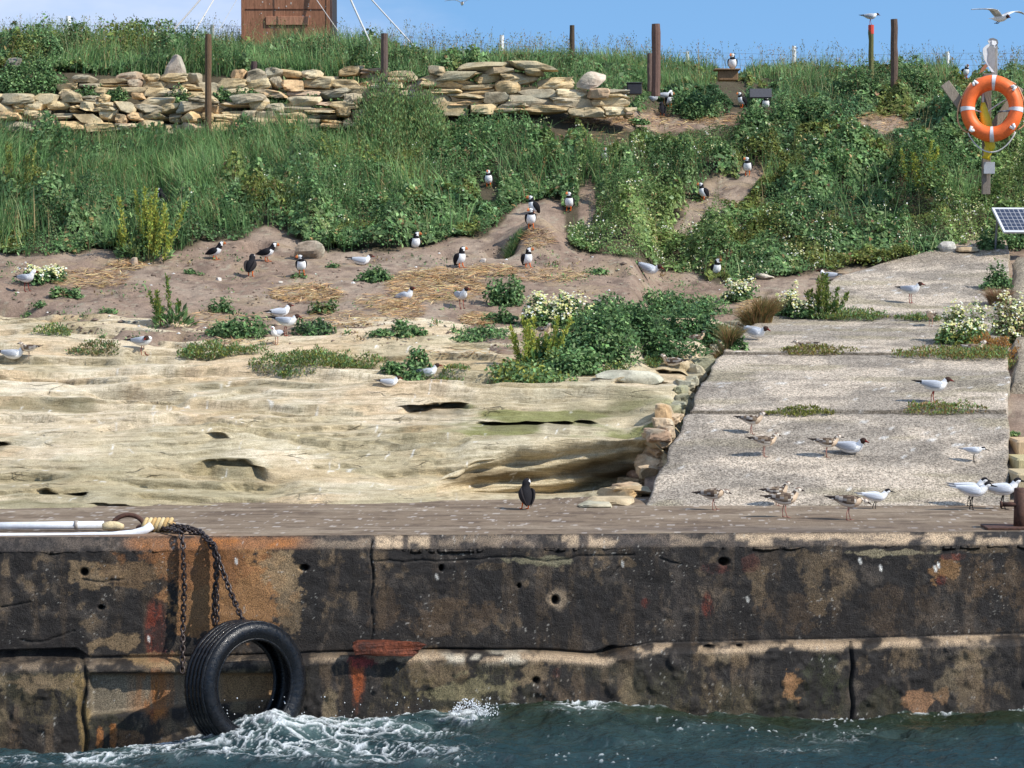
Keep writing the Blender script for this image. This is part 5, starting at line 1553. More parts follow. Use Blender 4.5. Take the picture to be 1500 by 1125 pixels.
# kerb of stones along the left of the path
kr = empty("stone_kerb", place(1000, 600)); kro = np.array(kr.location)
tag(kr, "crumbling kerb of reddish and mossy stones along the left side of the path", "kerb")
rg = np.random.default_rng(77)
KP = np.array([(1082, 470), (1066, 484), (1052, 498), (1040, 512), (1030, 527), (1018, 543), (1008, 560), (998, 576), (988, 594), (977, 612), (969, 632), (960, 655), (945, 688), (925, 716), (895, 728)], float)
for i in range(len(KP) - 1):
    for sub in range(2):
        t = .25 + .5 * sub
        p = KP[i] * (1 - t) + KP[i + 1] * t
        w = place(p[0] + 6, p[1]); S = w.y / F
        ln = np.linalg.norm(KP[i + 1] - KP[i])
        if i < 9: cc = [(.34, .31, .20), (.30, .28, .17), (.40, .35, .24)][rg.integers(3)]
        else: cc = [(.46, .33, .21), (.42, .29, .20), (.50, .38, .25), (.48, .32, .16)][rg.integers(4)]
        wd = (16 + 12 * rg.random() if i < 9 else 20 + 22 * rg.random()) * S
        hh_ = (.12 + .07 * rg.random()) * (1.0 if i < 12 else .75)
        stone_mesh("stone", np.array(w) - kro + np.array([.03 - .07 * rg.random(), .04, hh_ * .12]), (wd, .30 + .2 * rg.random(), hh_), 7000 + i * 2 + sub, cc, kr, rg.normal(0.2, .35), .24, rg.uniform(.12, .4))
for i, (a, b, w_, h_, cc) in enumerate([(893, 738, 70, 12, (.48, .38, .24)), (925, 722, 60, 14, (.46, .34, .2)), (940, 698, 46, 22, (.50, .34, .24)), (962, 645, 36, 22, (.44, .30, .2)), (974, 614, 28, 30, (.48, .32, .17)), (870, 742, 50, 8, (.45, .4, .28))]):
    w = place(a, b); S = w.y / F
    stone_mesh("stone", np.array(w) - kro + np.array([0, .05, h_ * S * .25]), (w_ * S, .45, h_ * S), 7100 + i, cc, kr, rg.normal(0, .15), .16, .3)

# timber steps at the right edge of the path
ts = empty("timber_steps", place(1490, 700)); to = np.array(ts.location); tag(ts, "stacked weathered timber planks at the right edge of the path", "steps")
for i, (y_, Yb, zt, cc) in enumerate([(700, 25.3, .13, (.45, .36, .22)), (680, 25.9, .22, (.42, .36, .20)), (655, 26.5, .32, (.50, .36, .22))]):
    b = MB(); a = at(1481, y_, Yb); b.box((a[0] + .9 - to[0], Yb - to[1], a[2] - .03 - to[2] + i * .01), (1.8, .6, .20), None, cc, .02)
    b.build("plank", M_WOOD, ts)


# ------------------------------------------------------------------ posts, fence, hut
def post(name, label, px, ytop, ybot, wpx, Y, col, tilt=0.0, group="wooden posts on the bank", pointed=False, cap=None):
    a = Vector(at(px, ybot, Y)); b = Vector(at(px + tilt, ytop, Y)); r = wpx * Y / F / 2
    a.z -= .25
    pts = [a + (b - a) * t + Vector((random.gauss(0, .04) * r, 0, 0)) for t in np.linspace(0, 1, 9)]
    m = MB(); m.tube([p - a for p in pts], [r * random.uniform(.94, 1.06) for _ in pts[:-1]] + [r * (.55 if pointed else .93)], 10, col)
    o = m.build(name, M_WOOD, None, False); o.location = a
    tag(o, label, "post", group)
    if cap:
        c_ = MB(); d = (b - a); L_ = d.length; d.normalize()
        c_.tube([d * (L_ - cap[1]), d * (L_ + .003)], r * 1.08, 10, cap[0]); c_.build("painted_band", M_PAINT, o)
    return o


BR = (.135, .085, .050); PALEW = (.38, .35, .31); DKW = (.07, .06, .04)
post("wooden_post", "long brown post standing in front of the left stone wall", 305, 50, 192, 9.5, 39.7, BR)
post("wooden_post", "brown post at the right end of the upper wall beside the hut", 563, 49, 112, 10.5, 40.6, (.12, .085, .07))
post("wooden_post", "thin dark brown post on the crest between the two birdless posts", 838, 37, 95, 7.5, 43.6, (.085, .06, .04))
post("wooden_post", "thickest brown post on the crest, right of centre", 961, 35, 118, 13, 41.6, (.15, .09, .07), 0)
post("wooden_post", "short brown stump leaning behind the thickest post", 952, 78, 112, 8, 42.6, (.15, .1, .08))
post("wooden_post", "brown post on the crest right of the orange topped post", 1310, 28, 110, 11, 43.2, (.12, .08, .06))
post("wooden_post", "short dark stump poking up behind the upper wall", 372, 90, 112, 9, 41.3, (.08, .055, .05))
post("wooden_post", "pale weathered post on the crest behind the long brown post", 311, 36, 70, 6, 44.6, (.40, .38, .36))
mk = post("marker_post", "slim mossy post with an orange red top carrying a gull", 1276, 37, 105, 8, 44.4, (.13, .125, .05), group=None, cap=((.55, .07, .045), .15))
fence = empty("wire_fence", at(750, 110, 46.2)); fo = np.array(fence.location)
tag(fence, "thin wire mesh fence with pale posts along the crest against the sky", "fence")
YFN = 46.2
for (fx, yt, yb, w_, cp_) in [(97, 24, 80, 8, 1), (735, 52, 110, 7, 1), (1007, 76, 118, 5, 1), (1163, 68, 118, 6.5, 1), (1388, 76, 118, 6, 1), (-180, 30, 80, 7, 0), (1640, 76, 120, 7, 0)]:
    a = at(fx, yb, YFN) - fo; b = at(fx + (3 if fx == 97 else 0), yt, YFN) - fo; a[2] -= .4; r = w_ * YFN / F / 2
    m = MB(); m.tube([a, a * .5 + b * .5, b * .88 + a * .12, b], [r, r, r * .95, r * .8], 8, (.36, .30, .25))
    p = m.build("post", M_WOOD, fence)
    if cp_:
        c_ = MB(); c_.tube([b * .7 + a * .3, b + np.array([0, 0, .005])], [r * 1.07, r * .9], 8, (.75, .74, .70)); c_.build("white_cap", M_PAINT, p)
m = MB(); pl = [(-200, 34), (97, 36), (400, 40), (735, 66), (1007, 78), (1163, 80), (1388, 79), (1700, 78)]
tops = lambda q: np.interp(q, [a for a, b in pl], [b for a, b in pl])
for k in range(6):
    pts = [at(q, tops(q) + k * 9 + 1.2 * math.sin(q / 60.), YFN) - fo for q in range(-200, 1701, 50)]
    m.tube(pts, .0028, 4, cap=False)
for q in np.arange(-200, 1700, 9.5):
    m.tube([at(q, tops(q), YFN) - fo, at(q + .6, tops(q) + 46, YFN) - fo], .0020, 3, cap=False)
m.build("wire_mesh", M_WIRE, fence)

hut = empty("wooden_hut", at(420, 75, 44.8)); ho = np.array(hut.location); tag(hut, "tall reddish brown timber hut with a dark side wall behind the upper stone wall", "hut")
YH = 44.8; S5 = YH / F
wx0, wx1 = at(353, 0, YH)[0] - ho[0], at(483.5, 0, YH)[0] - ho[0]
zb = -.5; ztp = 2.0
m = MB()
nbp = 2
for i in range(nbp):
    a = wx0 + (wx1 - wx0) * i / nbp; b = wx0 + (wx1 - wx0) * (i + 1) / nbp
    m.box(((a + b) / 2, 0, (zb + ztp) / 2), (b - a - .004, .03, ztp - zb), None, np.array((.27, .125, .072)) * random.uniform(.9, 1.1), .003)
m.build("front_panel", M_HUT, hut)
m = MB(); m.box((wx1 + .002, .75, (zb + ztp) / 2), (.03, 1.5, ztp - zb), None, (.045, .042, .045)); m.box((wx1 + .01, .0, (zb + ztp) / 2), (.05, .05, ztp - zb), None, (.10, .06, .05)); m.build("side_wall", M_HUT, hut)
m = MB(); m.box((wx0 + .02, .75, (zb + ztp) / 2), (.03, 1.48, ztp - zb), None, (.16, .06, .03)); m.build("side_wall", M_HUT, hut)
m = MB(); m.box(((wx0 + wx1) / 2, 1.5, (zb + ztp) / 2), (wx1 - wx0 - .06, .03, ztp - zb), None, (.16, .06, .03)); m.build("back_wall", M_HUT, hut)
m = MB(); m.box(((wx0 + wx1) / 2, .75, ztp + .06), (wx1 - wx0 + .3, 1.8, .09), None, (.06, .055, .055), .02); m.build("roof", M_PAINT, hut)
bz = at(421, 30.5, YH)[2] - ho[2]; bx = at(421, 30, YH)[0] - ho[0]
m = MB(); m.box((bx, -.03, bz), (62 * S5, .03, 12.5 * S5), None, (.36, .175, .105), .004); m.build("hatch_board", M_HUT, hut)
m = MB()
for (xa, xb, yy) in [(356, 481, 13.5)]:
    za = at(0, yy, YH)[2] - ho[2]; m.box(((wx0 + wx1) / 2, -.02, za), (wx1 - wx0 - .04, .012, .012), None, (.12, .05, .03))
m.build("batten", M_HUT, hut)


def rope(name, label, p0, p1, r, mat, group=None, col=(.6, .59, .56), sag=.02, cat="rope"):
    p0 = Vector(p0); p1 = Vector(p1); m = MB()
    pts = [(p0.lerp(p1, t) - p0) + Vector((0, 0, -sag * 4 * t * (1 - t))) for t in np.linspace(0, 1, 14)]
    m.tube(pts, r, 6, col); o = m.build(name, mat, None, True); o.location = p0
    if label: tag(o, label, cat, group)
    return o


GR = "guy ropes of the hut"
hl = Vector((ho[0] + wx0, YH - .02, ho[2] + ztp)); hr = Vector((ho[0] + wx1, YH - .02, ho[2] + ztp))
rope("guy_rope", "thicker upper guy rope running from the hut down to the far left", at(240, 60, 43.0), hl + Vector((.02, 0, -.25)), .017, M_ROPE, GR, (.36, .35, .34))
rope("guy_rope", "pale guy rope ending at the ground above the pointed stone", at(262, 84, 42.6), hl + Vector((.15, 0, -.05)), .013, M_ROPE, GR, (.52, .50, .46))
rope("guy_rope", "thin guy rope close to the hut's left wall", at(316, 52, 44.0), hl + Vector((.5, -.03, -.1)), .007, M_ROPE, GR, (.5, .5, .5))
rope("guy_rope", "thick white guy rope dropping steeply right of the hut", at(544, 66, 43.8), hr + Vector((-.08, 0, -.1)), .017, M_ROPE, GR, (.54, .53, .50))
rope("guy_rope", "long white guy rope running furthest to the right of the hut", at(618, 80, 43.6), hr + Vector((-.25, -.03, 0.0)), .013, M_ROPE, GR, (.52, .51, .50))
rope("guy_rope", "thin guy rope crossing the hut's front to its right corner", at(500, 52, 44.2), Vector((ho[0] + wx0 + .65, YH - .06, ho[2] + ztp - .1)), .008, M_ROPE, GR, (.5, .45, .42))

m = MB(); rg = np.random.default_rng(9)
for k in range(70):
    fx_ = rg.uniform(wx0 + .03, wx1 - .03); fz_ = rg.uniform(-.1, 1.2); w_ = rg.uniform(.006, .02)
    m.box((fx_, -.017, fz_), (w_, .004, w_ * rg.uniform(.6, 2.2)), None, (.5, .42, .36))
m.build("flaked_paint", M_HUT, hut)["kind"] = "stuff"
m = MB()
for xx_ in (wx0 + .035, wx1 - .035):
    m = MB(); m.box((xx_, -.022, (zb + ztp) / 2), (.06, .014, ztp - zb), None, (.25, .115, .065), .003); m.build("corner_board", M_HUT, hut)
# nest box, slate slab, dark crate
nb_ = empty("nest_box", at(1066, 119, 42.4)); tag(nb_, "brown wooden nest box on the crest with a puffin sitting on top", "nest box")
S6 = 42.4 / F; m = MB(); m.box((0, 0, .09), (28 * S6, .33, .17), None, (.22, .13, .07), .01); m.build("box", M_WOOD, nb_)
m = MB(); m.box((-.02, -.02, .185), (38 * S6, .42, .02), None, (.26, .17, .10), .004); m.build("lid", M_WOOD, nb_)
m = MB(); m.box((0, 0, 0), (32 * 42.6 / F, .05, 14 * 42.6 / F), Matrix.Rotation(R(-20), 3, 'X'), (.075, .075, .085), .006); o = m.build("slate_slab", M_PAINT); o.location = at(1114, 137, 42.5); tag(o, "dark grey slate slab lying right of the wooden nest box", "slab")
ck = empty("storage_crate", at(929, 141, 41.0)); tag(ck, "black square crate at the right end of the stone wall", "crate"); m = MB(); m.box((0, 0, .11), (21 * .011, .26, .17), None, (.03, .028, .032), .01); m.build("box", M_PLAST, ck); m = MB(); m.box((0, 0, .206), (.245, .28, .018), None, (.04, .037, .04), .004); m.build("lid", M_PLAST, ck)

# ------------------------------------------------------------------ lifebuoy and its stand
YL = 38.3; S7 = YL / F
lb0 = Vector(at(1446, 268, YL))
stand = empty("lifebuoy_stand", lb0); tag(stand, "grey timber stand with two slanting arms holding the orange lifebuoy", "lifebuoy stand")


def L(px, py, Y=YL):
    return Vector(at(px, py, Y)) - lb0


def beam(m, a, b, w, t, col):
    a = Vector(a); b = Vector(b); d = (b - a); z = d.normalized(); y = Vector((0, 1, 0)); x = y.cross(z).normalized(); y = z.cross(x)
    M_ = Matrix((x, y, z)).transposed()
    m.box((a + b) / 2, (w, t, d.length), M_, col, .006)


m = MB(); beam(m, L(1444, 285, YL + .12), L(1446, 108, YL + .12), .12, .09, (.20, .165, .135)); m.build("post", M_WOOD, stand)
m = MB(); beam(m, L(1384, 122, YL + .04), L(1434, 190, YL + .04), .15, .045, (.27, .23, .18)); m.build("arm", M_WOOD, stand)
m = MB(); beam(m, L(1494, 128, YL + .04), L(1448, 198, YL + .04), .13, .045, (.30, .26, .20)); m.build("arm", M_WOOD, stand)
m = MB(); m.box(L(1449, 246, YL + .01), (16 * S7, .03, 17 * S7), None, (.35, .36, .38), .003); m.build("notice_plate", M_PAINT, stand)
m = MB(); m.tube([L(1462, 164, YL), L(1470, 163, YL - .3), L(1487, 162, YL - .30)], .013, 8, (.25, .25, .25)); m.build("hook", M_WIRE, stand)

buoy = empty("lifebuoy", at(1453, 159, YL - .16)); bo = Vector(buoy.location)
tag(buoy, "orange lifebuoy with four silver bands hung on the timber stand", "lifebuoy")
RM = 37.0 * S7; RA = 8.6 * S7; RB = 11.0 * S7
tilt = Matrix.Rotation(R(-6), 3, 'X') @ Matrix.Rotation(R(-14), 3, 'Z')
na, nbb = 72, 20


def tor(a, b, k=1.0, sx=.93):
    r = RM + RB * k * math.cos(b)
    return tilt @ Vector((r * math.cos(a) * sx, RA * k * 1.5 * math.sin(b), r * math.sin(a) * 1.02))


def torus_part(name, a0, a1, n, k, mat, parent, closed, col):
    V = []; 
    for i in range(n if closed else n + 1):
        a = a0 + (a1 - a0) * i / n
        for j in range(nbb): V.append(tor(a, 2 * math.pi * j / nbb, k))
    Fs = []
    N_ = n
    for i in range(N_):
        i2 = (i + 1) % n if closed else i + 1
        for j in range(nbb): Fs.append((i * nbb + j, i2 * nbb + j, i2 * nbb + (j + 1) % nbb, i * nbb + (j + 1) % nbb))
    m_ = MB(); m_.add(V, Fs, col); return m_.build(name, mat, parent, True)


torus_part("ring", 0, 2 * math.pi, na, 1.0, M_PLAST, buoy, True, (.80, .15, .032))
for a in (84, 180, 270, 355):
    torus_part("reflective_band", R(a - 4.2), R(a + 4.2), 4, 1.035, M_PLAST, buoy, False, (.62, .62, .64))
for a in (125, 225, 318, 38):
    m = MB()
    c0 = tor(R(a), -.9, 1.06, .93)
    m.tube([tor(R(a - 4), -1.3, 1.05), tor(R(a - 1), -.8, 1.25), tor(R(a + 2), -.9, 1.22), tor(R(a + 5), -1.2, 1.05)], .022, 8, (.80, .78, .75))
    m.build("rope_clip", M_ROPE, buoy, True)
m = MB()
for (a, b) in ((130, 222), (222, 316), (-40, 36), (42, 120)):
    pts = []
    for t in np.linspace(0, 1, 14):
        an = R(a + (b - a) * t); out = 1.18 + .28 * math.sin(math.pi * t)
        p = tor(an, 0.0, out); p.z -= .10 * math.sin(math.pi * t); pts.append(p)
    if (a, b) == (222, 316): m.tube(pts, .011, 6, (.55, .54, .52))
    else: m.tube(pts, .011, 6, (.6, .35, .2))
m.tube([tilt @ Vector(p) for p in [(-.24, -.02, -.02), (-.1, .04, -.06), (.05, .03, .04), (.22, .03, .14), (.28, .0, .2)]], .010, 6, (.55, .55, .52))
m.build("grab_line", M_ROPE, buoy, True)
bag = empty("throw_line_bag", at(1446, 200, YL - .08)); go = Vector(bag.location); tag(bag, "long yellow throw line bag hanging inside the lifebuoy", "throw bag")
m = MB(); pts = []
prof = [(1440, 150, .03), (1441, 160, .06), (1444, 176, .084), (1446, 190, .088), (1449, 204, .084), (1451, 216, .07), (1448, 222, .05)]
m.tube([Vector(at(a, b, YL - .08)) - go for a, b, r in prof], [r for a, b, r in prof], 12, (.66, .50, .03)); m.build("bag", M_PLAST, bag, True)
m = MB(); prof = [(1448, 212, .05), (1447, 222, .07), (1446, 228, .05), (1444, 233, .07)]
m.tube([Vector(at(a, b, YL - .07)) - go for a, b, r in prof], [r for a, b, r in prof], 10, (.62, .45, .02)); m.build("lower_flap", M_PLAST, bag, True)
m = MB(); m.tube([L(1439, 130, YL - .05) + lb0 - go, Vector(at(1440, 158, YL - .08)) - go], .022, 8, (.55, .52, .46)); m.build("handle", M_PAINT, bag, True)

# bird shaped cut-out sign over the stand
sg = empty("bird_sign", at(1452, 108, YL + .2)); s0 = Vector(sg.location); tag(sg, "weathered painted bird cut-out board with grey back and orange feet above the lifebuoy", "sign")


def outline(name, pts, Y0, th, col, parent, org):
    Vf = [Vector(at(a, b, Y0)) - org for a, b in pts]; n = len(Vf)
    m_ = MB(); m_.add(Vf + [v + Vector((0, th, 0)) for v in Vf], [tuple(range(n)), tuple(reversed(range(n, 2 * n)))] + [(i + n, (i + 1) % n + n, (i + 1) % n, i) for i in range(n)], col)
    return m_.build(name, M_PAINT, parent)


outline("board", [(1449, 57), (1455, 56), (1460, 58), (1462, 63), (1460, 68), (1458, 71), (1457, 80), (1458, 90), (1456, 98), (1455, 104), (1450, 100), (1446, 94), (1442, 88), (1440, 78), (1440, 71), (1445, 66), (1449, 64), (1447, 60)][::-1], YL + .18, .03, (.72, .71, .68), sg, s0)
outline("grey_back", [(1451, 66), (1458, 70), (1457.5, 80), (1458, 90), (1456, 103), (1451, 97), (1447, 88), (1448, 78), (1447, 70)][::-1], YL + .172, .006, (.30, .295, .29), sg, s0)
outline("face", [(1453, 59), (1459, 60), (1460, 64), (1457, 67), (1453, 65)][::-1], YL + .165, .008, (.85, .84, .82), sg, s0)
outline("dark_cap", [(1449, 56.5), (1455, 55.5), (1461, 58), (1462.5, 63), (1460, 68), (1459, 63), (1456, 58.5), (1452, 58)][::-1], YL + .170, .006, (.2, .2, .2), sg, s0)
outline("foot", [(1444, 93), (1447, 97), (1441, 104), (1434, 108), (1438, 100)][::-1], YL + .168, .008, (.36, .15, .08), sg, s0)
outline("tail", [(1447, 96), (1450, 97), (1457, 106), (1452, 105)][::-1], YL + .166, .006, (.78, .77, .74), sg, s0)
m = MB(); m.box(Vector(at(1456.5, 96, YL + .25)) - s0, (.09, .05, .6), None, (.30, .28, .25), .005); m.build("support", M_WOOD, sg)

# solar panel
sp0 = Vector(at(1486, 345, 37.0)); pan_ = empty("solar_panel", sp0); tag(pan_, "small tilted solar panel with white frame standing in leaves at the right edge", "solar panel")
A = Vector(at(1453, 304, 37.0)) - sp0
Wv = Vector((.70, .16, .0)); Dv = Vector((.16, -.16 * .70 / .16 * .16 * 1.0, 0))
Dv = Vector((.16, -.34, -.34)); Dv = Dv - Wv * (Dv.dot(Wv) / Wv.dot(Wv)); Dv = Dv.normalized() * .52
Dv = Vector((Dv.x + .02, Dv.y, Dv.z))
Nv = Wv.cross(Dv).normalized()
if Nv.y > 0: Nv = -Nv


def sheet(m_, u0, u1, v0, v1, lift, th, col):
    P = [A + Wv * u + Dv * v + Nv * lift for u, v in ((u0, v0), (u1, v0), (u1, v1), (u0, v1))]
    Q = [p - Nv * th for p in P]
    m_.add(P + Q, [(0, 1, 2, 3), (7, 6, 5, 4)] + [(i + 4, (i + 1) % 4 + 4, (i + 1) % 4, i) for i in range(4)], col)


m = MB()
for a in ((0, 1, 0, .05), (0, 1, .95, 1), (0, .045, .05, .95), (.955, 1, .05, .95)): sheet(m, *a, .0, .03, (.55, .56, .57))
m.build("frame", M_PAINT, pan_)
m = MB(); sheet(m, .04, .96, .045, .955, -.006, .012, (.26, .27, .30)); m.build("backing", M_PAINT, pan_)
m = MB()
for i in range(9):
    for j in range(6):
        g = .012 if i not in (4,) else .012
        u0 = .055 + i * .0995 + (.012 if i > 4 else 0); v0 = .07 + j * .144
        sheet(m, u0, u0 + .078, v0, v0 + .118, -.002, .003, (.035, .040, .062))
m.build("cell", M_GLASS, pan_)
for v in (.1, .9):
    m = MB(); P = A + Wv * v + Dv * .15 - Nv * .03; beam(m, P, P + Vector((0, .18, -.55)), .03, .03, (.4, .4, .42)); m.build("leg", M_WIRE, pan_)

# ------------------------------------------------------------------ quay fittings
# tyre
AZ = R(42)
YT = 21.28
ty = empty("tyre", at(360, 1002, YT)); tag(ty, "big black lorry tyre hung as a fender on chains against the sea wall", "tyre")
RT = .535; WT = .33
ax = Vector((math.sin(AZ), -math.cos(AZ), .06)).normalized(); ex = Vector((math.cos(AZ), math.sin(AZ), 0)); ez = ax.cross(ex); ez = -ez if ez.z < 0 else ez


def tyre_part(name, prof, parent, n=96, closed=True, col=(1, 1, 1), mod=None):
    V = []; k = len(prof)
    for i in range(n):
        a = 2 * math.pi * i / n
        for (w, r) in prof:
            if mod: r = r + mod(a, w)
            V.append((ex * math.cos(a) + ez * math.sin(a)) * r + ax * w)
    Fs = []
    for i in range(n):
        j = (i + 1) % n
        for q in range(k if closed else k - 1):
            q2 = (q + 1) % k
            Fs.append((i * k + q, j * k + q, j * k + q2, i * k + q2))
    m_ = MB(); m_.add(V, Fs, col); return m_.build(name, M_RUBBER, parent, True)


h_ = WT / 2
carc = [(h_ * .55, .36), (h_ * .72, .345), (h_ * .86, .37), (h_ * .98, .41), (h_ * 1.02, .45), (h_ * .97, .49), (h_ * .86, .518), (h_ * .80, .522),
        (-h_ * .80, .522), (-h_ * .86, .518), (-h_ * .97, .49), (-h_ * 1.02, .45), (-h_ * .98, .41), (-h_ * .86, .37), (-h_ * .72, .345), (-h_ * .55, .36),
        (-h_ * .7, .40), (-h_ * .78, .45), (-h_ * .65, .488), (0, .497), (h_ * .65, .488), (h_ * .78, .45), (h_ * .7, .40)]
carc = [(w, (.372 + (r - .345) * (.522 - .372) / (.522 - .345)) if r < .522 else r) for w, r in carc]
tyre_part("carcass", carc, ty)
for (wa, wb) in ((-.78, -.50), (-.44, -.16), (-.10, .16), (.22, .48), (.54, .80)):
    a, b = wa * h_, wb * h_
    tyre_part("tread_rib", [(a, .517), (a + .003, .536), (b - .003, .536), (b, .517)], ty, 120, True, mod=lambda an, w: (-.004 if int(an * 40) % 5 == 0 else 0))
tyre_part("bead", [(h_ * .70, .368), (h_ * .86, .380), (h_ * .84, .394), (h_ * .66, .383)], ty)

# rusted iron bar
w0 = Vector(at(564, 949, 21.74))
bar = stone_mesh("rusty_bar", (0, 0, 0), (112 * w0.y / F, .13, 21 * w0.y / F), 421, (.10, .03, .012), None, R(3), .22, .22, False)
bar.location = w0
bar.data.materials[0] = vmat("orange_rust", rough=.6, spec=.4, base=(.115, .026, .008), scale=7, amt=.95, scale2=40, amt2=.5, bump=1.0, bscale=30, bdist=.02)
tag(bar, "orange and dark rusted iron bar lying along the wall ledge right of the tyre", "iron bar")


# chains
def chain(label, pts, link=.062, wire=.0095, wid=.036):
    P = [Vector(p) for p in pts]
    segs = [(P[i + 1] - P[i]).length for i in range(len(P) - 1)]; tot = sum(segs)
    n = int(tot / (link * .72))
    root = empty("chain", P[0]); tag(root, label, "chain", "rusty chains on the sea wall")

    def samp(s):
        s = max(0, min(tot - 1e-5, s)); i = 0
        while s > segs[i]: s -= segs[i]; i += 1
        return P[i].lerp(P[i + 1], s / segs[i]), (P[i + 1] - P[i]).normalized()
    m_ = MB()
    for k in range(n):
        c0, d = samp((k + .5) * tot / n)
        u = d.orthogonal().normalized(); v = d.cross(u)
        ang = (0.5 + k * math.pi / 2) + random.gauss(0, .22)
        w_ = u * math.cos(ang) + v * math.sin(ang)
        pp = []
        for q in range(12):
            a = 2 * math.pi * q / 12
            pp.append(c0 - P[0] + d * (link / 2 * math.copysign(abs(math.cos(a)) ** .8, math.cos(a))) + w_ * (wid / 2 * math.copysign(abs(math.sin(a)) ** .7, math.sin(a))))
        m_.tube(pp, wire, 5, closed=True, cap=False)
    m_.build("links", M_CHAIN, root, True)
    return root


def edge(px_):  # point on the quay's top front edge under a pixel column
    xx = (px_ - 750) / F * 21.9
    return Vector((xx, yfront(xx), QZ))


def wallp(px_, py_, off=.03, low=False):
    y0 = 21.75
    for _ in range(4):
        q = at(px_, py_, y0); y0 = yfront(q[0]) - off - (.135 if low else 0)
    return Vector(at(px_, py_, y0))


r0 = Vector(at(228, 772, 22.28)); r0.z = QZ + .03
e1 = wallp(264, 789, .03); e2 = wallp(300, 789, .04)
chain("left chain hanging straight down the wall beside the tyre", [r0, Vector(at(250, 775, 22.05)), e1 + Vector((0, .05, .05)), wallp(268, 800, .05), wallp(270, 860, .05), wallp(268, 920, .05), wallp(267, 985, .17)])
chain("middle chain hanging behind the top of the tyre", [r0 + Vector((.05, 0, .02)), Vector(at(262, 771, 22.1)), Vector(at(292, 778, 22.02)), wallp(306, 792, .03), wallp(316, 815, .05), wallp(317, 860, .05), wallp(318, 925, .06)])
chain("slanting chain from the bundle to the top of the tyre", [r0 + Vector((.1, 0, .03)), Vector(at(275, 773, 22.06)), Vector(at(296, 781, 22.0)), wallp(312, 796, .06), wallp(322, 825, .10), wallp(338, 868, .20), Vector(at(357, 912, 21.45))])
chain("short doubled chain lying over the wall edge between the others", [r0 + Vector((.08, -.02, .05)), Vector(at(270, 776, 22.04)), Vector(at(299, 785, 21.97)), wallp(314, 800, .09), wallp(320, 830, .09), wallp(314, 870, .08), wallp(313, 915, .07)])
# mooring ring
mr_ = empty("mooring_ring", at(187, 770, 22.35)); mr_.location.z = QZ; tag(mr_, "thick rusty mooring ring standing on the quay edge", "mooring ring")
m = MB(); m.tube([(.155 * math.cos(a), .05 * math.sin(a), .135 * math.sin(a) + .0) for a in np.linspace(-.25, math.pi + .25, 24)], .021, 10); m.build("ring", M_RUST, mr_, True)
m = MB(); m.box((.13, .0, .02), (.10, .12, .06), None, (1, 1, 1), .01); m.build("staple", M_RUST, mr_)
# rope knot
kn = empty("rope_knot", at(222, 771, 22.25)); kn.location.z = QZ; tag(kn, "tan rope lashed round the white pole's end beside the mooring ring", "rope")
m = MB()
for k in range(7):
    cx = -.06 + k * .036
    m.tube([(cx + .02 * math.sin(a), .055 * math.cos(a), .062 + .05 * math.sin(a)) for a in np.linspace(0, 2 * math.pi, 14, endpoint=False)], .019, 7, closed=True, cap=False, col=[(.50, .37, .18), (.56, .44, .25), (.45, .30, .13)][k % 3])
m.tube([(.12, 0, .08), (.19, -.05, .06), (.25, -.10, .035), (.28, -.14, .02)], [.03, .035, .03, .02], 8, (.52, .33, .14))
m.build("coils", M_ROPE, kn, True)
m = MB(); m.tube([(-.42, -.03, .05), (-.36, .0, .055), (-.30, .01, .05), (-.25, -.02, .05)], [.03, .042, .04, .025], 8, (.55, .44, .26)); m.build("whipping", M_ROPE, kn, True)
# white poles
m = MB(); a = Vector(at(-120, 779.5, 22.33)); b = Vector(at(152, 774.5, 22.33)); a.z = QZ + .035; b.z = QZ + .055
o = empty("white_pole", a); tag(o, "straight white plastic pole lying on the quay behind the bent one", "pole", "white poles on the quay edge")
m.tube([Vector((0, 0, 0)), (b - a) * .6, b - a], .034, 12, (.60, .61, .63)); m.build("tube", M_PLAST, o, True)
m = MB(); jx = (b - a) * (232 / 272); m.tube([jx - Vector((.015, 0, 0)), jx + Vector((.015, 0, 0))], .040, 12, (.32, .28, .24)); m.build("joint", M_PLAST, o, True)
a = Vector(at(-120, 788, 21.95)); a.z = QZ + .03
pts = [(-120, 788), (0, 787), (100, 786.5), (165, 785), (195, 782), (212, 777), (222, 770)]
o = empty("white_pole", a); tag(o, "white plastic pole with an upturned end lying along the quay edge", "pole", "white poles on the quay edge")
m = MB(); m.tube([Vector(at(p, q, 21.98 + .03 * i)) - a + Vector((0, 0, .0)) for i, (p, q) in enumerate(pts)], .037, 12, (.60, .61, .63)); m.build("tube", M_PLAST, o, True)
# iron post
ip = empty("iron_bollard", at(1494, 771, 22.55)); ip.location.z = QZ; tag(ip, "rusty iron mooring post with a cross pin at the right end of the quay", "mooring post")
m = MB(); m.tube([(0, 0, 0), (0, 0, .15), (0, 0, .355), (0, 0, .36)], [.058, .055, .055, .045], 14); m.build("post", M_RUST, ip, True)
m = MB(); m.tube([(-.17, -.02, .215), (-.05, -.02, .215), (.16, -.02, .215)], .021, 10); m.tube([(-.18, -.02, .215), (-.165, -.02, .215)], .030, 10); m.build("cross_pin", M_RUST, ip, True)
m = MB(); m.box((-.02, .0, .012), (.60, .34, .022), None, (1, 1, 1), .004); m.build("base_plate", M_RUST, ip)

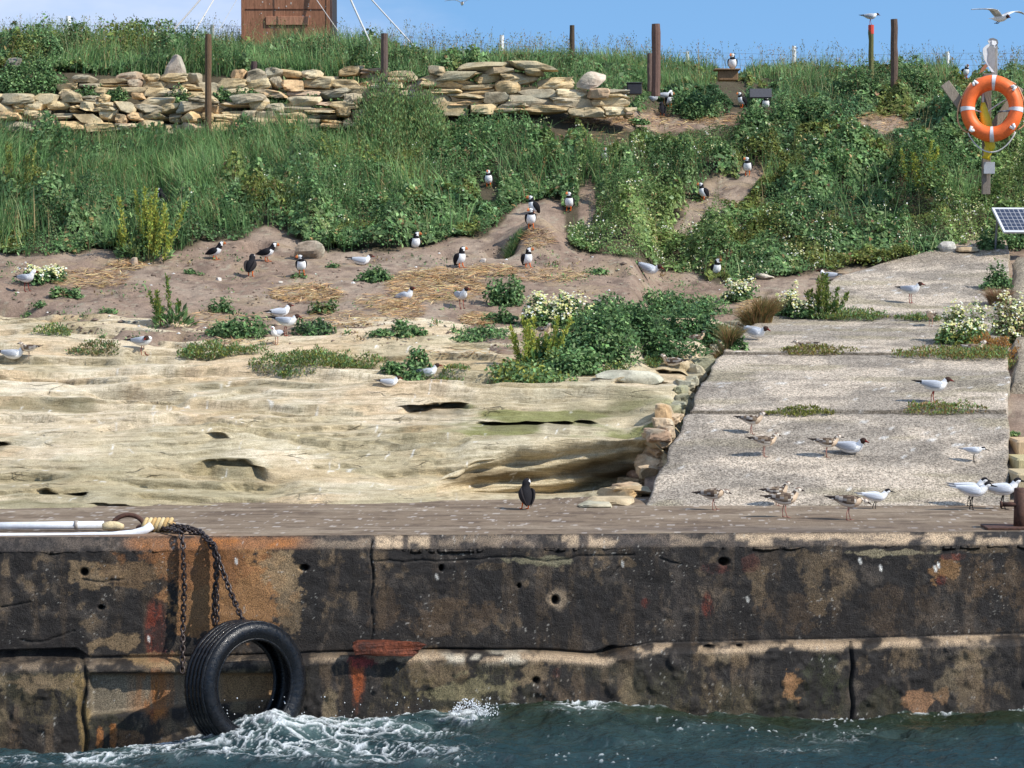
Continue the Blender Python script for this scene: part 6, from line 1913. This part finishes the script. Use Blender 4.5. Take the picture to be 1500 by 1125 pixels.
# splash crown beside the tyre
fl = MB(); rg = np.random.default_rng(5)
sc0 = Vector(at(686, 1048, 21.45))
for k in range(620):
    if k < 330:
        a = rg.uniform(.1, math.pi - .1); r = abs(rg.normal(.115, .02))
        c0 = sc0 + Vector((r * math.cos(a), rg.normal(0, .07), r * math.sin(a) * .85))
    elif k < 520:
        c0 = sc0 + Vector((.14 + rg.normal(0, .06), rg.normal(0, .05), abs(rg.normal(.02, .05))))
    else:
        q = rg.uniform(0, 1); c0 = Vector(at(300 + 420 * q, 1055 - 35 * rg.random() ** 2, 21.2 + .3 * rg.random()))
    s_ = rg.uniform(.0022, .0065)
    d = [Vector(v) * s_ for v in ((1, 0, 0), (-1, 0, 0), (0, 1, 0), (0, -1, 0), (0, 0, 1.3), (0, 0, -1.3))]
    fl.add([c0 + v for v in d], [(0, 2, 4), (2, 1, 4), (1, 3, 4), (3, 0, 4), (2, 0, 5), (1, 2, 5), (3, 1, 5), (0, 3, 5)], (.8, .82, .83))
o = fl.build("spray", vmat("spray_water", rough=.3, amt=0, base=(.75, .78, .8)), None, True); tag(o, kind="stuff")
#@@PART3@@
# ------------------------------------------------------------------ birds
def catmull(pts, k=3):
    P = np.array(pts, float); out = []
    Q = np.vstack([2 * P[0] - P[1], P, 2 * P[-1] - P[-2]])
    for i in range(1, len(Q) - 2):
        for j in range(k):
            t = j / k
            out.append(np.concatenate([.5 * (2 * Q[i] + (Q[i + 1] - Q[i - 1]) * t + (2 * Q[i - 1] - 5 * Q[i] + 4 * Q[i + 1] - Q[i + 2]) * t * t +
                                              (3 * Q[i] - Q[i - 1] - 3 * Q[i + 1] + Q[i + 2]) * t ** 3), [i - 1 + t]]))
    out.append(np.concatenate([P[-1], [len(P) - 1.0]]))
    return np.array(out)


def loft(mb, prof, colf, n=14, twist=None, y0=0.0, k=3, ydir=None):
    """prof rows: x, z, ry, rn (and optional y); colf(t, a, centre) gives the plumage colour"""
    S = catmull(prof, k); m = len(S)
    V = np.zeros((m, n, 3)); A = 2 * np.pi * np.arange(n) / n
    has_y = S.shape[1] == 6
    for i in range(m):
        d = S[min(i + 1, m - 1), :2] - S[max(i - 1, 0), :2]; d = d / (np.linalg.norm(d) + 1e-9)
        nx, nz = -d[1], d[0]
        ry, rn = max(S[i, 2], 5e-4), max(S[i, 3], 5e-4)
        V[i, :, 0] = S[i, 0] + nx * rn * np.cos(A); V[i, :, 2] = S[i, 1] + nz * rn * np.cos(A)
        V[i, :, 1] = (S[i, 4] if has_y else y0) + ry * np.sin(A)
    T = S[:, -1]
    if twist:
        tk, yaw, pitch, dz = twist
        piv = np.array([np.interp(tk, T, S[:, 0]), 0, np.interp(tk, T, S[:, 1])])
        for i in range(m):
            f = float(ss(tk, tk + 2.0, T[i]))
            if f > 0:
                M_ = np.array(Matrix.Rotation(yaw * f, 3, 'Z') @ Matrix.Rotation(pitch * f, 3, 'Y'))
                V[i] = (V[i] - piv) @ M_.T + piv + np.array([0, 0, dz * f])
    b = len(mb.v); mb.v += [tuple(p) for p in V.reshape(-1, 3)]
    for i in range(m - 1):
        for j in range(n):
            j2 = (j + 1) % n
            mb.f.append((b + i * n + j, b + (i + 1) * n + j, b + (i + 1) * n + j2, b + i * n + j2))
            a = (A[j] + np.pi / n) % (2 * np.pi); a = min(a, 2 * np.pi - a)
            ctr = (V[i, j] + V[i + 1, j2]) / 2
            mb.c.append(tuple(colf((T[i] + T[i + 1]) / 2, a, ctr)))
    for rng_, i in ((range(n), 0), (reversed(range(n)), m - 1)):
        mb.f.append(tuple(b + i * n + j for j in rng_)); mb.c.append(mb.c[-1] if i else tuple(colf(T[0], 0.0, V[0, 0])))


BK = (.016, .015, .017); WH = (.78, .77, .75); FC = (.68, .67, .65); ORL = (.72, .14, .02); BIL = (.46, .13, .05)


def legs(mb, x, z, sp, col, r=.005, stride=0.0, web=.035):
    for s in (-1, 1):
        dx = stride * s
        mb.tube([(x, s * sp * .8, z), (x - .012 + dx * .5, s * sp, z * .5), (x + dx, s * sp, .006)], [r * 1.5, r, r], 6, col)
        fx = x + dx
        mb.add([(fx - .008, s * sp, .012), (fx + web, s * sp + .017, .004), (fx + web * 1.2, s * sp, .004), (fx + web, s * sp - .017, .004), (fx - .008, s * sp, .0)],
               [(0, 1, 2), (0, 2, 3), (4, 2, 1), (4, 3, 2), (0, 4, 1), (0, 3, 4)], col)


def puffin(pose, hy, rg):
    mb = MB(); sit = pose == 'sit'; lean = pose == 'lean'
    if lean:
        pr = [(-.125, .085, .014, .004), (-.10, .095, .034, .016), (-.06, .10, .055, .042), (-.01, .112, .062, .056), (.035, .135, .056, .053), (.062, .165, .042, .040), (.078, .19, .034, .034), (.095, .212, .036, .036), (.112, .222, .030, .030), (.126, .222, .016, .024), (.145, .218, .010, .021), (.166, .208, .003, .006)]
    else:
        pr = [(-.085, .050, .014, .004), (-.066, .066, .034, .018), (-.038, .090, .054, .044), (-.006, .122, .064, .058), (.014, .158, .060, .054), (.024, .190, .046, .042), (.028, .212, .036, .036), (.036, .236, .038, .038), (.052, .250, .033, .032), (.068, .251, .017, .026), (.088, .248, .010, .022), (.112, .238, .003, .006)]
    grey = pose == 'back'

    def cf(t, a, c):
        if t > 9.0: return (.10, .12, .16) if t < 9.35 else ((.50, .36, .12) if t < 9.55 else BIL)
        if t > 6.7:
            if a < .75 or (t < 7.25 and a < 1.9): return BK
            return FC if abs(c[1]) > .012 or a > 2 else (.5, .5, .5)
        if t > 5.1: return BK
        if t < 1.2: return BK
        return WH if a > (1.45 if not lean else 1.5) else BK
    loft(mb, pr, cf, 16, (5.4, hy, 0, 0))
    ey = pr[7]
    wing = (.028, .024, .024) if grey else BK
    for s in (-1, 1):
        if lean: w = [(.05, .15, .008, .02, s * .050), (.02, .135, .016, .042, s * .062), (-.05, .115, .014, .040, s * .056), (-.11, .10, .008, .020, s * .030), (-.15, .092, .002, .004, s * .012)]
        else: w = [(.012, .188, .008, .018, s * .050), (-.010, .160, .016, .040, s * .062), (-.050, .110, .014, .038, s * .056), (-.082, .066, .008, .020, s * .032), (-.098, .042, .002, .004, s * .016)]
        loft(mb, w, lambda t, a, c: wing, 10, k=2)
    if not sit:
        legs(mb, .005 if not lean else .0, .085, .030, ORL, .0065, .012 if rg.random() < .5 else 0, .045)
    return mb, (-.045 if sit else 0)


def gull(pose, hy, rg, kind):
    mb = MB(); juv = kind == 'juv'; tern = kind == 'tern'
    neck = .02 if pose in ('up',) else 0
    tuck = pose in ('tuck', 'preen')
    sl = .88 if tern else 1.0
    pr = [(-.205, .172, .024, .003), (-.165, .172, .034, .010), (-.115, .166, .044 * sl, .030), (-.05, .152, .060 * sl, .052 * sl), (.02, .150, .066 * sl, .060 * sl), (.072, .166, .054 * sl, .052 * sl),
          (.102, .195 + neck, .036, .036), (.118, .222 + neck, .031, .031), (.138, .238 + neck, .032, .031), (.158, .238 + neck, .025, .024), (.172, .234 + neck, .010, .011), (.192 if not tern else .205, .229 + neck, .006, .007), (.212 if not tern else .240, .224 + neck, .001, .002)]
    if tern: pr[0] = (-.235, .178, .020, .003)
    gr = (.40, .42, .455) if not tern else (.52, .54, .575)
    hood = (.045, .026, .020)
    sd = int(rg.integers(1000))

    def mott(c):
        v = vn(np.array([c[0] * 42 + sd]), np.array([c[2] * 60 + c[1] * 50]), sd)[0]
        return (.085, .06, .045) if v < .48 else ((.20, .15, .105) if v < .74 else (.46, .41, .35))

    def cf(t, a, c):
        if t > 9.7: return (.16, .02, .015) if kind == 'gull' else ((.05, .035, .03) if juv else (.015, .015, .015))
        if t > 6.9:
            if kind == 'gull' and pose != 'whitehead':
                return hood if (t > 7.35 or (a > 1.6)) else WH
            if juv:
                if a < .8 and t > 7.2: return (.22, .16, .12)
                if 1.0 < a < 1.9 and 7.6 < t < 8.1: return (.16, .12, .09)
                return (.64, .56, .46)
            if tern: return BK if (a < 1.25 and t > 6.8) else WH
            return WH
        if juv:
            if t < .55: return (.05, .04, .035)
            if t < 1.4: return (.66, .62, .56)
            if a < 1.25: return mott(c)
            return (.60, .45, .31) if t > 4.4 else (.68, .62, .54)
        if 1.3 < t < 5.6 and a < 1.2: return gr
        return WH
    yaw = hy
    loft(mb, pr, cf, 14, (5.6, yaw, .35 if pose == 'down' else (.2 if tuck else 0), -.035 if tuck else (-.05 if pose == 'down' else (.0))))
    for s in (-1, 1):
        tl = -.255 if not tern else -.275
        w = [(.075, .178, .006, .016, s * .040), (.045, .172, .013, .040, s * .058), (-.03, .170, .015, .042, s * .060), (-.11, .176, .011, .028, s * .042), (-.18, .184, .006, .013, s * .022), (tl, .192, .002, .003, s * .006)]

        def wf(t, a, c):
            if juv:
                if t > 3.6: return (.045, .035, .03)
                return mott(c) if t < 2.2 or vn(np.array([c[0] * 30]), np.array([c[2] * 60]), 9)[0] > .45 else (.25, .225, .205)
            if tern: return gr if t < 4.2 else (.22, .22, .23)
            return gr if t < 3.7 else (.018, .017, .018)
        loft(mb, w, wf, 10, k=2)
    lc = (.30, .035, .025) if kind == 'gull' else ((.42, .20, .15) if juv else (.02, .02, .02))
    if pose == 'chick': lc = (.3, .2, .15)
    sit = pose in ('sit', 'tucksit', 'whitesit')
    if not sit:
        mb.v = [(a, b, c_ + .035) for a, b, c_ in mb.v]
        legs(mb, .0, .145, .028, lc, .0045, float(rg.choice([0, .02, -.015])), .035)
    return mb, (-.092 if sit else 0)


def flyer(kind, rg):
    mb = MB()
    pr = [(-.20, .0, .040, .003), (-.15, .0, .034, .010), (-.09, .0, .040, .034), (-.02, .0, .054, .050), (.05, .005, .052, .048), (.10, .018, .036, .036), (.13, .026, .031, .031), (.155, .024, .028, .028), (.172, .018, .012, .013), (.19, .010, .006, .007), (.208, .002, .001, .002)]
    hd = (.045, .026, .020) if kind == 'gull' else BK
    loft(mb, pr, lambda t, a, c: (.12, .02, .015) if t > 8 else (hd if t > 6.2 and (kind == 'gull' or a < 1.3) else (WH if t < 5.9 or a > 1.2 else WH)), 14)
    for s in (-1, 1):
        # sections along the span: y, lead x, trail x, z
        sec = [(.03, .085, -.075, .02), (.10, .10, -.07, .065), (.18, .125, -.045, .105), (.26, .115, -.02, .115), (.36, .075, -.02, .112), (.46, .02, -.03, .105), (.54, -.045, -.055, .095)]
        top = []; V = []
        n = 8
        for (y, xl, xt, z) in sec:
            for j in range(n):
                a = 2 * math.pi * j / n; ch = xl - xt
                V.append(((xl + xt) / 2 + ch / 2 * math.cos(a), s * y, z + .006 * math.sin(a) + .012 * math.cos(a) * .3))
        Fs = []
        for i in range(len(sec) - 1):
            for j in range(n):
                f = (i * n + j, i * n + (j + 1) % n, (i + 1) * n + (j + 1) % n, (i + 1) * n + j)
                Fs.append(f if s > 0 else f[::-1])
        Fs.append(tuple(range((len(sec) - 1) * n, len(sec) * n)))
        mb.add(V, Fs, lambda c: (.03, .03, .03) if abs(c[1]) > .50 else ((.74, .74, .74) if c[0] > .055 else (.40, .41, .43)))
    for s in (-1, 1):
        mb.tube([(-.02, s * .018, -.04), (-.05, s * .02, -.065), (-.085, s * .02, -.07)], .006, 6, (.06, .02, .02))
    return mb, 0


BIRDS = {}


def bird(name, label, cat, group, px, py, head, kind, pose='stand', hy=0.0, scale=1.0, lift=0.0, pos=None, roll=0.0, tiltx=0.0, seed=None):
    key = (kind, pose, round(hy, 2), (seed if seed is not None else (px % 3 if kind == 'juv' else 0)))
    if key not in BIRDS:
        rg = np.random.default_rng(abs(hash(str(key))) % 1000 if False else int(px + 7 * py) % 997)
        if kind == 'puffin': mb, dz = puffin(pose, R(hy), rg)
        elif kind in ('flygull', 'flytern'): mb, dz = flyer(kind[3:], rg)
        else: mb, dz = gull(pose, R(hy), rg, kind)
        o = mb.build(name, M_BIRD, None, True); BIRDS[key] = (o.data, dz)
    else:
        me, dz = BIRDS[key]
        o = bpy.data.objects.new(name, me); COL.objects.link(o)
    w = Vector(pos) if pos is not None else place(px, py)
    o.scale = (scale,) * 3
    o.location = (w.x, w.y, w.z + (BIRDS[key][1] + lift) * scale)
    jr = random.Random(px * 31 + py); o.rotation_euler = (roll + jr.uniform(-.06, .06), tiltx + jr.uniform(-.10, .10), R(head + jr.uniform(-14, 14)))
    tag(o, label, cat, group)
    return o


GP, GG, GJ, GT = "puffins on the island", "black headed gulls", "speckled young gulls", "terns on the quay and path"


def P(label, px, py, head, pose='stand', hy=0, scale=1.0, lift=0): return bird("puffin", label, "puffin", GP, px, py, head, 'puffin', pose, hy, scale, lift)


def G(label, px, py, head, pose='stand', hy=0, scale=.92, lift=0, **k): return bird("gull", label, "gull", GG, px, py, head, 'gull', pose, hy, scale, lift, **k)


def J(label, px, py, head, pose='stand', hy=0, scale=.80, lift=0, **k): return bird("young_gull", label, "young gull", GJ, px, py, head, 'juv', pose, hy, scale, lift, **k)


def Tn(label, px, py, head, pose='stand', hy=0, scale=.85, lift=0, **k): return bird("tern", label, "tern", GT, px, py, head, 'tern', pose, hy, scale, lift, **k)


P("dark backed puffin standing on the quay, seen from behind", 769, 746, 100, 'back', -45, 1.05)
P("puffin leaning forward at the left end of the soil by the burrow", 316, 381, -20, 'lean', 10)
P("dark puffin seen from behind on the bare soil, left of the two facing right", 367, 405, 62, 'back', 20, 1.1)
P("puffin striding right beside the soil hollow with bright orange bill", 391, 383, -8, 'lean', 0, 1.05)
P("puffin on a small tuft with its head turned left", 442, 403, -75, 'stand', -70)
P("puffin peeping from the leaves at the upper soil edge above the lying gull", 609, 364, -80, 'sit', 60)
P("upright puffin at the top of the largest straw patch, facing right", 676, 393, -50, 'stand', 50, 1.05)
P("upright puffin standing on soil below the mound with orange feet", 774, 393, -65, 'stand', 40)
P("front puffin of the pair on top of the soil mound", 778, 335, -80, 'stand', -50, 1.05)
P("rear puffin of the pair on the mound, dark back turned right", 780, 316, -170, 'stand', 0, 1.05)
P("puffin at a burrow mouth right of the mound pair", 833, 309, -95, 'stand', -30)
P("lone puffin deep in the green leaves above the mound", 716, 274, -85, 'stand', -20, .92)
P("puffin facing left on the bare trail, lower of the two there", 1029, 294, -150, 'stand', -10, 1.0)
P("upright white breasted puffin higher up the bare trail", 1095, 257, -105, 'stand', -40, 1.05)
P("puffin on soil just left of the leafy bank at the path's left verge", 1050, 407, -70, 'stand', 30)
P("dark puffin on the dry ledge right of the black crate", 911, 154, -25, 'stand', 20, .95)
P("puffin in front of the grey gull on the dry ledge, bill up", 981, 158, -60, 'stand', 60, .95)
P("greyish puffin half hidden in plants below the dry ledge", 970, 171, 100, 'back', 0, .9)
P("puffin on the right end of the dry ledge facing left with dark tail", 1086, 158, -150, 'stand', 0, .95)
P("puffin facing forward at the far right of the dry ledge", 1121, 160, -80, 'sit', 20, 1.0)
bird("puffin", "puffin sitting on the wooden nest box on the crest", "puffin", GP, 1074, 104, -85, 'puffin', 'sit', -30, 1.1, pos=Vector(nb_.location) + Vector((.07, -.05, .20)))
P("puffin head showing among leaves left of the middle slope", 886, 236, -100, 'sit', 0, .9)
P("puffin mostly hidden in the grass behind the large yellow dock", 238, 300, 140, 'stand', 0, .9)
P("puffin among leaves just left of the top of the lifebuoy", 1414, 116, -70, 'stand', 0, .95)
# gulls
G("white gull at the far left edge of the soil, head bent down", 40, 427, -45, 'whitehead', 30)
G("gull preening on the left rock with dark hood tucked to its breast", 211, 521, -25, 'preen', -100)
G("gull resting on the rock at the far left with dark head raised", 18, 526, -8, 'sit', 0)
G("gull standing on the rock below the grey green plant, hood turned right", 418, 492, -8, 'stand', 20)
G("smaller grey gull standing in front of the hooded one on the rock", 405, 505, -120, 'whitehead', 20, .72)
G("white headed gull lying in the soil behind the grey green plant", 412, 464, 15, 'whitesit', 0, .9)
G("white gull crouching on the leafy strip in the middle of the rock", 627, 552, 5, 'whitesit', 0, .85)
G("dark headed grey gull sitting low on the rock, lowest of all on it", 570, 566, 10, 'sit', 0, .7)
G("dark headed gull sitting in a straw hollow with bill raised", 596, 440, -30, 'sit', 0, .9, tiltx=-.25)
G("hooded gull standing on a straw tuft with its white breast forward", 677, 452, -55, 'stand', 30, .9)
G("grey backed gull tilting forward at the right end of the soil strip", 945, 405, -28, 'sit', 0, 1.05, tiltx=.30, lift=.045)
G("gull lying on the upper soil between the puffins and the leaf edge", 528, 388, 5, 'sit', 0, .9)
G("white gull with raised wing tips crouching beside the kerb", 1102, 497, -25, 'whitesit', 0, 1.0, lift=.03, tiltx=.32)
G("hooded gull standing on the upper path", 1334, 444, -40, 'stand', 20, .95)
G("hooded gull walking right on the middle path slab, biggest on the slabs", 1366, 590, -5, 'stand', 0, .98)
G("hooded gull lying on the lower path slab beside a speckled young one", 1244, 664, -3, 'sit', -20, .98)
G("white gull half hidden behind the dark green dock on the path", 1214, 410, 150, 'whitesit', 0, .9)
G("pale grey gull behind the bill up puffin on the dry ledge", 957, 149, -30, 'whitesit', 0, .8)
G("white headed gull behind the puffin pair of the dry ledge", 974, 153, 5, 'whitehead', 10, .8)
bird("gull", "gull perched on the orange topped marker post", "gull", GG, 1275, 36, -10, 'gull', 'preen', 20, .80, pos=Vector(at(1275.5, 36.8, 44.4)))
bird("gull", "gull flying at the upper right with wings spread against the sky", "gull", GG, 0, 0, -52, 'flygull', 'fly', 0, 1.0, pos=Vector(at(1465, 27, 37.0)), roll=-.05)
bird("tern", "bird flying at the top edge of the sky above the middle wall", "tern", GT, 0, 0, -85, 'flytern', 'fly', 0, .50, pos=Vector(at(677, 5, 40.0)))
# young gulls
J("pale brown chick on the rock beside the gull at the far left", 42, 526, 170, 'chick', 0, .68)
J("brown young gull resting in leaves below the right end of the soil", 886, 450, 15, 'sit', 0, .85)
J("buff chick looking out behind the yellow dock", 797, 500, -60, 'stand', 0, .72)
J("pale young gull resting on the rock shelf near the kerb", 984, 536, 165, 'sit', 0, .80)
J("dark brown young gull sitting on the rock against the kerb stones", 1022, 500, -5, 'sit', 20, .74)
J("dark chick lying in the weeds of the middle path joint", 1180, 512, 175, 'sit', 0, .74)
J("fluffy young gull standing alone on the upper path slab", 1363, 478, -125, 'tuck', 100, .78)
J("dark young gull lying by the low orange clump at the path's right side", 1424, 518, -5, 'sit', 0, .95)
J("speckled young gull highest of the group, beneath the lower path joint", 1101, 636, -10, 'stand', 0, .80)
J("buff breasted young gull just below the highest speckled one", 1119, 669, 5, 'stand', 10, .84)
J("young gull standing against the lying hooded gull", 1211, 670, -8, 'stand', 0, .80)
J("young gull at the quay's back edge with white shoulder, left of the pair", 1047, 747, -8, 'down', 0, .82)
J("young gull standing behind the foremost one, bill level", 1139, 741, 8, 'up', 0, .74)
J("foremost young gull standing on the quay with its head up", 1150, 758, -5, 'stand', 0, .92)
J("grey brown young gull on the quay with its head lowered beside a tern", 1243, 762, -12, 'down', 0, .92)
# terns
Tn("white tern with black cap crouching behind the lowered young gull", 1281, 745, -5, 'stand', 0, .80, lift=-.05)
Tn("small grey tern resting on the lower path slab at right", 1427, 677, -12, 'tuck', 20, .62)
Tn("tern with folded wings standing second from the iron mooring post", 1423, 747, -5, 'stand', 0, .94)
Tn("tern mostly hidden behind its neighbour, dark cap above it", 1420, 741, -3, 'up', 0, .90)
Tn("tern nearest the iron mooring post, black cap behind the post", 1470, 746, -5, 'stand', 0, 1.0)
